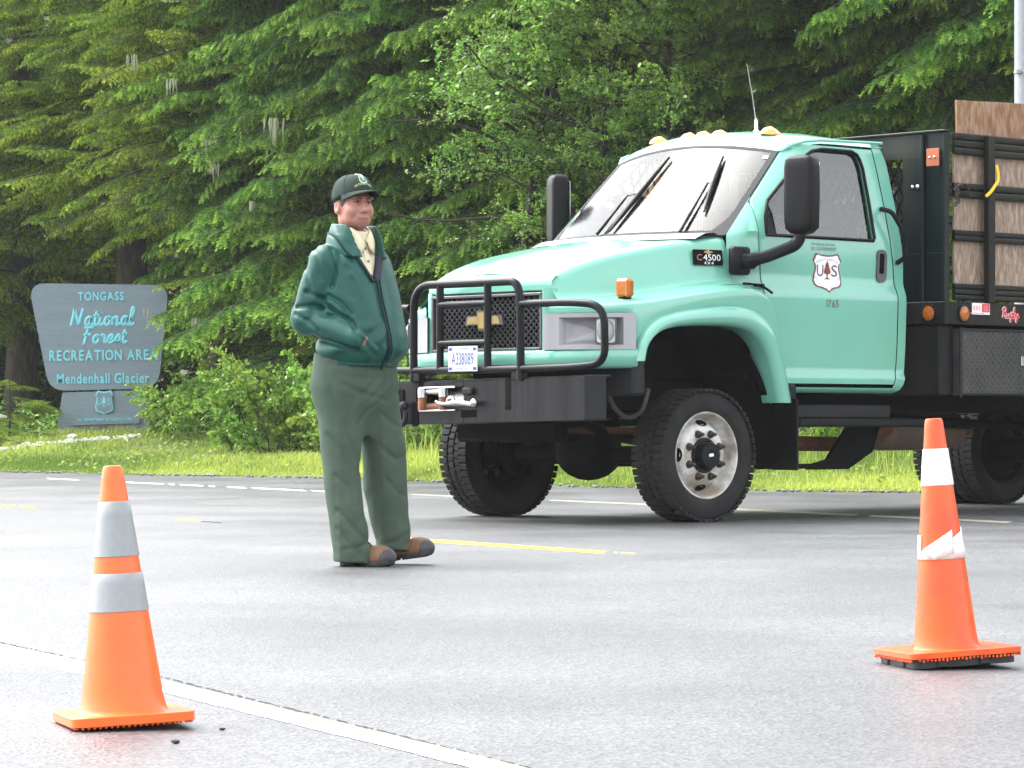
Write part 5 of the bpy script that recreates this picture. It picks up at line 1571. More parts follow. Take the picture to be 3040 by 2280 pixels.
# --- number plate
mb = MB(); mb.box((1.238, .033, 1.077), (.006, .285, .166), .002); pl = P_("number_plate", mb, m_platew, smooth=0)
pm_ = lambda y, z, l=.0015: (lambda P: np.stack([np.full(len(P), 1.241 + l) + P[:, 2], y + P[:, 0], z + P[:, 1]], 1))
mb = MB(); text(mb, "A338089", .215, .080, pm_(.033, 1.078), .10); P_("plate_number", mb, m_blue, pl, smooth=0)
mb = MB(); text(mb, "U.S. GOVERNMENT", .125, .014, pm_(.033, 1.144)); text(mb, "FOR OFFICIAL USE ONLY", .13, .012, pm_(.033, 1.012))
for y, z in ((-.085, 1.140), (.150, 1.140), (-.088, 1.012), (.152, 1.012)): mb.box((1.2415, y, z), (.001, .034, .020), .0004)
P_("plate_legend", mb, m_blue, pl, smooth=0)

# --- winch bumper, slightly lower on the far side
BM = rotx(.0165)
def bp(c): return BM @ np.array(c, float)
def bbox(mb, c, s, b=.004): mb.box(bp(c), s, b, BM)
mb = MB()
zc, zt, zb_ = .800, .940, .660
bbox(mb, (1.19, .58, .792), (.02, 1.14, .280)); bbox(mb, (1.19, -.80, .792), (.02, .68, .280))
bbox(mb, (1.19, -.225, .912), (.02, .47, .040)); bbox(mb, (1.19, -.225, .702), (.02, .47, .100))
bbox(mb, (1.07, .0, .936), (.23, 2.30, .012)); bbox(mb, (1.07, .0, .658), (.23, 2.30, .010)); bbox(mb, (1.0, -.2, .80), (.02, .7, .25))
P_("bumper", mb, mat("bumper_black", (.0045, .005, .0066), .30, spec=.15, noise=(7, .5, (.009, .010, .013)), noise2=(3, .4, (.030, .030, .030), .1), stretch=(1, 3, .15)), smooth=0)
for s in (1, -1):
    mb = MB(); mb.box(bp((1.150, s * 1.198, .798)), (.012, .140, .280), .003, BM @ rotz(s * .785)); P_("bumper_end", mb, m_plast, smooth=0)
# winch fairlead: upright and level rollers, rusty
wz = .815
mb = MB(); bbox(mb, (1.215, -.225, .893), (.03, .36, .012)); bbox(mb, (1.215, -.225, .742), (.03, .36, .012)); bbox(mb, (1.10, -.225, .81), (.012, .5, .2)); win_ = P_("winch_fairlead", mb, m_chrome, smooth=0)
for y in (-.375, -.165):
    mb = MB(); mb.lathe([(.0, .0), (.031, .0), (.031, .055), (.029, .06), (.029, .13), (.031, .132), (.031, .145), (0, .145)], bp((1.222, y, .745)), BM @ np.array([0, 0, 1.]), 14); P_("roller", mb, m_rust, win_, smooth=40)
    mb = MB(); mb.lathe([(.0322, .085), (.0322, .146)], bp((1.222, y, .745)), BM @ np.array([0, 0, 1.]), 14); P_("roller_sleeve", mb, m_chrome, win_, smooth=40)
for z, m_ in ((.868, m_chrome), (.768, m_rust)):
    mb = MB(); mb.tube([bp((1.20, -.34, z)), bp((1.20, -.20, z))], .024, 12); P_("roller", mb, m_, win_, smooth=40)
mb = MB(); mb.tube(cr([bp((1.235, -.22, .80)), bp((1.25, -.16, .785)), bp((1.245, -.10, .782))], 4), .012, 8)
mb.tube(cr([bp((1.25, -.09, .785)), bp((1.255, .02, .79)), bp((1.245, .13, .775)), bp((1.235, .175, .77))], 4), [.016] * 4 + [.018] * 4 + [.015] * 4 + [.02], 8)
mb.tube([bp((1.25, -.06, .79)) + .035 * np.array([0, math.cos(a), math.sin(a)]) for a in np.linspace(-.2, 3.3, 9)], .011, 8); mb.sphere(bp((1.24, .16, .785)), .03, 10, 8)
P_("winch_hook", mb, m_chrome, smooth=60)
mb = MB(); bbox(mb, (1.201, .06, .715), (.006, .15, .05), .002); bbox(mb, (1.203, -.47, .72), (.006, .06, .16), .002); P_("bumper_slot", mb, m_gap, smooth=0)
mb = MB(); mb.box(bp((1.21, .07, .862)), (.04, .10, .05), .02, BM); P_("tow_bracket", mb, m_dirty, smooth=40)
mb = MB(); mb.tube([bp((1.235, -.575 + .045 * math.cos(a), .715 + .062 * math.sin(a))) for a in np.linspace(-3.6, .5, 14)], [.018] * 14, 8); mb.sphere(bp((1.24, -.545, .778)), .032, 12, 8); P_("shackle", mb, m_plast, smooth=60)
mb = MB(); bbox(mb, (1.205, -.63, .79), (.012, .10, .20), .003); P_("shackle_plate", mb, m_dull, smooth=0)

# --- wheels
def tyre_mb(w=.27):
    mb = MB(); h = w / 2
    mb.lathe([(.272, h * .80), (.288, h * .86), (.305, h * .97), (.335, h * 1.02), (.372, h * 1.02), (.400, h * .96), (.420, h * .90), (.428, h * .80), (.430, 0), (.428, -h * .80), (.420, -h * .90), (.400, -h * .96), (.372, -h * 1.02), (.335, -h * 1.02), (.305, -h * .97), (.288, -h * .86), (.272, -h * .80)], (0, 0, 0), (0, 1, 0), 72)
    return mb
def lug_mb(w=.27, n=54):
    mb = MB(); h = w / 2
    for i in range(n):
        for j, (y, ww) in enumerate(((h * .74, .085), (h * .12, .055), (-h * .36, .05), (-h * .76, .085))):
            a = 2 * math.pi * (i + (.5 if j % 2 else 0) + .1 * j) / n
            M = roty(-a) @ rotz(.0)
            mb.box(M @ np.array([.431, y, 0]), (.022, ww * w / .27, .040), .004, M)
    return mb
def rim_mb(front=True):
    mb = MB()
    o = [(.268, .088), (.286, .108), (.291, .116), (.287, .121), (.279, .119), (.272, .108), (.266, .075), (.258, .035), (.246, .018), (.235, .024), (.222, .045), (.205, .072), (.188, .086), (.165, .092), (.112, .092), (.112, .06)]
    if not front: o = [(.268, .088), (.286, .108), (.291, .116), (.287, .121), (.279, .119), (.272, .108), (.262, .02), (.25, -.05), (.22, -.085), (.18, -.09), (.11, -.09), (.11, -.12)]
    mb.lathe(o, (0, 0, 0), (0, 1, 0), 64); return mb
TY, LG = None, None
def wheel(x, y, s, front=True, steer=0.):
    global TY, LG
    mb = rim_mb(front); V = np.concatenate(mb.V)
    o = P_("wheel", mb, m_white_w, smooth=40)
    o.location = (x, s * y, .4405); o.rotation_euler = (0, 0, (0 if s > 0 else math.pi) + steer)
    if TY is None:
        TY = tyre_mb().build("tyre", m_tyre, o, smooth=40); LG = lug_mb().build("tread_blocks", m_tyre, o, smooth=0); LG["kind"] = "stuff"
    else:
        share(TY, o); share(LG, o)
    return o
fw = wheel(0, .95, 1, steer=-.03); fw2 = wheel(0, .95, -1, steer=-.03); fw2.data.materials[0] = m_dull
nut0 = None
for w_ in (fw, fw2):
    # ring, locking hub, nuts, hand holes
    mb = MB(); mb.lathe([(.118, .088), (.118, .100), (.112, .108), (.098, .108), (.090, .095), (.0, .095)], (0, 0, 0), (0, 1, 0), 40); P_("hub_ring", mb, m_hub, w_, smooth=40)
    mb = MB(); mb.lathe([(.088, .09), (.088, .150), (.082, .160), (.034, .160), (.030, .155), (0, .155)], (0, 0, 0), (0, 1, 0), 36); P_("locking_hub", mb, m_black, w_, smooth=40)
    mb = MB(); mb.box((0, .162, .002), (.042, .006, .020), .002, roty(.12)); P_("hub_dial", mb, m_dwhite, w_, smooth=0)
    for i in range(8):
        a = 2 * math.pi * (i + .5) / 8
        if nut0 is None:
            mb = MB(); mb.lathe([(.0, 0), (.027, 0), (.027, .006), (.021, .008), (.021, .026), (.012, .032), (.012, .055), (.008, .060), (0, .060)], (0, 0, 0), (0, 1, 0), 12); nut0 = P_("lug_nut", mb, m_nut, w_, smooth=30); o = nut0
        else: o = share(nut0, w_)
        o.location = (.150 * math.cos(a), .090, .150 * math.sin(a))
    for i in range(4):
        a = math.pi / 2 * i + .02
        M = roty(-a)
        mb = MB(); ex = M @ np.array([1., 0, 0]); ez = M @ np.array([0, 0, 1.]); nn_ = np.array([0, 1., 0]) * .68 + ex * .73
        tx = np.cross(nn_, ez); c = ex * .214 + np.array([0, .0615, 0])
        mb.add([c + ez * .047 * math.cos(q) + tx * .031 * math.sin(q) for q in np.linspace(0, 2 * math.pi, 18, endpoint=False)], [tuple(range(18))]); P_("hand_hole", mb, m_gap, w_, smooth=0)
for s in (1, -1):
    for y in (1.02, .70):
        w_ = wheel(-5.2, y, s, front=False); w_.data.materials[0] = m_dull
# --- underbody
mb = MB(); mb.tube([(0, -.86, .44), (0, -.2, .44)], .065, 12); mb.tube([(0, .2, .44), (0, .86, .44)], .06, 12); mb.sphere((0, -.05, .45), (.2, .26, .19), 16, 10)
for s in (1, -1): mb.sphere((0, s * .80, .44), (.12, .09, .15), 12, 8); mb.box((0, s * .55, .62), (.22, .10, .22), .02)
P_("front_axle", mb, m_dull, smooth=40)
mb = MB()
for s in (1, -1):
    mb.box((-2.6, s * .43, .84), (7.6, .08, .22), .01); mb.tube(cr([(.72, s * .5, .72), (.35, s * .5, .585), (0, s * .5, .535), (-.4, s * .5, .585), (-.75, s * .5, .74)], 5), .038, 6)
for x in (.95, -.9, -2.2, -3.4, -4.6): mb.box((x, 0, .84), (.10, .86, .16), .01)
mb.box((.2, 0, 1.08), (1.2, .80, .55), .05); mb.box((-1.0, 0, .72), (.9, .36, .36), .08); mb.tube([(-1.4, 0, .72), (-5.1, 0, .62)], .04, 10); mb.box((.72, -.05, .60), (.12, 1.0, .14), .02); mb.box((.45, .0, .60), (.5, .5, .16), .04)
P_("chassis", mb, m_dull, smooth=40)
mb = MB(); mb.box((.62, .80, .96), (.12, .52, .26), .02); P_("battery_tray", mb, m_plast, smooth=30)
mb = MB(); mb.tube(cr([(.50, .62, .90), (.48, .68, .76), (.45, .78, .69), (.42, .88, .74), (.40, .92, .88)], 5), .016, 8); P_("brake_hose", mb, mat("hose_grey", (.06, .058, .055), .7, noise=(20, .6, (.07, .065, .06))), smooth=60)
m_rodrust = mat("dark_rust", (.060, .024, .012), .8, spec=.2, noise=(9, .6, (.11, .045, .02)))
mb = MB(); mb.tube([(.66, .15, .61), (.10, .90, .60)], .024, 8); P_("steering_rod", mb, m_rodrust, smooth=60)
mb = MB(); mb.tube([(-5.2, -1.0, .44), (-5.2, 1.0, .44)], .10, 12); mb.sphere((-5.2, 0, .46), (.26, .26, .26), 16, 10); P_("rear_axle", mb, m_dull, smooth=40)
mb = MB(); mb.tube([(-.9, .52, .52), (-2.1, .50, .50)], .055, 10); mb.tube(cr([(-2.0, .50, .50), (-2.5, .2, .56), (-3.2, -.1, .60)], 4), .05, 10); P_("exhaust_pipe", mb, m_rust, smooth=60)
mb = MB(); mb.lathe([(0, 0), (.10, .0), (.148, .04), (.155, .1), (.155, .92), (.14, 1.0), (.06, 1.12), (.055, 1.2), (0, 1.2)], (-3.1, -.2, .60), (-1, -.02, 0), 24)
P_("silencer", mb, mat("muddy_steel", (.15, .105, .068), .6, noise=(5, .6, (.20, .15, .105)), noise2=(12, .4, (.08, .058, .04))), smooth=40)
# mudflaps behind the front wheels
for s in (1, -1):
    mb = MB(); mb.box((-.835, s * 1.005, .575), (.02, .235, .48), .006); mb.box((-.80, s * 1.0, .86), (.12, .20, .12), .02); P_("mudflap", mb, m_mir, smooth=20)
# running board with its toe plate and hangers
for s in (1, -1):
    mb = MB(); mb.box((-1.62, s * .985, .655), (1.46, .22, .055), .010); st_ = P_("running_board", mb, m_black, smooth=0)
    mb = MB(); mb.box((-1.47, s * .90, .735), (1.14, .03, .09), .008); P_("toe_plate", mb, m_plast, st_, smooth=0)
    mb = MB()
    for i in range(34): mb.box((-.98 - i * .038, s * (1.02 + .02 * (i % 2)), .684), (.022, .008, .005), .001, rotz(.6 if i % 2 else -.6))
    P_("tread_studs", mb, m_plast, st_, smooth=0)
    mb = MB(); mb.prism([(-1.72, .63), (-2.06, .63), (-1.98, .45), (-1.72, .33), (-1.3, .33), (-1.3, .36), (-1.5, .40)], .03, np.array([[1., 0, 0], [0, 0, -1], [0, 1, 0]]), (0, s * .80, 0))
    mb.box((-1.15, s * .80, .355), (.8, .03, .035), .004); P_("board_hanger", mb, m_dull, st_, smooth=0)

# --- stake bed
zr0, zr1, ye = 1.352, 1.512, 1.22
mb = MB(); mb.box((-2.30, 0, (zr0 + zr1) / 2), (.06, 2 * ye, zr1 - zr0), .004)
for s in (1, -1): mb.box((-4.60, s * (ye - .02), (zr0 + zr1) / 2), (4.54, .04, zr1 - zr0), .004)
mb.box((-6.87, 0, (zr0 + zr1) / 2), (.04, 2 * ye - .1, zr1 - zr0), .004)
P_("bed_rail", mb, m_dirty, smooth=0)
mb = MB(); mb.box((-4.6, 0, 1.49), (4.5, 2.36, .03), .004); mb.box((-4.6, 0, 1.40), (4.5, 1.0, .10), .01); P_("bed_floor", mb, m_dull, smooth=0)
# headboard: sheet panels round a mesh window, folded edge posts
mb = MB()
hz0, hz1 = 1.514, 2.715
for y0_, y1_, z0_, z1_ in ((-ye, ye, hz0, 1.86), (-ye, ye, 2.54, hz1), (.80, ye, 1.86, 2.54), (-ye, -.80, 1.86, 2.54)):
    mb.box((-2.315, (y0_ + y1_) / 2, (z0_ + z1_) / 2), (.012, y1_ - y0_, z1_ - z0_ - .002), .001)
for s in (1, -1):
    mb.box((-2.30, s * 1.00, 2.11), (.05, .03, 1.19), .008); mb.box((-2.30, s * (ye - .012), 2.11), (.055, .022, 1.19), .005)
mb.box((-2.30, 0, hz1 + .006), (.06, 2 * ye, .014), .003)
hb = P_("headboard", mb, mat("bed_green_black", (.0045, .0105, .0115), .36, spec=.18, noise=(4, .6, (.008, .014, .014)), noise2=(2.2, .6, (.040, .038, .026), .09), stretch=(1, 1, .16)), smooth=0)
mb = MB()
for sgn in (1, -1):
    for i in range(-12, 22):
        a = np.array([-.80 + i * .085, 1.86 if sgn > 0 else 2.54]); b = a + np.array([.40, sgn * .68])
        ta = max(0, (-.80 - a[0]) / .40); tb = min(1, (.80 - a[0]) / .40)
        if tb - ta < .03: continue
        p, q = a + (b - a) * ta, a + (b - a) * tb; mb.tube([(-2.315, p[0], p[1]), (-2.315, q[0], q[1])], .011, 4)
P_("headboard_mesh", mb, m_dull, hb, smooth=0)
for s in (1, -1):
    mb = MB(); mb.box((-2.268, s * 1.115, 2.535), (.008, .115, .125), .002); rf = P_("reflector_plate", mb, mat("faded_orange_plate", (.36, .095, .03), .5, noise=(12, .5, (.25, .07, .03))), hb, smooth=0)
    mb = MB(); mb.sphere((-2.263, s * 1.135, 2.535), .011, 8, 6); mb.sphere((-2.263, s * 1.09, 2.535), .011, 8, 6); P_("bolt", mb, m_chrome, hb, smooth=60)
    mb = MB(); mb.sphere((-2.306, s * .95, 2.335), .02, 8, 6); mb.sphere((-2.306, s * .90, 2.335), .016, 8, 6); P_("bolt", mb, m_chrome, hb, smooth=60)
# side stakes and corrugated slats, each its own piece
slat_m = m_dirty
for s in (1, -1):
    for x in (-2.765, -3.72, -4.68, -5.64, -6.55):
        mb = MB(); mb.box((x, s * (ye + .005), 2.11), (.095, .04, 1.20), .008); mb.box((x + .037, s * (ye + .025), 2.11), (.02, .02, 1.19), .004); P_("stake", mb, slat_m, smooth=0)
    for z0_, z1_ in ((2.56, 2.715), (2.255, 2.36), (1.945, 2.025), (1.525, 1.645)):
        n_ = 3 if z1_ - z0_ > .11 else 2
        for i in range(n_):
            zc = z0_ + (z1_ - z0_) * (i + .5) / n_; hh = (z1_ - z0_) / n_
            mb = MB()
            prof = [(.0, -.5), (.022, -.42), (.026, -.2), (.026, .2), (.022, .42), (.0, .5)]
            mb.grid([[(x, s * (ye - .028 + o), zc + hh * f) for o, f in prof] for x in (-2.385, -6.75)])
            mb.add([(-2.385, s * (ye - .028 + o), zc + hh * f) for o, f in prof], [tuple(range(6))])
            P_("slat", mb, slat_m, smooth=0)
mb = MB()
for i in range(7):
    c = np.array([-2.375 - .012 * (i % 3), 1.235, 2.335 - .022 * i]); mb.tube([c + np.array([.012 * math.cos(a), .006 * (i % 2), .016 * math.sin(a)]) for a in np.linspace(0, 6.28, 8, endpoint=False)], .006, 5, closed=True)
mb.tube(cr([(-2.36, 1.23, 2.30), (-2.40, 1.25, 2.34), (-2.47, 1.25, 2.34), (-2.52, 1.25, 2.26)], 4), .010, 6)
P_("latch_chain", mb, m_nut, smooth=60)
for s in (1, -1):
    mb = MB(); mb.lathe([(.0, 0), (.052, 0), (.052, .012), (.042, .014), (.040, .020), (0, .026)], (-2.268, s * 1.08, 1.432), (1, 0, 0), 24); o = P_("marker_lamp", mb, m_amber, smooth=40)
    mb = MB(); mb.lathe([(.0, 0), (.052, 0), (.052, .012), (.042, .014), (.040, .020), (0, .026)], (-2.475, s * 1.221, 1.430), (0, s, 0), 24); o = P_("marker_lamp", mb, m_amber, smooth=40)
    for a_, d_ in (((-2.2685, s * 1.08, 1.432), (1, 0, 0)), ((-2.475, s * 1.2215, 1.430), (0, s, 0))):
        mb = MB(); mb.lathe([(.066, -.002), (.066, .010), (.060, .014), (.053, .014), (.053, 0)], a_, d_, 24); P_("lamp_grommet", mb, m_mir, smooth=40)
mb = MB(); mb.box((-2.67, 1.2215, 1.468), (.20, .002, .082), .0008); stk = P_("bed_sticker", mb, m_dwhite, smooth=0)
mb = MB(); mb.box((-2.722, 1.2226, 1.474), (.086, .002, .060), .0005); P_("sticker_panel", mb, m_red, stk, smooth=0)
mb = MB()
for i in range(4): mb.box((-2.722, 1.2237, 1.492 - i * .012), (.05, .0006, .004), .0002)
mb.box((-2.62, 1.2226, 1.436), (.17, .001, .008), .0003)
for i in range(3): mb.box((-2.592 - i * .03, 1.2226, 1.474), (.022, .001, .034), .0004)
P_("sticker_print", mb, mat("sticker_pink", (.75, .35, .38), .5), stk, smooth=0)
rmap = lambda P: np.stack([-3.005 - P[:, 0], np.full(len(P), 1.2205) + P[:, 2] * .35, 1.440 + P[:, 1]], 1)
mb = MB(); script(mb, "Rugby", .185, .070, lambda P: rmap(P), .0095, .15, .5); P_("script_badge_edge", mb, m_dwhite, smooth=60)
mb = MB(); script(mb, "Rugby", .185, .070, lambda P: rmap(P) + np.array([0, .003, 0]), .006, .15, .5); P_("script_badge", mb, m_red, smooth=60)
# tool box of tread plate under the bed
m_tread = mat("tread_plate", (.026, .026, .029), .40, spec=.3, noise=(6, .5, (.04, .039, .036)), noise2=(2.5, .5, (.075, .07, .06), .1), bump=(55, .9, .006))
for s in (1, -1):
    mb = MB(); mb.box((-3.3, s * 1.00, 1.09), (1.70, .42, .47), .006); tb_ = P_("tool_box", mb, m_tread, smooth=0)
    mb = MB(); mb.box((-2.458, s * 1.212, 1.085), (.03, .012, .50), .003); mb.box((-3.3, s * 1.212, 1.317), (1.66, .012, .018), .003); mb.box((-3.3, s * 1.212, .862), (1.66, .012, .018), .003); P_("box_trim", mb, m_plast, tb_, smooth=0)
    mb = MB(); mb.box((-3.16, s * 1.214, 1.10), (.05, .014, .07), .004); P_("box_latch", mb, m_chrome, tb_, smooth=0)
    if s > 0:
        mb = MB()
        for i in range(-11, 12):                     # raised treads of the chequer plate
            for j in range(-8, 9):
                if (i + j) % 2: continue
                mb.box((-2.82 + i * .030, 1.2115, 1.09 + j * .026), (.020, .004, .006), .0012, roty(.78 if i % 2 else -.78))
        P_("tread_bars", mb, m_tread, tb_, smooth=0)["kind"] = "stuff"
    mb = MB(); mb.box((-2.36, s * .86, 1.10), (.16, .60, .50), .01); P_("bed_bulkhead", mb, m_dirty, smooth=0)

# --- boards carried on the bed and the strap on the stake: things of their own, placed in the truck's frame
TM = np.array(Matrix.Translation((.56, 22.18, 0)) @ Matrix.Rotation(R(223), 4, 'Z'))
def on_truck(o, loc, ry=0.):
    M = Matrix(TM.tolist()) @ Matrix.Translation(loc) @ Matrix.Rotation(ry, 4, 'Y'); o.matrix_world = M
m_ply = mat("weathered_plywood", (.17, .066, .020), .6, noise=(6, .8, (.26, .115, .035), .2), noise2=(13, .5, (.42, .31, .23), .09), stretch=(1.6, 1, .45), bump=(30, .3, .004))
m_osb = mat("pale_chipboard", (.27, .19, .14), .65, noise=(16, .8, (.42, .33, .26), .09), noise2=(34, .6, (.15, .095, .06), .07), stretch=(1.5, 1, .4), bump=(40, .3, .004))
mb = MB(); mb.box((0, 0, 0), (2.3, .018, 1.22), .002); o = mb.build("plywood_board", m_ply, smooth=0); tag(o, "weathered brown plywood board standing above the top slat of the truck bed", "board"); on_truck(o, (-2.53 - 1.15, 1.125, 2.385), .035)
mb = MB(); mb.box((0, 0, 0), (2.4, .016, 1.06), .002); o = mb.build("chipboard_sheet", m_osb, smooth=0); tag(o, "pale pinkish chipboard sheet lining the inside of the bed's slats", "board"); on_truck(o, (-2.435 - 1.2, 1.160, 2.06))
m_str = mat("yellow_webbing", (.78, .52, .02), .6)
mb = MB(); mb.tube(cr([(.0, 0, .17), (-.012, .004, .11), (-.008, .006, .06), (.03, .008, .02), (.075, .006, -.025), (.125, .002, -.06)], 4), .0125, 6, flat=.5); o = mb.build("yellow_strap", m_str, smooth=60); tag(o, "short yellow strap hanging from the truck's side stake", "strap"); on_truck(o, (-2.80, 1.262, 2.33))
# ------------------------------------------------------------------ the man (local x to the picture's right, y away, z up)
m_skin = mat("skin", (.40, .195, .145), .5, noise=(13, .6, (.40, .130, .100)), noise2=(45, .3, (.32, .155, .118)), bump=(120, .12, .002))
def stubble(m):
    """shaved-beard colour over chin, jaw and upper lip"""
    nt = m.node_tree; p = nt.nodes["Principled BSDF"]; old = p.inputs["Base Color"].links[0].from_socket
    tc = nd(nt, "ShaderNodeTexCoord"); sx = nd(nt, "ShaderNodeSeparateXYZ"); nt.links.new(tc.outputs["Object"], sx.inputs[0])
    mr = nd(nt, "ShaderNodeMapRange"); mr.inputs[1].default_value = 1.565; mr.inputs[2].default_value = 1.625; mr.inputs[3].default_value = .30; mr.inputs[4].default_value = 0
    nt.links.new(sx.outputs[2], mr.inputs[0])
    mx = nd(nt, "ShaderNodeMixRGB"); mx.inputs[2].default_value = (.20, .125, .105, 1)
    nt.links.new(mr.outputs[0], mx.inputs[0]); nt.links.new(old, mx.inputs[1]); nt.links.new(mx.outputs[0], p.inputs["Base Color"])
stubble(m_skin)
m_jacket = mat("green_jacket", (.0095, .066, .051), .5, spec=.3, noise=(4, .3, (.014, .090, .068)), bump=(13, .5, .012))
m_jlin = mat("dark_lining", (.012, .016, .030), .7)
m_trous = mat("grey_green_trousers", (.060, .086, .064), .9, spec=.12, noise=(6, .5, (.088, .122, .094)), noise2=(2.5, .5, (.048, .075, .057)), bump=(16, .4, .010))
m_shirt = mat("cream_shirt", (.66, .60, .42), .8, noise=(8, .3, (.56, .50, .34)), bump=(30, .3, .006))
m_cap = mat("dark_cap", (.026, .040, .035), .85, spec=.15, noise=(10, .4, (.036, .052, .046)), bump=(70, .3, .003))
m_hair = mat("brown_hair", (.045, .024, .015), .6, noise=(40, .6, (.09, .055, .035)))
m_brow = mat("brown_brow", (.085, .045, .030), .8)
m_lips = mat("lips", (.24, .075, .07), .5)
m_eyew = mat("eye_white", (.30, .26, .24), .4)
m_iris = mat("iris", (.035, .035, .04), .2)
m_boot = mat("brown_boot_leather", (.125, .058, .022), .6, noise=(14, .6, (.19, .095, .04)), bump=(60, .3, .003))
m_sole = mat("boot_sole", (.014, .0145, .014), .7, noise=(20, .5, (.06, .062, .055)))
m_toe = mat("boot_toe_rubber", (.030, .030, .036), .55, noise=(20, .4, (.075, .076, .085)))
m_yel = mat("yellow_stitching", (.62, .56, .22), .7)
m_pgreen = mat("pale_green_stitching", (.45, .62, .45), .7)

MAN = thing("person", "man in green jacket and dark cap standing on the road, hand in jacket pocket", "person", (-.6535, 14.95, 0))
gx, gy = .72, -.694                                   # the way the chest faces
lx_, ly_ = -.694, -.72                                # towards his right hand
def tor(X, Y, cx, cy):
    """(lateral towards his right, forward)"""
    return (X - cx) * lx_ + (Y - cy) * ly_, (X - cx) * gx + (Y - cy) * gy

def torso_fn(X, Y, Z, prof):
    zz = [p[0] for p in prof]
    f = lambda k: np.interp(Z, zz, [p[k] for p in prof])
    a, b, off, cx = f(1), f(2), f(3), f(4)
    la, fo = tor(X, Y, cx, 0)
    fo = fo - off
    n = 2.35
    k = (np.abs(la / a) ** n + np.abs(fo / b) ** n) ** (1 / n)
    return (k - 1) * np.minimum(a, b)
#        z     lateral forward offset centre-x
JP = [(.86, .170, .125, .010, -.070), (.925, .190, .140, .025, -.070), (.955, .212, .160, .035, -.068), (.99, .226, .176, .040, -.066), (1.05, .228, .178, .034, -.066), (1.15, .222, .166, .024, -.072), (1.25, .222, .152, .012, -.080),
      (1.34, .214, .138, .002, -.084), (1.40, .196, .124, -.008, -.082), (1.44, .165, .110, -.014, -.078), (1.475, .142, .100, -.014, -.076), (1.51, .112, .088, -.008, -.073), (1.60, .07, .07, 0, -.068)]
def P3(u, v, y): return ((u - 800) / 470, y, (1222 - v) / 470)
SHR_, ELB_R, WR_R = (-.200, -.130, 1.395), (-.285, -.105, 1.135), (-.055, -.248, 1.040)
SHL_, ELB_L, WR_L = (.012, .130, 1.395), (.078, .110, 1.12), (.085, -.050, 1.03)

def grooves(X, Z, lines, ox, oy, sc):
    """cloth creases: (depth, width, points) drawn on the side of him that faces the road"""
    g = np.zeros_like(X)
    for dep, w, pts in lines:
        P = [(((ox + px / sc) * .7276 - 800) / 470, (1222 - (oy + py / sc) * .7276) / 470) for px, py in pts]
        best = np.full_like(X, 9.)
        for (ax_, az_), (bx_, bz_) in zip(P[:-1], P[1:]):
            dx, dz = bx_ - ax_, bz_ - az_; t = np.clip(((X - ax_) * dx + (Z - az_) * dz) / (dx * dx + dz * dz), 0, 1)
            best = np.minimum(best, np.hypot(X - ax_ - t * dx, Z - az_ - t * dz))
        g = np.maximum(g, dep * np.exp(-(best / w) ** 2)) - .3 * dep * np.exp(-((best - 1.9 * w) / w) ** 2)
    return g
JG = [(.016, .010, [(395, 760), (435, 900), (440, 950), (405, 1060)]), (.022, .011, [(345, 1180), (450, 1262), (560, 1320), (600, 1385)]), (.017, .012, [(205, 1095), (310, 1138), (350, 1150)]),
      (.016, .012, [(130, 1218), (250, 1200), (335, 1222)]), (.010, .012, [(120, 1270), (230, 1335), (310, 1410)]), (.010, .011, [(330, 1290), (450, 1285)]), (.012, .013, [(250, 1445), (420, 1500), (600, 1562)]),
      (.008, .016, [(520, 900), (600, 1150), (640, 1320)]), (.008, .014, [(690, 900), (760, 1120), (800, 1300)]), (.012, .012, [(380, 1125), (480, 1185), (560, 1275)]), (.010, .013, [(560, 1000), (640, 1180), (700, 1420)]),
      (.012, .012, [(330, 610), (470, 745), (560, 845)]), (.008, .012, [(250, 700), (300, 850), (330, 1000)]), (.008, .012, [(190, 800), (210, 950), (240, 1080)]), (.008, .010, [(640, 1380), (720, 1480), (800, 1560)]), (.008, .011, [(600, 1420), (690, 1530), (740, 1590)])]
TG = [(.008, .006, [(340, 100), (450, 112), (540, 92)]), (.011, .008, [(690, 70), (715, 230), (680, 330)]), (.013, .012, [(680, 335), (560, 300), (440, 245)]), (.011, .012, [(670, 375), (590, 430), (540, 520)]), (.008, .012, [(640, 200), (520, 190), (400, 170)]),
      (.009, .014, [(350, 260), (430, 500), (520, 760), (545, 850)]), (.004, .005, [(368, 380), (378, 1000), (430, 1400)]), (.012, .014, [(385, 880), (470, 960), (510, 1090)]), (.015, .013, [(400, 1120), (520, 1250), (615, 1365)]), (.014, .011, [(450, 1395), (540, 1380), (615, 1350)]), (.011, .012, [(400, 1250), (470, 1340), (560, 1440)]),
      (.013, .013, [(690, 680), (790, 772), (865, 742)]), (.010, .013, [(700, 450), (760, 510), (815, 540)]), (.004, .005, [(640, 650), (652, 900), (665, 1380)]), (.011, .013, [(700, 1370), (790, 1350), (870, 1302)]), (.009, .014, [(720, 900), (800, 1000), (870, 1040)]), (.009, .012, [(690, 340), (740, 360), (800, 300)]), (.008, .013, [(330, 600), (420, 720), (450, 800)])]
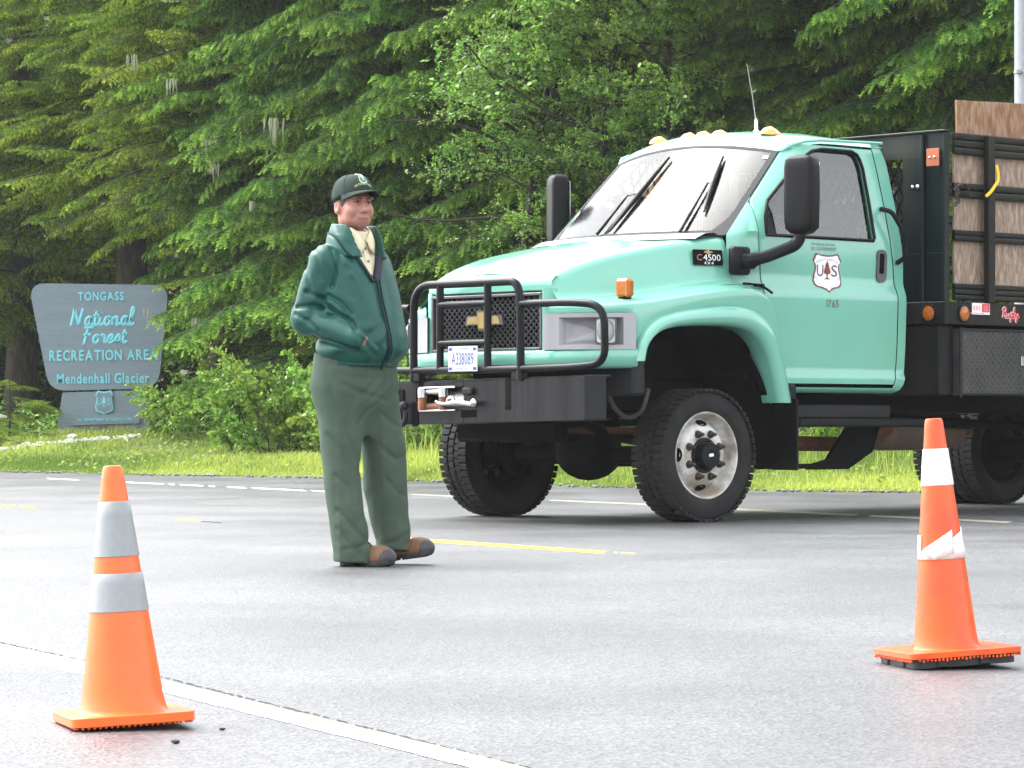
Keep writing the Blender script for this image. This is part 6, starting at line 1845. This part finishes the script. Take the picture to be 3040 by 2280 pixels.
def jacket(X, Y, Z):
    d = torso_fn(X, Y, Z, JP)
    d = np.maximum(d, .928 - Z)
    # sleeves: shoulder, elbow out behind, forearm to the pocket
    s = smin(capsule(X, Y, Z, SHR_, ELB_R, .078, .072), capsule(X, Y, Z, ELB_R, WR_R, .074, .046), .02)
    e = np.sqrt((X - ELB_R[0]) ** 2 + (Y - ELB_R[1]) ** 2 + (Z - ELB_R[2]) ** 2)
    # bunched folds round the elbow and along the forearm
    m = np.exp(-(e / .11) ** 2)
    s = s + .011 * m * (1.3 - 2 * np.abs(np.sin((Z * .80 + X * .62 + .10 * np.sin(X * 23 + Y * 17)) * 40 + 2 * np.sin(Y * 14)))) * np.clip(.35 + (X - ELB_R[0]) * 9, .1, 1)
    s = s - .006 * np.exp(-((Z - 1.28) / .09) ** 2) * np.abs(np.sin((X * .9 - Z * .45) * 36 + Y * 12))
    l = smin(capsule(X, Y, Z, SHL_, ELB_L, .070, .064), capsule(X, Y, Z, ELB_L, WR_L, .066, .05), .02)
    # chest folds: long soft pleats dropping from the shoulder and a gathered waist
    la, fo = tor(X, Y, -.072, 0)
    d = d + .011 * (.6 - np.abs(np.sin(la * 17 + 4 * (Z - 1.2) + 1.2 * np.sin(Z * 7 + la * 5)))) * np.clip((fo + .02) * 9, 0, 1) * np.exp(-((Z - 1.17) / .17) ** 2)
    d = d + .009 * np.sin(la * 78 + 3 * np.sin(la * 21) + Z * 9) * np.exp(-((Z - .975) / .030) ** 2)
    d = d + .010 * np.sin((la * .6 + Z) * 62 + 2 * np.sin(la * 17)) * np.exp(-((Z - 1.06) / .05) ** 2) * np.clip(la * 6 + .3, 0, 1)
    d = smin(d, s, .008); d = smin(d, l, .045)
    d = d + grooves(X, Z, JG, 840, 460, 2.675) * np.clip((.06 - Y) * 12, 0, 1)
    # groove of the armhole seam
    seam = np.abs((X - SHR_[0]) * .72 - (Y - SHR_[1]) * .25 + (Z - 1.41) * .30 - .052)
    d = d + .009 * np.exp(-(seam / .009) ** 2) * (Z > 1.22) * (Y < .05)
    # the open front: a V down to the breastbone
    w = .100 * np.clip((Z - 1.305) / .19, -.2, 1.1) - .0
    vee = np.maximum(np.abs(la - .004) - w, -(fo - .02))
    vee = np.maximum(vee, Z - 1.60)
    # hollow inside so that the shirt shows in the opening
    inner = torso_fn(X, Y, Z, [(p[0], p[1] - .012, p[2] - .012, p[3], p[4]) for p in JP])
    cutter = np.maximum(vee, -(inner + .03) * 0 - 1)
    d = smax(d, -vee, .008)
    d = np.maximum(d, Z - 1.50 - .10 * (fo < -.02) * 0)
    return d
sdf_obj("jacket", jacket, (-.42, -.40, .90), (.24, .28, 1.53), .0072, m_jacket, MAN, relax=1)
# waistband of the jacket, tucked in and dark
def band(X, Y, Z):
    d = torso_fn(X, Y, Z, [(.86, .186, .136, .020, -.070), (.96, .197, .147, .028, -.069)])
    la, fo = tor(X, Y, -.07, 0)
    d = d + .0025 * np.sin(la * 160)
    return np.maximum(np.maximum(d, .915 - Z), Z - .955)
sdf_obj("waistband", band, (-.36, -.3, .90), (.22, .25, .97), .006, m_jacket, MAN)

# standing collar turned out over the jacket: a thick flared ring, open at the throat
def collar(X, Y, Z):
    la, fo = tor(X, Y, -.076, .004)
    fo = fo - .004
    t = np.clip((Z - 1.40) / .16, 0, 1)
    Zc = Z + .085 * np.clip(fo + .01, -.2, .2) * 1.0         # the front sinks down the chest
    r0 = np.interp(Zc, [1.37, 1.42, 1.48, 1.53, 1.57], [.150, .128, .108, .096, .092])
    rr = np.sqrt((la / 1.08) ** 2 + fo ** 2)
    thick = np.interp(Zc, [1.40, 1.46, 1.52, 1.565], [.016, .022, .018, .008])
    d = np.abs(rr - r0) - thick + .0035 * np.sin(la * 60 + Z * 40) + grooves(X, Z, [(.005, .009, [(372, 500), (420, 560), (480, 660), (590, 830)]), (.004, .008, [(335, 590), (420, 660), (520, 790)])], 840, 460, 2.675) * (Y < .05)
    d = np.maximum(d, np.maximum(1.425 + .055 * np.clip(.3 - fo * 12, 0, 1) - Zc, Zc - 1.572))
    opening = np.abs(la) - np.interp(Zc, [1.36, 1.44, 1.56], [.040, .072, .088])
    d = np.maximum(d, -np.maximum(opening, -(fo - .0)))
    return d
sdf_obj("collar", collar, (-.26, -.20, 1.33), (.11, .20, 1.61), .0058, m_jacket, MAN, relax=2)
def front_y(fns, x, z):
    """first surface met going away from the road at (x, z)"""
    ys = np.linspace(-.40, .15, 551); X = np.full_like(ys, x); Z = np.full_like(ys, z)
    d = np.min([f(X, ys, Z) for f in fns], 0); k = np.argmax(d < 0)
    return ys[k] if (d < 0).any() else 0.
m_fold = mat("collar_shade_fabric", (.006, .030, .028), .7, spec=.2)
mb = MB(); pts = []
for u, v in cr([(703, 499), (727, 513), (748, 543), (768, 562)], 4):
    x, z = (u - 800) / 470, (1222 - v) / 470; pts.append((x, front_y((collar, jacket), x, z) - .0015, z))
mb.tube(pts, [.004] + [.0075] * (len(pts) - 2) + [.004], 6, flat=.6); mb.build("collar_shade_band", m_fold, MAN, smooth=60)  # dark tube putting the collar's underside shade and dark fabric into colour
mb = MB(); pts = []
for px, py in cr([(392, 770), (432, 905), (440, 955), (412, 1050)], 4):
    x, z = ((840 + px / 2.675) * .7276 - 800) / 470, (1222 - (460 + py / 2.675) * .7276) / 470; pts.append((x, front_y((jacket,), x, z) + .001, z))
mb.tube(pts, [.002] + [.0038] * (len(pts) - 2) + [.002], 5, flat=.6); mb.build("sleeve_seam", m_fold, MAN, smooth=60)
# lapels: the fronts fold open beside the V, with dark lining
def frontpt(la, z, lift=0.):
    f = [np.interp(z, [p[0] for p in JP], [p[k] for p in JP]) for k in (1, 2, 3, 4)]
    a, b, off, cx = f
    fo = off + b * (1 - min(.999, abs(la / a)) ** 2.35) ** (1 / 2.35) + lift
    return np.array([cx + la * lx_ + fo * gx, la * ly_ + fo * gy, z])
for s in (1, -1):
    mb = MB(); G = []
    for z in np.linspace(1.305, 1.445, 9):
        w = .100 * (z - 1.305) / .19 + .004
        G.append([frontpt(s * (w + o), z, l) for o, l in ((-.010, -.012), (.0, .005), (.012, .010 + .008 * (z - 1.3) / .17), (.020 + .03 * (z - 1.3) * (1 if s > 0 else .7), .012))])
    mb.grid(G); mb.build("lapel_lining", m_jlin, MAN, smooth=180, solid=.004)
# front zip with its flap edge
mb = MB(); mb.tube([frontpt(-.012 + .010 * math.sin((z - .94) * 9), z, .004) for z in np.linspace(.925, 1.31, 20)], .0055, 6, flat=.8); mb.build("zip", m_jlin, MAN, smooth=60)
mb = MB(); mb.tube([frontpt(-.026 + .010 * math.sin((z - .94) * 9), z, .0035) for z in np.linspace(.935, 1.31, 20)], [.009] * 20, 6, flat=.5); mb.build("zip_flap", m_jacket, MAN, smooth=60)
mb = MB(); mb.tube([frontpt(-.012, .94, .006), frontpt(-.010, .918, .010), frontpt(-.012, .900, .008)], [.007, .006, .004], 6); mb.build("zip_pull", m_jlin, MAN, smooth=60)
mb = MB(); mb.tube(cr([(-.075, -.262, 1.108), (-.060, -.268, 1.075), (-.042, -.262, 1.035), (-.030, -.252, .995)], 4), .006, 6); mb.build("pocket_edge", m_jacket, MAN, smooth=60)

# body: head, neck, chest and the forearm that goes into the pocket, one surface
hx, hy = .545, -.838
HC = (-.079, 0.0, 1.652)
def head_xyz(X, Y, Z):
    """head frame: lateral (towards his right), forward, up; the head tips a little"""
    dx, dy, dz = X - HC[0], Y - HC[1], Z - HC[2]
    la = dx * hy + dy * (-hx); fo = dx * hx + dy * hy
    c, s_ = math.cos(.03), math.sin(.03)
    return la, fo * c - dz * s_ * 0, dz
def body(X, Y, Z):
    a, f, u = head_xyz(X, Y, Z)
    aa = np.abs(a)
    d = ellipsoid(a, f, u, (0, -.012, .042), (.076, .096, .098))
    d = smin(d, ellipsoid(a, f, u, (0, .014, -.016), (.067, .078, .080)), .03)            # face
    d = smin(d, ellipsoid(a, f, u, (0, .047, -.073), (.039, .042, .027)), .022)           # chin
    d = smin(d, ellipsoid(aa, f, u, (.042, .016, -.058), (.027, .050, .032)), .02)        # jaw corners
    d = smin(d, ellipsoid(aa, f, u, (.040, .060, -.018), (.028, .026, .026)), .022)       # cheeks
    d = smin(d, ellipsoid(aa, f, u, (.028, .082, .038), (.034, .018, .011)), .012)        # brow
    d = smax(d, -ellipsoid(aa, f, u, (.031, .096, .018), (.023, .020, .014)), .010)       # sockets
    d = smin(d, ellipsoid(aa, f, u, (.031, .070, .017), (.017, .014, .012)), .006)        # lids
    d = smin(d, capsule(a, f, u, (0, .084, .028), (0, .119, -.017), .0100, .0160), .009)   # nose
    d = smin(d, ellipsoid(aa, f, u, (.012, .097, -.022), (.010, .011, .009)), .008)       # nostrils
    d = smin(d, ellipsoid(a, f, u, (0, .082, -.047), (.026, .014, .020)), .012)           # muzzle
    d = smin(d, ellipsoid(a, f, u, (0, .092, -.053), (.022, .007, .0055)), .005)          # lips
    d = smin(d, ellipsoid(a, f, u, (0, .089, -.063), (.019, .007, .006)), .006)
    d = d + .0035 * np.exp(-((u + .0575) / .0022) ** 2) * (aa < .026) * (f > .05)         # mouth line
    d = d + .0022 * np.exp(-(((aa - .036) - (-.03 - u) * .25) / .004) ** 2) * (f > .04) * (u < -.022) * (u > -.062)   # folds beside the mouth
    ear = ellipsoid(aa, f, u, (.079, -.012, -.004), (.011, .021, .033))
    ear = smax(ear, -ellipsoid(aa, f, u, (.089, -.008, .002), (.008, .011, .019)), .004)
    d = smin(d, ear, .008)
    d = smin(d, capsule(X, Y, Z, (-.088, .012, 1.42), (-.090, .018, 1.60), .062, .055), .018)
    chest = torso_fn(X, Y, Z, [(p[0], max(.03, p[1] - .040), max(.03, p[2] - .040), p[3], p[4]) for p in JP])
    chest = np.maximum(chest, np.maximum(.95 - Z, Z - 1.49))
    d = smin(d, chest, .03)
    arm = smin(capsule(X, Y, Z, SHR_, ELB_R, .045, .036), capsule(X, Y, Z, ELB_R, WR_R, .036, .027), .02)
    hand = capsule(X, Y, Z, WR_R, (-.035, -.200, 1.018), .027, .028)
    for i, (q, ln) in enumerate(((.020, .07), (.007, .08), (-.007, .075), (-.02, .06))):
        hand = smin(hand, capsule(X, Y, Z, (-.03, -.205 + q * .3, 1.018 + q), (-.03 + ln * .7, -.17 + q * .3, .995 + q - .02), .0105, .009), .006)
    hand = smin(hand, capsule(X, Y, Z, (-.045, -.235, 1.045), (-.01, -.215, 1.04), .012, .010), .008)
    return smin(d, smin(arm, hand, .02), .02)
sdf_obj("body", body, (-.36, -.34, .93), (.18, .22, 1.79), .0046, m_skin, MAN, relax=1)
def hp(a, f, u):
    return np.array([HC[0] + a * hy + f * hx, HC[1] - a * hx + f * hy, HC[2] + u])
HB = np.array([[hy, -hx, 0], [hx, hy, 0], [0, 0, 1.]]).T       # head axes as columns
for s in (1, -1):
    mb = MB(); mb.sphere(hp(s * .0305, .0755, .0165), (.0120, .0100, .0042), 14, 8, HB); e = mb.build("eye", m_eyew, MAN, smooth=80)
    mb = MB(); mb.sphere(hp(s * .0305 - .0015, .0855, .0165), (.0052, .0026, .0040), 12, 8, HB); mb.build("iris", m_iris, e, smooth=80)
    mb = MB(); mb.tube(cr([hp(s * .014, .0865, .0215), hp(s * .030, .0890, .0230), hp(s * .046, .0790, .018)], 4), [.0022] * 8 + [.0015], 6); mb.build("eyelid", m_brow, MAN, smooth=60)
    mb = MB(); mb.tube(cr([hp(s * .012, .0985, .034), hp(s * .030, .0990, .0385), hp(s * .054, .083, .032)], 5), [.003, .0042, .0045, .0042, .004, .0036, .003, .0026, .002, .0018, .001], 6, flat=1.3); mb.build("eyebrow", m_brow, MAN, smooth=60)
mb = MB(); mb.tube(cr([hp(-.025, .088, -.0600), hp(-.010, .0985, -.0558), hp(0, .0995, -.0566), hp(.010, .0985, -.0558), hp(.025, .088, -.0600)], 4), [.001] + [.0032] * 15 + [.001], 6); mb.build("lips", m_lips, MAN, smooth=60)

# hair showing below the cap at temple and nape
def hair(X, Y, Z):
    a, f, u = head_xyz(X, Y, Z)
    aa = np.abs(a)
    d = ellipsoid(a, f, u, (0, -.014, .040), (.0815, .101, .102))
    d = np.maximum(d, f - .042 + .5 * (u - .03) * (u < .03) * -1)
    d = np.maximum(d, -(u + .028 + .35 * np.clip(-f - .02, 0, .2) + .3 * np.clip(f - .0, 0, .1) * -1))
    d = np.maximum(d, u - .085)
    sideb = np.maximum(np.abs(f - .026) - .017 + (.03 - u) * .05, np.abs(u - .010) - .040)
    e = np.maximum(ellipsoid(a, f, u, (0, -.012, .03), (.0815, .10, .105)), sideb)
    earhole = ellipsoid(aa, f, u, (.082, -.012, -.004), (.02, .026, .038))
    d = np.maximum(np.minimum(d, e), -earhole)
    return d + .0012 * np.sin(u * 700 + f * 300)
sdf_obj("hair", hair, (-.20, -.13, 1.58), (.05, .13, 1.75), .0045, m_hair, MAN, relax=1)

# cap: crown, curved brim, stitched badge
def cap_pt(ang, t):
    """ang from straight ahead (towards his right positive), t 0 at the rim to 1 at the top"""
    ru = .030 + .036 * max(0., math.cos(ang)) - .012 * max(0., -math.cos(ang))
    ph = t * math.pi / 2
    c = math.cos(ph) ** .72; s_ = math.sin(ph) ** .9
    rf = .1115 if math.cos(ang) > 0 else .114
    a = .0925 * math.sin(ang) * c; f = rf * math.cos(ang) * c - .006 - .010 * s_
    return hp(a, f, ru + (.150 - ru) * s_ + .006 * math.cos(ang) * math.sin(ph * 2))
mb = MB(); N = 40
G = [[cap_pt(2 * math.pi * i / N, t) for i in range(N)] for t in np.linspace(0, .985, 14)]
mb.grid(G, closed_v=True); mb.add(G[-1], [tuple(range(N))])
cap = mb.build("cap", m_cap, MAN, smooth=180, solid=.003)
mb = MB()
for k in range(6): mb.tube([cap_pt(math.pi * k / 3, t) + (cap_pt(math.pi * k / 3, t) - hp(0, 0, .05)) * .008 for t in np.linspace(.02, .97, 10)], .0012, 4)
mb.sphere(hp(0, -.016, .151), (.008, .008, .004), 10, 6)
mb.build("cap_seams", m_cap, cap, smooth=60)
mb = MB(); G = []
for f in np.linspace(0, 1, 9):
    row = []
    for an in np.linspace(-1.18, 1.18, 21):
        b = cap_pt(an, .03); k_ = math.cos(an / 1.18 * math.pi / 2) ** .6
        out = .078 * f * k_
        p = b + np.array([hx, hy, 0]) * out + np.array([0, 0, -1]) * (-.05 * out + 1.6 * out * out + .026 * f * (abs(an) / 1.18) ** 2)
        row.append(p)
    G.append(row)
mb.grid(G); mb.build("brim", m_cap, cap, smooth=180, solid=.004)
def cmap_(P, lift=.0035):
    out = []
    for x, y, z in P:
        an = -x / .105; t = np.clip((y + .045) / .115, .02, .9)
        q = cap_pt(an, t); n = nrm(q - hp(0, -.01, .05)); out.append(q + n * (lift + z))
    return np.array(out)
mb = MB(); m2 = MB(); m2.prism([(p[0] * .050, p[1] * .050 + .012) for p in SH], .0004); mb.add(cmap_(np.concatenate(m2.V)), m2.F); bdg = mb.build("cap_badge", m_pgreen, cap, smooth=0)
mb = MB(); m2 = MB(); m2.prism([(p[0] * .042, p[1] * .042 + .012) for p in SH], .0004); mb.add(cmap_(np.concatenate(m2.V), .0045), m2.F); mb.build("badge_field", mat("badge_green", (.06, .16, .11), .7), bdg, smooth=0)
mb = MB(); m2 = MB(); m2.prism([(p[0] * .062, p[1] * .062 + .011) for p in TREE], .0004); mb.add(cmap_(np.concatenate(m2.V), .0055), m2.F); mb.build("badge_tree", mat("badge_white", (.7, .75, .66), .7), bdg, smooth=0)
mb = MB(); text(mb, "NATIONAL FOREST", .105, .0085, lambda P: cmap_(P + np.array([0, -.019 + 0, 0]) - np.array([[0, 6.0 * x * x * .5, 0] for x in P[:, 0]])), .1)
for i, ch in enumerate("FOREST SERVICE"):
    if ch == ' ': continue
    a = R(150 - 120 * i / 13); V, F = glyph(ch); V = (V - np.array([(V[:, 0].min() + V[:, 0].max()) / 2, .35, 0])) * .0125
    rt = a - math.pi / 2; M = np.array([[math.cos(rt), -math.sin(rt), 0], [math.sin(rt), math.cos(rt), 0], [0, 0, 1]])
    mb.add(cmap_(V @ M.T + np.array([.046 * math.cos(a), .012 + .036 * math.sin(a), 0])), F)
mb.build("cap_lettering", m_yel, cap, smooth=0)

# shirt: chest inside the V, pointed collar, placket
SP = [(p[0], p[1] - .022, p[2] - .022, p[3], p[4]) for p in JP]
def shirt(X, Y, Z):
    d = torso_fn(X, Y, Z, SP)
    la, fo = tor(X, Y, -.076, 0)
    d = d + .003 * np.sin(la * 90 + Z * 30) * (np.abs(la) < .08)
    d = np.maximum(d, np.maximum(1.20 - Z, Z - 1.50))
    neck = np.sqrt((X + .083) ** 2 + (Y - .008) ** 2)
    ring = np.maximum(np.maximum(np.abs(neck - .071) - .006, 1.455 - Z), Z - (1.556 - .28 * np.clip(fo, -.05, .12)))
    return smin(d, ring, .012)
sdf_obj("shirt", shirt, (-.30, -.24, 1.18), (.12, .2, 1.58), .0062, m_shirt, MAN)
def fpt(la, fo, z): return np.array([-.082 + la * lx_ + fo * gx, .006 + la * ly_ + fo * gy, z])
for s, tipz in ((1, 1.418), (-1, 1.430)):
    mb = MB()
    t0 = [fpt(s * .006, .080, 1.500), fpt(s * .030, .078, 1.530), fpt(s * .056, .056, 1.552), fpt(s * .073, .02, 1.566)]
    t1 = [fpt(s * .014, .096, 1.462), fpt(s * .045, .098, tipz), fpt(s * .078, .070, 1.480), fpt(s * .090, .025, 1.515)]
    mb.grid([[t0[i] + (t1[i] - t0[i]) * f + np.array([gx, gy, 0]) * .006 * math.sin(f * 3.1) for f in (0, .35, .7, 1)] for i in range(4)])
    mb.build("shirt_collar", m_shirt, MAN, smooth=180, solid=.004)
def shp(la, z, lift=.0):
    f = [np.interp(z, [p[0] for p in SP], [p[k] for p in SP]) for k in (1, 2, 3, 4)]
    fo = f[2] + f[1] * (1 - min(.999, abs(la / f[0])) ** 2.35) ** (1 / 2.35) + lift
    return np.array([f[3] + la * lx_ + fo * gx, la * ly_ + fo * gy, z])
mb = MB(); mb.grid([[shp(o - .004, z, l) for o, l in ((-.016, 0), (-.013, .004), (.013, .004), (.016, 0))] for z in np.linspace(1.24, 1.475, 10)]); mb.build("placket", m_shirt, MAN, smooth=40, solid=.003)
mb = MB()
for z in (1.46, 1.40, 1.335): mb.sphere(shp(-.004, z, .008), .0065, 8, 6)
mb.build("shirt_buttons", m_eyew, MAN, smooth=60)

# trousers: loose legs breaking over the boots
def leg_fn(X, Y, Z, prof):
    zz = [p[0] for p in prof]; f = lambda k: np.interp(Z, zz, [p[k] for p in prof])
    cx, cy, rx, ry = f(1), f(2), f(3), f(4)
    k = np.sqrt(((X - cx) / rx) ** 2 + ((Y - cy) / ry) ** 2)
    return (k - 1) * np.minimum(rx, ry)
def px_(u): return (u - 800) / 470
def zv(v): return (1222 - v) / 470
RL = [(zv(1212), px_(766), -.10, 44 / 470, .098), (zv(1190), px_(764), -.10, 42 / 470, .098), (zv(1150), px_(757), -.10, 41 / 470, .098), (zv(1100), px_(749), -.095, 39 / 470, .095), (zv(1050), px_(742), -.09, 39.5 / 470, .096), (zv(1000), px_(739), -.085, 41 / 470, .100),
      (zv(940), px_(737), -.08, 46 / 470, .108), (zv(880), px_(737), -.078, 50 / 470, .115), (zv(830), px_(737), -.07, 56 / 470, .12), (zv(770), px_(738), -.06, 56 / 470, .12)]
LL = [(zv(1196), px_(850), .13, 40 / 470, .092), (zv(1170), px_(848), .13, 39 / 470, .094), (zv(1120), px_(838), .125, 43 / 470, .096), (zv(1060), px_(831), .12, 48 / 470, .10), (zv(1000), px_(829), .11, 48 / 470, .105), (zv(960), px_(827), .10, 48 / 470, .108), (zv(930), px_(822), .09, 47 / 470, .108),
      (zv(880), px_(812), .075, 50 / 470, .11), (zv(830), px_(803), .06, 54 / 470, .12), (zv(770), px_(795), .05, 50 / 470, .12)]
PP = [(.58, .08, .06, 0, -.075), (.66, .135, .095, 0, -.075), (.74, .188, .138, -.006, -.074), (.82, .206, .158, -.012, -.074), (.90, .200, .146, .0, -.072), (.98, .186, .132, .008, -.070)]
def trousers(X, Y, Z):
    r = leg_fn(X, Y, Z, RL); l = leg_fn(X, Y, Z, LL)
    # diagonal drag folds and the stack above each boot
    def folds(d, cx, ph):
        d = d + .010 * (.55 - np.abs(np.sin((Z * .8 - (X - cx) * .75) * 27 + ph + .8 * np.sin(Y * 15)))) * np.exp(-((Z - .13) / .09) ** 2) * np.clip(.5 + (X - cx) * 7, .1, 1)
        d = d + .004 * (.55 - np.abs(np.sin((Z + (X - cx) * .8) * 17 + ph * 2))) * np.exp(-((Z - .58) / .10) ** 2)
        d = d + .004 * (.55 - np.abs(np.sin((Z * .35 - (X - cx)) * 22 + ph))) * np.exp(-((Z - .32) / .12) ** 2)
        # crease running down the front outside
        return d - .0035 * np.exp(-((X - cx + .02) / .010) ** 2) * (Y < .0 + .12) * (Z < .72)
    r = folds(r, px_(748), 0.3); l = folds(l, px_(836), 2.1)
    r = np.maximum(r, zv(1212 - 9) - .022 - Z + .10 * (X - px_(766)) * -1 * .55)
    l = np.maximum(l, zv(1190) - Z - .10 * (X - px_(846)) * .9)
    p = torso_fn(X, Y, Z, PP)
    la, fo = tor(X, Y, -.072, 0)
    p = p + .012 * (.55 - np.abs(np.sin((Z * 1.0 + la * .55) * 40 + 1.5 * np.sin(la * 18)))) * np.exp(-((Z - .80) / .055) ** 2) * np.clip(fo * 9, 0, 1)
    p = p + .0045 * np.exp(-((la + .012) / .005) ** 2) * (fo > 0) * (Z > .74)                       # fly
    p = p + .0050 * np.exp(-(((Z - .935) + (la - .08) * .55) / .005) ** 2) * (la > .06) * (la < .17) * (fo > -.03)  # pocket mouth
    p = np.maximum(p, np.maximum(.60 - Z, Z - .975))
    d = smin(r, l, .012)
    d = smin(d, p, .045)
    return d + .62 * grooves(X, Z, TG, 840, 1040, 2.371) * np.clip((.14 - Y) * 12, 0, 1)
sdf_obj("trousers", trousers, (-.34, -.30, .0), (.22, .30, .98), .0078, m_trous, MAN, relax=1)

# boots: brown upper, grey rubber toe cap, dark lugged sole
def boot(name, cx, cy, z0, yaw, pitch, ln):
    M = rotz(yaw) @ roty(-pitch); Mi = M.T
    def loc(X, Y, Z):
        q = np.stack([X - cx, Y - cy, Z - z0], -1) @ Mi.T
        return q[..., 0], q[..., 1], q[..., 2]
    def upper(X, Y, Z):
        x, y, z = loc(X, Y, Z)
        d = ellipsoid(x, y, z, (ln * .70, 0, .040), (ln * .33, .053, .058))
        d = smin(d, ellipsoid(x, y, z, (ln * .22, 0, .05), (ln * .26, .046, .06)), .03)
        d = smin(d, capsule(x, y, z, (ln * .26, 0, .07), (ln * .20, 0, .17), .052, .055), .03)
        d = d + .0028 * np.sin(x * 260) * np.exp(-((x - ln * .52) / .045) ** 2) * (z > .06)
        return np.maximum(d, .020 - z)
    def sole(X, Y, Z):
        x, y, z = loc(X, Y, Z)
        w = np.interp(x / ln, [-.04, 0, .1, .35, .6, .8, .95, 1.03], [.0, .03, .043, .040, .052, .053, .038, .0])
        d = np.maximum(np.abs(y) - w, np.maximum(-.010 * ln - x, x - ln * 1.03))
        top = .024 + .016 * np.clip((x / ln - .75) * 3, 0, 1); bot = .0 + .022 * np.clip((x / ln - .8) * 4, 0, 1) ** 2 + .003 * (np.sin(x * 330) > .2) + .008 * ((x / ln > .3) & (x / ln < .42))
        return np.maximum(d, np.maximum(z - top, bot - z))
    def toe(X, Y, Z):
        x, y, z = loc(X, Y, Z)
        d = ellipsoid(x, y, z, (ln * .70, 0, .040), (ln * .340, .0555, .0595))
        d = np.maximum(d, .022 - z)
        return np.maximum(d, (ln * .885 - x) - .25 * (.045 - z) - .9 * np.abs(y) * .5)
    lo = (min(cx, cx + ln * 1.1 * math.cos(yaw)) - .09, min(cy, cy + ln * 1.1 * math.sin(yaw)) - .09, -.02); hi = (max(cx, cx + ln * 1.1 * math.cos(yaw)) + .09, max(cy, cy + ln * 1.1 * math.sin(yaw)) + .09, .24)
    b = sdf_obj("boot", upper, lo, hi, .0048, m_boot, MAN)
    sdf_obj("sole", sole, lo, hi, .0042, m_sole, b, relax=1); sdf_obj("toe_cap", toe, lo, hi, .0048, m_toe, b)
    mb = MB()
    for i in range(4):
        x = ln * (.44 + .055 * i); z = .118 - .012 * i
        p = [M @ np.array([x + .006, -.036, z - .018]), M @ np.array([x, -.014, z]), M @ np.array([x, .014, z]), M @ np.array([x + .006, .036, z - .018])]
        mb.tube([q + np.array([cx, cy, z0]) for q in p], .0034, 5)
        mb.sphere(M @ np.array([x + .004, -.038, z - .02]) + np.array([cx, cy, z0]), .005, 6, 5)
    mb.build("laces", m_jlin, b, smooth=60)
boot("boot", px_(741), -.045, .0, R(-24), R(0), .262)
boot("boot", px_(826), .155, .006, R(-15), R(8), .246)
# ------------------------------------------------------------------ thin drizzle haze between the road and the trees
hzm = bpy.data.materials.new("haze"); hzm.use_nodes = True
nt = hzm.node_tree; nt.nodes.clear()
ho = nt.nodes.new("ShaderNodeOutputMaterial"); hv = nt.nodes.new("ShaderNodeVolumePrincipled")
hv.inputs["Color"].default_value = (.92, .95, .96, 1); hv.inputs["Density"].default_value = .0003
nt.links.new(hv.outputs[0], ho.inputs["Volume"])
mb = MB(); mb.box((0, 45, 9.4), (400, 260, 21.0), 0); hz = mb.build("haze", hzm, smooth=0); tag(hz, kind="stuff")
